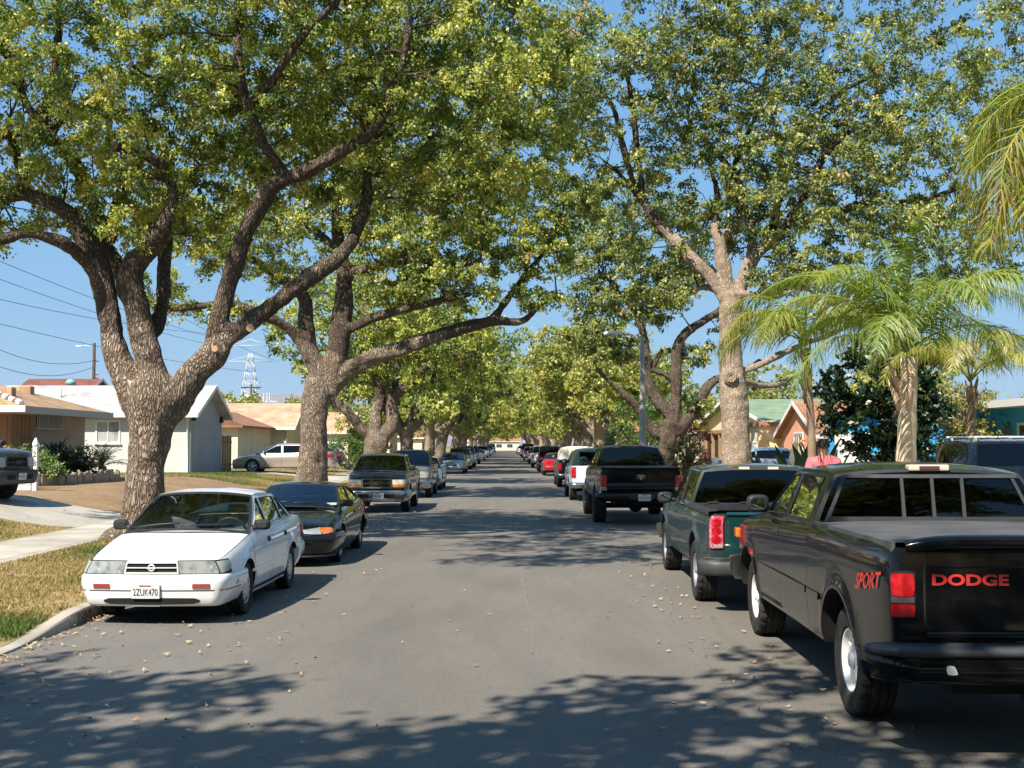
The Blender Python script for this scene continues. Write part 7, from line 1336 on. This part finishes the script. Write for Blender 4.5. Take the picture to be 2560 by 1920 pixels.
# ================================================================= person in the pink shirt
M['skin']=mat('skin',(.32,.16,.10),.55,var=((14,(.27,.125,.08),.45,.65),)); M['shirt']=mat('pink_shirt',(.78,.17,.19),.9,var=((5,(.68,.13,.155),.45,.65,5),),bump=(14,.5,.03)); M['jeans']=mat('dark_jeans',(.05,.065,.11),.9); M['hair']=mat('short_dark_hair',(.018,.013,.011),.8,bump=(120,.6,.01)); M['shoe']=mat('shoes',(.03,.03,.03),.7)
def person(loc,rz,label):
    V=[];E=[];Rd=[]
    def v(p,r,par=None):
        V.append(p); Rd.append(r); 
        if par is not None: E.append((par,len(V)-1))
        return len(V)-1
    pel=v((0,0,.96),(.19,.14)); w=v((0,.0,1.10),(.25,.19),pel); ch=v((0,-.01,1.30),(.26,.18),w); sh=v((0,-.015,1.44),(.22,.14),ch); nk=v((0,0,1.54),(.088,.088),sh); hd0=v((0,.012,1.60),(.098,.108),nk); hd1=v((0,.02,1.69),(.108,.125),hd0); v((0,.015,1.765),(.085,.095),hd1); v((0,.115,1.655),(.016,.018),hd1)
    for s in (1,-1):
        a=v((s*.23,-.015,1.41),(.115,.11),sh); e=v((s*.34,-.02,1.16),(.068,.068),a); wr=v((s*.32,.10,.93),(.034,.034),e); pm_=v((s*.315,.13,.86),(.036,.022),wr)
        for k,(dx,l) in enumerate(((-.024,.062),(-.008,.072),(.008,.068),(.024,.055))):
            f=v((s*.315+dx,.145,.80),(.0095,.0095),pm_); v((s*.315+dx,.15+.01*k*.3,.80-l*.55),(.0085,.0085),f); 
        t=v((s*.285,.155,.835),(.011,.011),pm_); v((s*.275,.17,.80),(.0095,.0095),t)
        hp=v((s*.10,0,.88),(.105,.115),pel); kn=v((s*.115,.01,.50),(.065,.07),hp); an=v((s*.12,-.02,.10),(.042,.046),kn); hl=v((s*.12,-.03,.05),(.04,.045),an); v((s*.125,.15,.035),(.042,.03),hl)
        v((s*.088,.005,1.66),(.014,.024),hd1)
    me=bpy.data.meshes.new('tmp'); me.from_pydata(V,E,[]); ob=bpy.data.objects.new('tmp',me); COL.objects.link(ob); sm=ob.modifiers.new('s','SKIN'); sm.use_smooth_shade=True; ob.modifiers.new('u','SUBSURF').levels=2
    for i,d in enumerate(me.skin_vertices[0].data): d.radius=Rd[i]; d.use_root=(i==0)
    dg=bpy.context.evaluated_depsgraph_get(); dg.update(); m2=bpy.data.meshes.new_from_object(ob.evaluated_get(dg)); bpy.data.objects.remove(ob); bpy.data.meshes.remove(me); m2.name='person'
    for m in ('skin','shirt','jeans','shoe'): m2.materials.append(M[m])
    for p in m2.polygons:
        c=p.center; k=0
        if c.z<.085: k=3
        elif c.z<.96 and abs(c.x)<.26: k=2
        elif .96<=c.z<1.515 and not (abs(c.x)>.27 and c.z<1.2): k=1
        p.material_index=k; p.use_smooth=True
    o=bpy.data.objects.new('person',m2); COL.objects.link(o); o.location=loc; o.rotation_euler=(0,0,rz); tag(o,label,'person')
    mb=MB(); P=[]
    for i,a in enumerate(np.linspace(.05,1.8,9)): P.append([(.118*math.sin(a)*math.cos(b),.010+.136*math.sin(a)*math.sin(b),1.70+.125*math.cos(a)) for b in np.linspace(R(150)-0.2,R(390)+.2,16)])
    mb.grid(P,0,True); mb.build('hair',M['hair'],o)
    for s in (1,-1): mb=MB(); mb.sphere((s*.038,.128,1.685),.011,8); mb.build('eye',M['white_trim'],o)
    mb=MB(); mb.box(-.026,.026,.11,.128,1.605,1.613); mb.build('mouth',M['redtxt'],o); return o
person((5.62,21.2,.19),.15,'person in a bright pink shirt standing with back turned behind the parked pickups')
# ================================================================= generic far vehicles
def saloon(label,loc,rz,pm,grp,L=4.75,w=.90,h=1.44,wb=2.72,R_=.32,lo=True,rim='alloy5',detail=True,fm='tint',rear='redlens',frontplate=True,nose=.70,coupe=False,cat='car',name='parked_car',plain_grille=True):
    yf=wb/2+(L-wb)*.46; yr=-wb/2-(L-wb)*.54
    S=dict(yf=yf,yr=yr,hw=[(yr,w*.76),(yr+.06,w*.87),(yr+.25,w*.95),(yr+.8,w*.99),(0,w),(yf-.9,w*.985),(yf-.3,w*.93),(yf-.1,w*.84),(yf,w*.70)],zb=[(yr,.36),(-wb/2+.4,.24),(wb/2-.4,.22),(yf,.22)],
     zt=[(yr,.92),(yr+.1,1.0),(yr+.7,1.03),(-.4,.97),(.9,.93),(1.2,.89),(yf-.4,nose+.06),(yf-.1,nose-.02),(yf,nose-.09)],cr=[(yr,.02),(yr+.8,.04),(.9,.07),(yf-.3,.06),(yf,.03)],prof=[(0,.92),(.2,.975),(.45,1.),(.68,1.),(.85,.97),(1,.90)],fo=[(.25,-.04),(.5,.0),(.8,-.05)],ro=[(.3,.03),(.6,0),(1.,-.05)],bF=.12,bR=.08,ax=(wb/2,-wb/2),R=R_,Ra=R_+.04,zc=R_+.01,fl=.012,
     green=dict(A=(1.12,.22),C=(yr+1.28,yr+.62),roof=[(yr+1.28,h-.09),(-.45,h-.05),(.0,h-.055),(.22,h-.075)],rw=w-.29,rc=.055,bul=.035))
    c=Car(name,label,cat,loc,rz,S,pm,grp,lo); c.body(doors=[(-.05,.98),(-1.0,-.06)],trunk=yr+.6,tmin=.1)
    z=h-.115; y2=yr+1.30
    c.cabin([[(.90,.985),(.26,z-.03),(.02,z),(-.02,.99)],[(-.10,.99),(-.08,z),(-.75,z),(-1.0,z-.03),(-1.02,1.01)],[(-1.08,1.02),(-1.06,z-.04),(y2,z-.045),(yr+.92,1.045)]],M[fm],M[fm],M['dtint'],bow=(.28,.14,.22,.08))
    c.wheels(.205,rim,R_*.66,tr=w-.02)
    if detail:
        for sg in (1,-1):
            mb=MB(); a=sorted((sg*.42,sg*.86)); c.patch(mb,rect(*a,nose-.17,nose-.04),.012,.04,(8,3),0,True,.25); c.part('headlight',mb,[M['lens']])
            mb=MB(); a=sorted((sg*.46,sg*.98)); c.patch(mb,rect(*a,.76,.93),.012,.04,(8,3),0,False,.2); c.part('tail_light',mb,[M[rear]])
        mb=MB(); c.patch(mb,rect(-.34,.34,nose-.19,nose-.09),.012,.03,(8,2),1); c.patch(mb,rect(-.36,.36,nose-.10,nose-.08),.018,.03,(8,1),0); c.patch(mb,rect(-.5,.5,.28,.38),.012,.03,(10,2),1); c.part('grille',mb,[M['chromed'],M['gap']])
        c.plate(0,.46,None,True); c.plate(0,.80,None,False)
        mb=MB(); c.bar(mb,-1.3,1.3,[(-.02,.26),(.03,.27),(.035,.45),(.02,.52),(-.02,.53)],28); c.part('front_bumper',mb,[pm]); mb=MB(); c.bar(mb,-1.3,1.3,[(-.02,.32),(.03,.33),(.045,.55),(.03,.62),(-.02,.63)],28,0,False); c.part('rear_bumper',mb,[pm])
        c.mirror(.82,1.02,.18,.12,.09,arm=.03,m=pm)
    return c
# champagne saloon across the drive
zz=float(zl(np.array(-10.9),np.array(58.9)))
c=saloon('champagne saloon parked across the sidewalk drive behind the second left trunk',(-11.0,58.9,zz),math.pi/2,M['champagne'],None,4.8,.91,1.45,2.74,.33,False)
c.o['label']='champagne saloon parked on the driveway behind the second left trunk'
saloon('dark saloon rear end just past the champagne car',(-11.5,65.6,float(zl(np.array(-11.),np.array(65.6)))),math.pi/2,M['navy'],None)
saloon('white car mostly hidden beside the pale trunk on the right',(10.7,47.5,.38),-math.pi/2+.1,M['white_paint'],None)
LX=-2.78
saloon('pale silver blue saloon behind the two left pickups',(LX-.87,50.5+2.2,0),math.pi,M['paleblue'],PG_L,4.6,.88,1.42,lo=False)
saloon('blue silver saloon parked farther out from the left kerb',(LX-.92,79.5+2.3,0),math.pi-.012,M['bluesilver'],PG_L,5.0,.94,1.40,2.85)
far=[('L','front','suv','dark green grey wagon behind the blue silver saloon',92,'dgreen2',.92,1.66),('L','front','suv','silver tall wagon, nearer of the two on the far left',103,'silver',.93,1.78),('L','front','truck','white pickup on the far left, tall with a dark windscreen',121,'paleblue',.93,1.82),
 ('L','front','car','small grey saloon beyond the white pickup',150,'silver',.86,1.42),('L','front','suv','silver grey wagon far down the left side',176,'bluesilver',.92,1.75),('L','front','car','distant pale car, last but two on the left',205,'silver',.88,1.45),('L','front','suv','distant dark wagon, last but one on the left',238,'navy',.92,1.8),('L','front','van','white van at the far end of the left row',285,'white_paint',.98,2.2)]
for sd,fr,kind,lab,Y,pm,w,h in far:
    if kind=='car': saloon(lab,(LX-w,Y+2.2,0),math.pi,M[pm],PG_L,4.6,w,h)
    else: front_truck('parked_car' if kind!='truck' else 'pickup_truck',lab,{'suv':'suv','truck':'truck','van':'van'}[kind],(LX-w,Y+2.3,0),math.pi,M[pm],PG_L,w=w,roofz=h,nose=h*.60,R=.36,lo=True,suv=kind!='truck',amber=False,oval=False,inter=False)
def rear_truck(label,loc,pm,w=.9,rail=1.2,roofz=1.62,R_=.36,shell=None,suv=False,lift=0.,cat='truck',name='pickup_truck',spare=False,lo=True,bump='chromed',tl=(.78,1.12),lights='redlens',wb=3.1,rz=0.):
    S,cr_=pickup_spec(hw=w,fo=.85,ro=1.05,wb=wb,R=R_,zb=.42+lift,rail=rail,belt=rail-.02,cowl=rail-.06,nose=rail-.1,roofz=roofz,rc=.05,cabrear=.9 if not suv else -.75,cablen=wb*.66 if not suv else wb*.62+1.65,rw=w-.2,fl=.025,crown=.05)
    c=Car(name,label,cat,loc,rz,S,pm,PG_R,lo); A0,A1=S['green']['A']; c.body(doors=[(A0-1.15,A0-.06)],bed=None if suv else (c.yr+.06,cr_-.03),tg=w*.78,tmin=.08)
    z0,z1=rail+.03,roofz-.065; wins=[[(A0-.15,z0),(A0-.66,z1),(A0-1.08,z1+.015),(A0-1.10,z0)]]
    if suv: wins+=[[(A0-1.2,z0),(A0-1.18,z1+.015),(A0-2.05,z1+.015),(A0-2.05,z0)],[(A0-2.16,z0),(A0-2.16,z1+.015),(cr_+.25,z1),(cr_+.2,z0)]]
    else: wins+=[[(A0-1.2,z0),(A0-1.18,z1+.015),(cr_+.25,z1),(cr_+.18,z0)]]
    c.cabin(wins,M['dtint'],M['tint'],M['dtint'],bow=(.2,.1,.05,.03)); c.wheels(.24,'alloy5',R_*.56,tr=w-.0)
    for sg in (1,-1):
        mb=MB(); c.patch(mb,rect(*sorted((sg*w*.82,sg*w*.98)),tl[0],tl[1]),.02,.04,(4,5),0,False,.1); c.part('tail_light',mb,[M[lights]]); mb=MB(); c.patch(mb,rect(*sorted((sg*.45,sg*.78)),.78,.95),.01,.03,(6,3),0); c.part('headlight',mb,[M['lens']])
    mb=MB(); c.bar(mb,-w*1.02,w*1.02,[(-.02,.44+lift),(.12,.45+lift),(.14,.56+lift),(.10,.63+lift),(-.02,.64+lift)],24,0,False); c.part('rear_bumper',mb,[M[bump]]); c.plate(0,.80,None,False)
    mb=MB(); mb.box(-.5,.5,c.yr+.25,c.yf-.4,.36+lift,.5+lift); mb.cyl((-.75,c.ax[1],R_),(.75,c.ax[1],R_),.06,None,8); c.part('chassis',mb,[M['under']])
    if not suv and not shell: bedbox(c,.75,c.yr+.06,cr_-.05,w-.16)
    if shell:
        y0,y1=c.yr+.02,cr_-.03; mb=MB(); g=[]
        for y,k in ((y0,.0),(y0+.12,1),(y1,1)): g.append([(s_*x,y+(0.22 if (k==0) else 0)*0,z) for s_,x,z in [(-1,w*.95,rail+.01),(-1,w*.90,rail+.35*max(k,.6)),(-1,w*.72,rail+.55*max(k,.92)),(-1,w*.4,rail+.60*max(k,.93)),(1,w*.4,rail+.60*max(k,.93)),(1,w*.72,rail+.55*max(k,.92)),(1,w*.90,rail+.35*max(k,.6)),(1,w*.95,rail+.01)]])
        mb.grid(g,0,True); mb.add(g[0],[tuple(range(8))]); mb.add(g[-1],[tuple(range(8))]); s_=mb.build('camper_shell',M[shell],c.o); s_.data.set_sharp_from_angle(angle=R(35))
        if shell!='cream': mb=MB(); mb.box(-w*.68,w*.68,y0-.012,y0-.002,rail+.1,rail+.47); mb.build('shell_window',M['dtint'],s_)
    if spare:
        mb=MB(); mb.lathe([(.18,-.1),(.3,-.11),(.36,-.06),(.36,.06),(.3,.11),(.15,.12),(.001,.11)],(0,c.yr-.16,1.0),(0,-1,0),24); c.part('spare_wheel',mb,[M['rubber']])
    c.mirror(A0-.14,rail+.12,.19,.16,.09,arm=.03); return c
RXc=2.12
rear_truck('pale blue white pickup with dark camper shell ahead of the lifted black pickup',(RXc+.05+.9,40.5+2.6,0),M['paleblue'],.91,1.2,1.70,.36,shell='flat_dark',tl=(.80,1.16),lights='redlens')
rear_truck('dark pickup with cream coloured camper shell on the right',(RXc+.16+.93,53.3+2.7,0),M['pewter'],.95,1.25,1.80,.38,shell='cream',tl=(.78,1.10),lights='redlens',lo=False)
c=saloon('red saloon, the only red car in the right row',(RXc+.10+.88,74+2.4,0),0,M['red_paint'],PG_R,4.5,.88,1.42)
rear_truck('black boxy wagon ahead of the red saloon',(RXc+.12+.9,85+2.6,0),M['black_paint'],.95,1.15,1.84,.39,suv=True,cat='suv',name='parked_car',spare=True)
rear_truck('white pickup on the right beyond the black boxy wagon',(RXc-.05+.93,99+2.6,0),M['paleblue'],.95,1.25,1.82,.38)
rear_truck('white wagon past the white pickup on the right',(RXc+.0+.93,120+2.6,0),M['white_paint'],.93,1.1,1.72,.36,suv=True,cat='suv',name='parked_car')
rear_truck('silver crossover with red lamps far down the right side',(RXc-.1+.93,148+2.6,0),M['silver'],.93,1.05,1.68,.35,suv=True,cat='suv',name='parked_car',tl=(.85,1.2))
rear_truck('tall white van beyond the silver crossover',(RXc+.0+.98,178+2.6,0),M['white_paint'],1.0,1.2,2.15,.36,suv=True,cat='van',name='parked_car')
saloon('distant silver car past the tall white van',(RXc+.9,205,0),0,M['silver'],PG_R,4.6,.88,1.45)
rear_truck('distant pale pickup, last but one on the right',(RXc+.93,240,0),M['paleblue'],.95,1.25,1.82,.38)
saloon('distant white car at the far end of the right row',(RXc+.9,280,0),0,M['white_paint'],PG_R,4.6,.9,1.5)
# dark wagon with roof rack in the right yard
zz=.40; c=rear_truck('dark wagon with roof rack parked in the right yard behind the stout palm',(11.35,24.3,zz),M['navy'],.98,1.05,1.58,.38,suv=True,cat='suv',name='parked_car',wb=3.2,rz=-math.pi/2,lo=False)
del c.o['group']
mb=MB(); y0,y1=c.S['green']['C'][0]+.1,c.S['green']['A'][1]-.1
for s in (1,-1): mb.tube([(s*.62,y0,1.66),(s*.62,y1,1.66)],.022,8)
for y in np.linspace(y0+.05,y1-.05,9): mb.tube([(-.62,y,1.66),(.62,y,1.66)],.014,6)
for s in (1,-1):
    for y in (y0+.1,(y0+y1)/2,y1-.1): mb.box(s*.62-.03,s*.62+.03,y-.03,y+.03,1.54,1.66)
c.part('roof_rack',mb,[M['iron']])
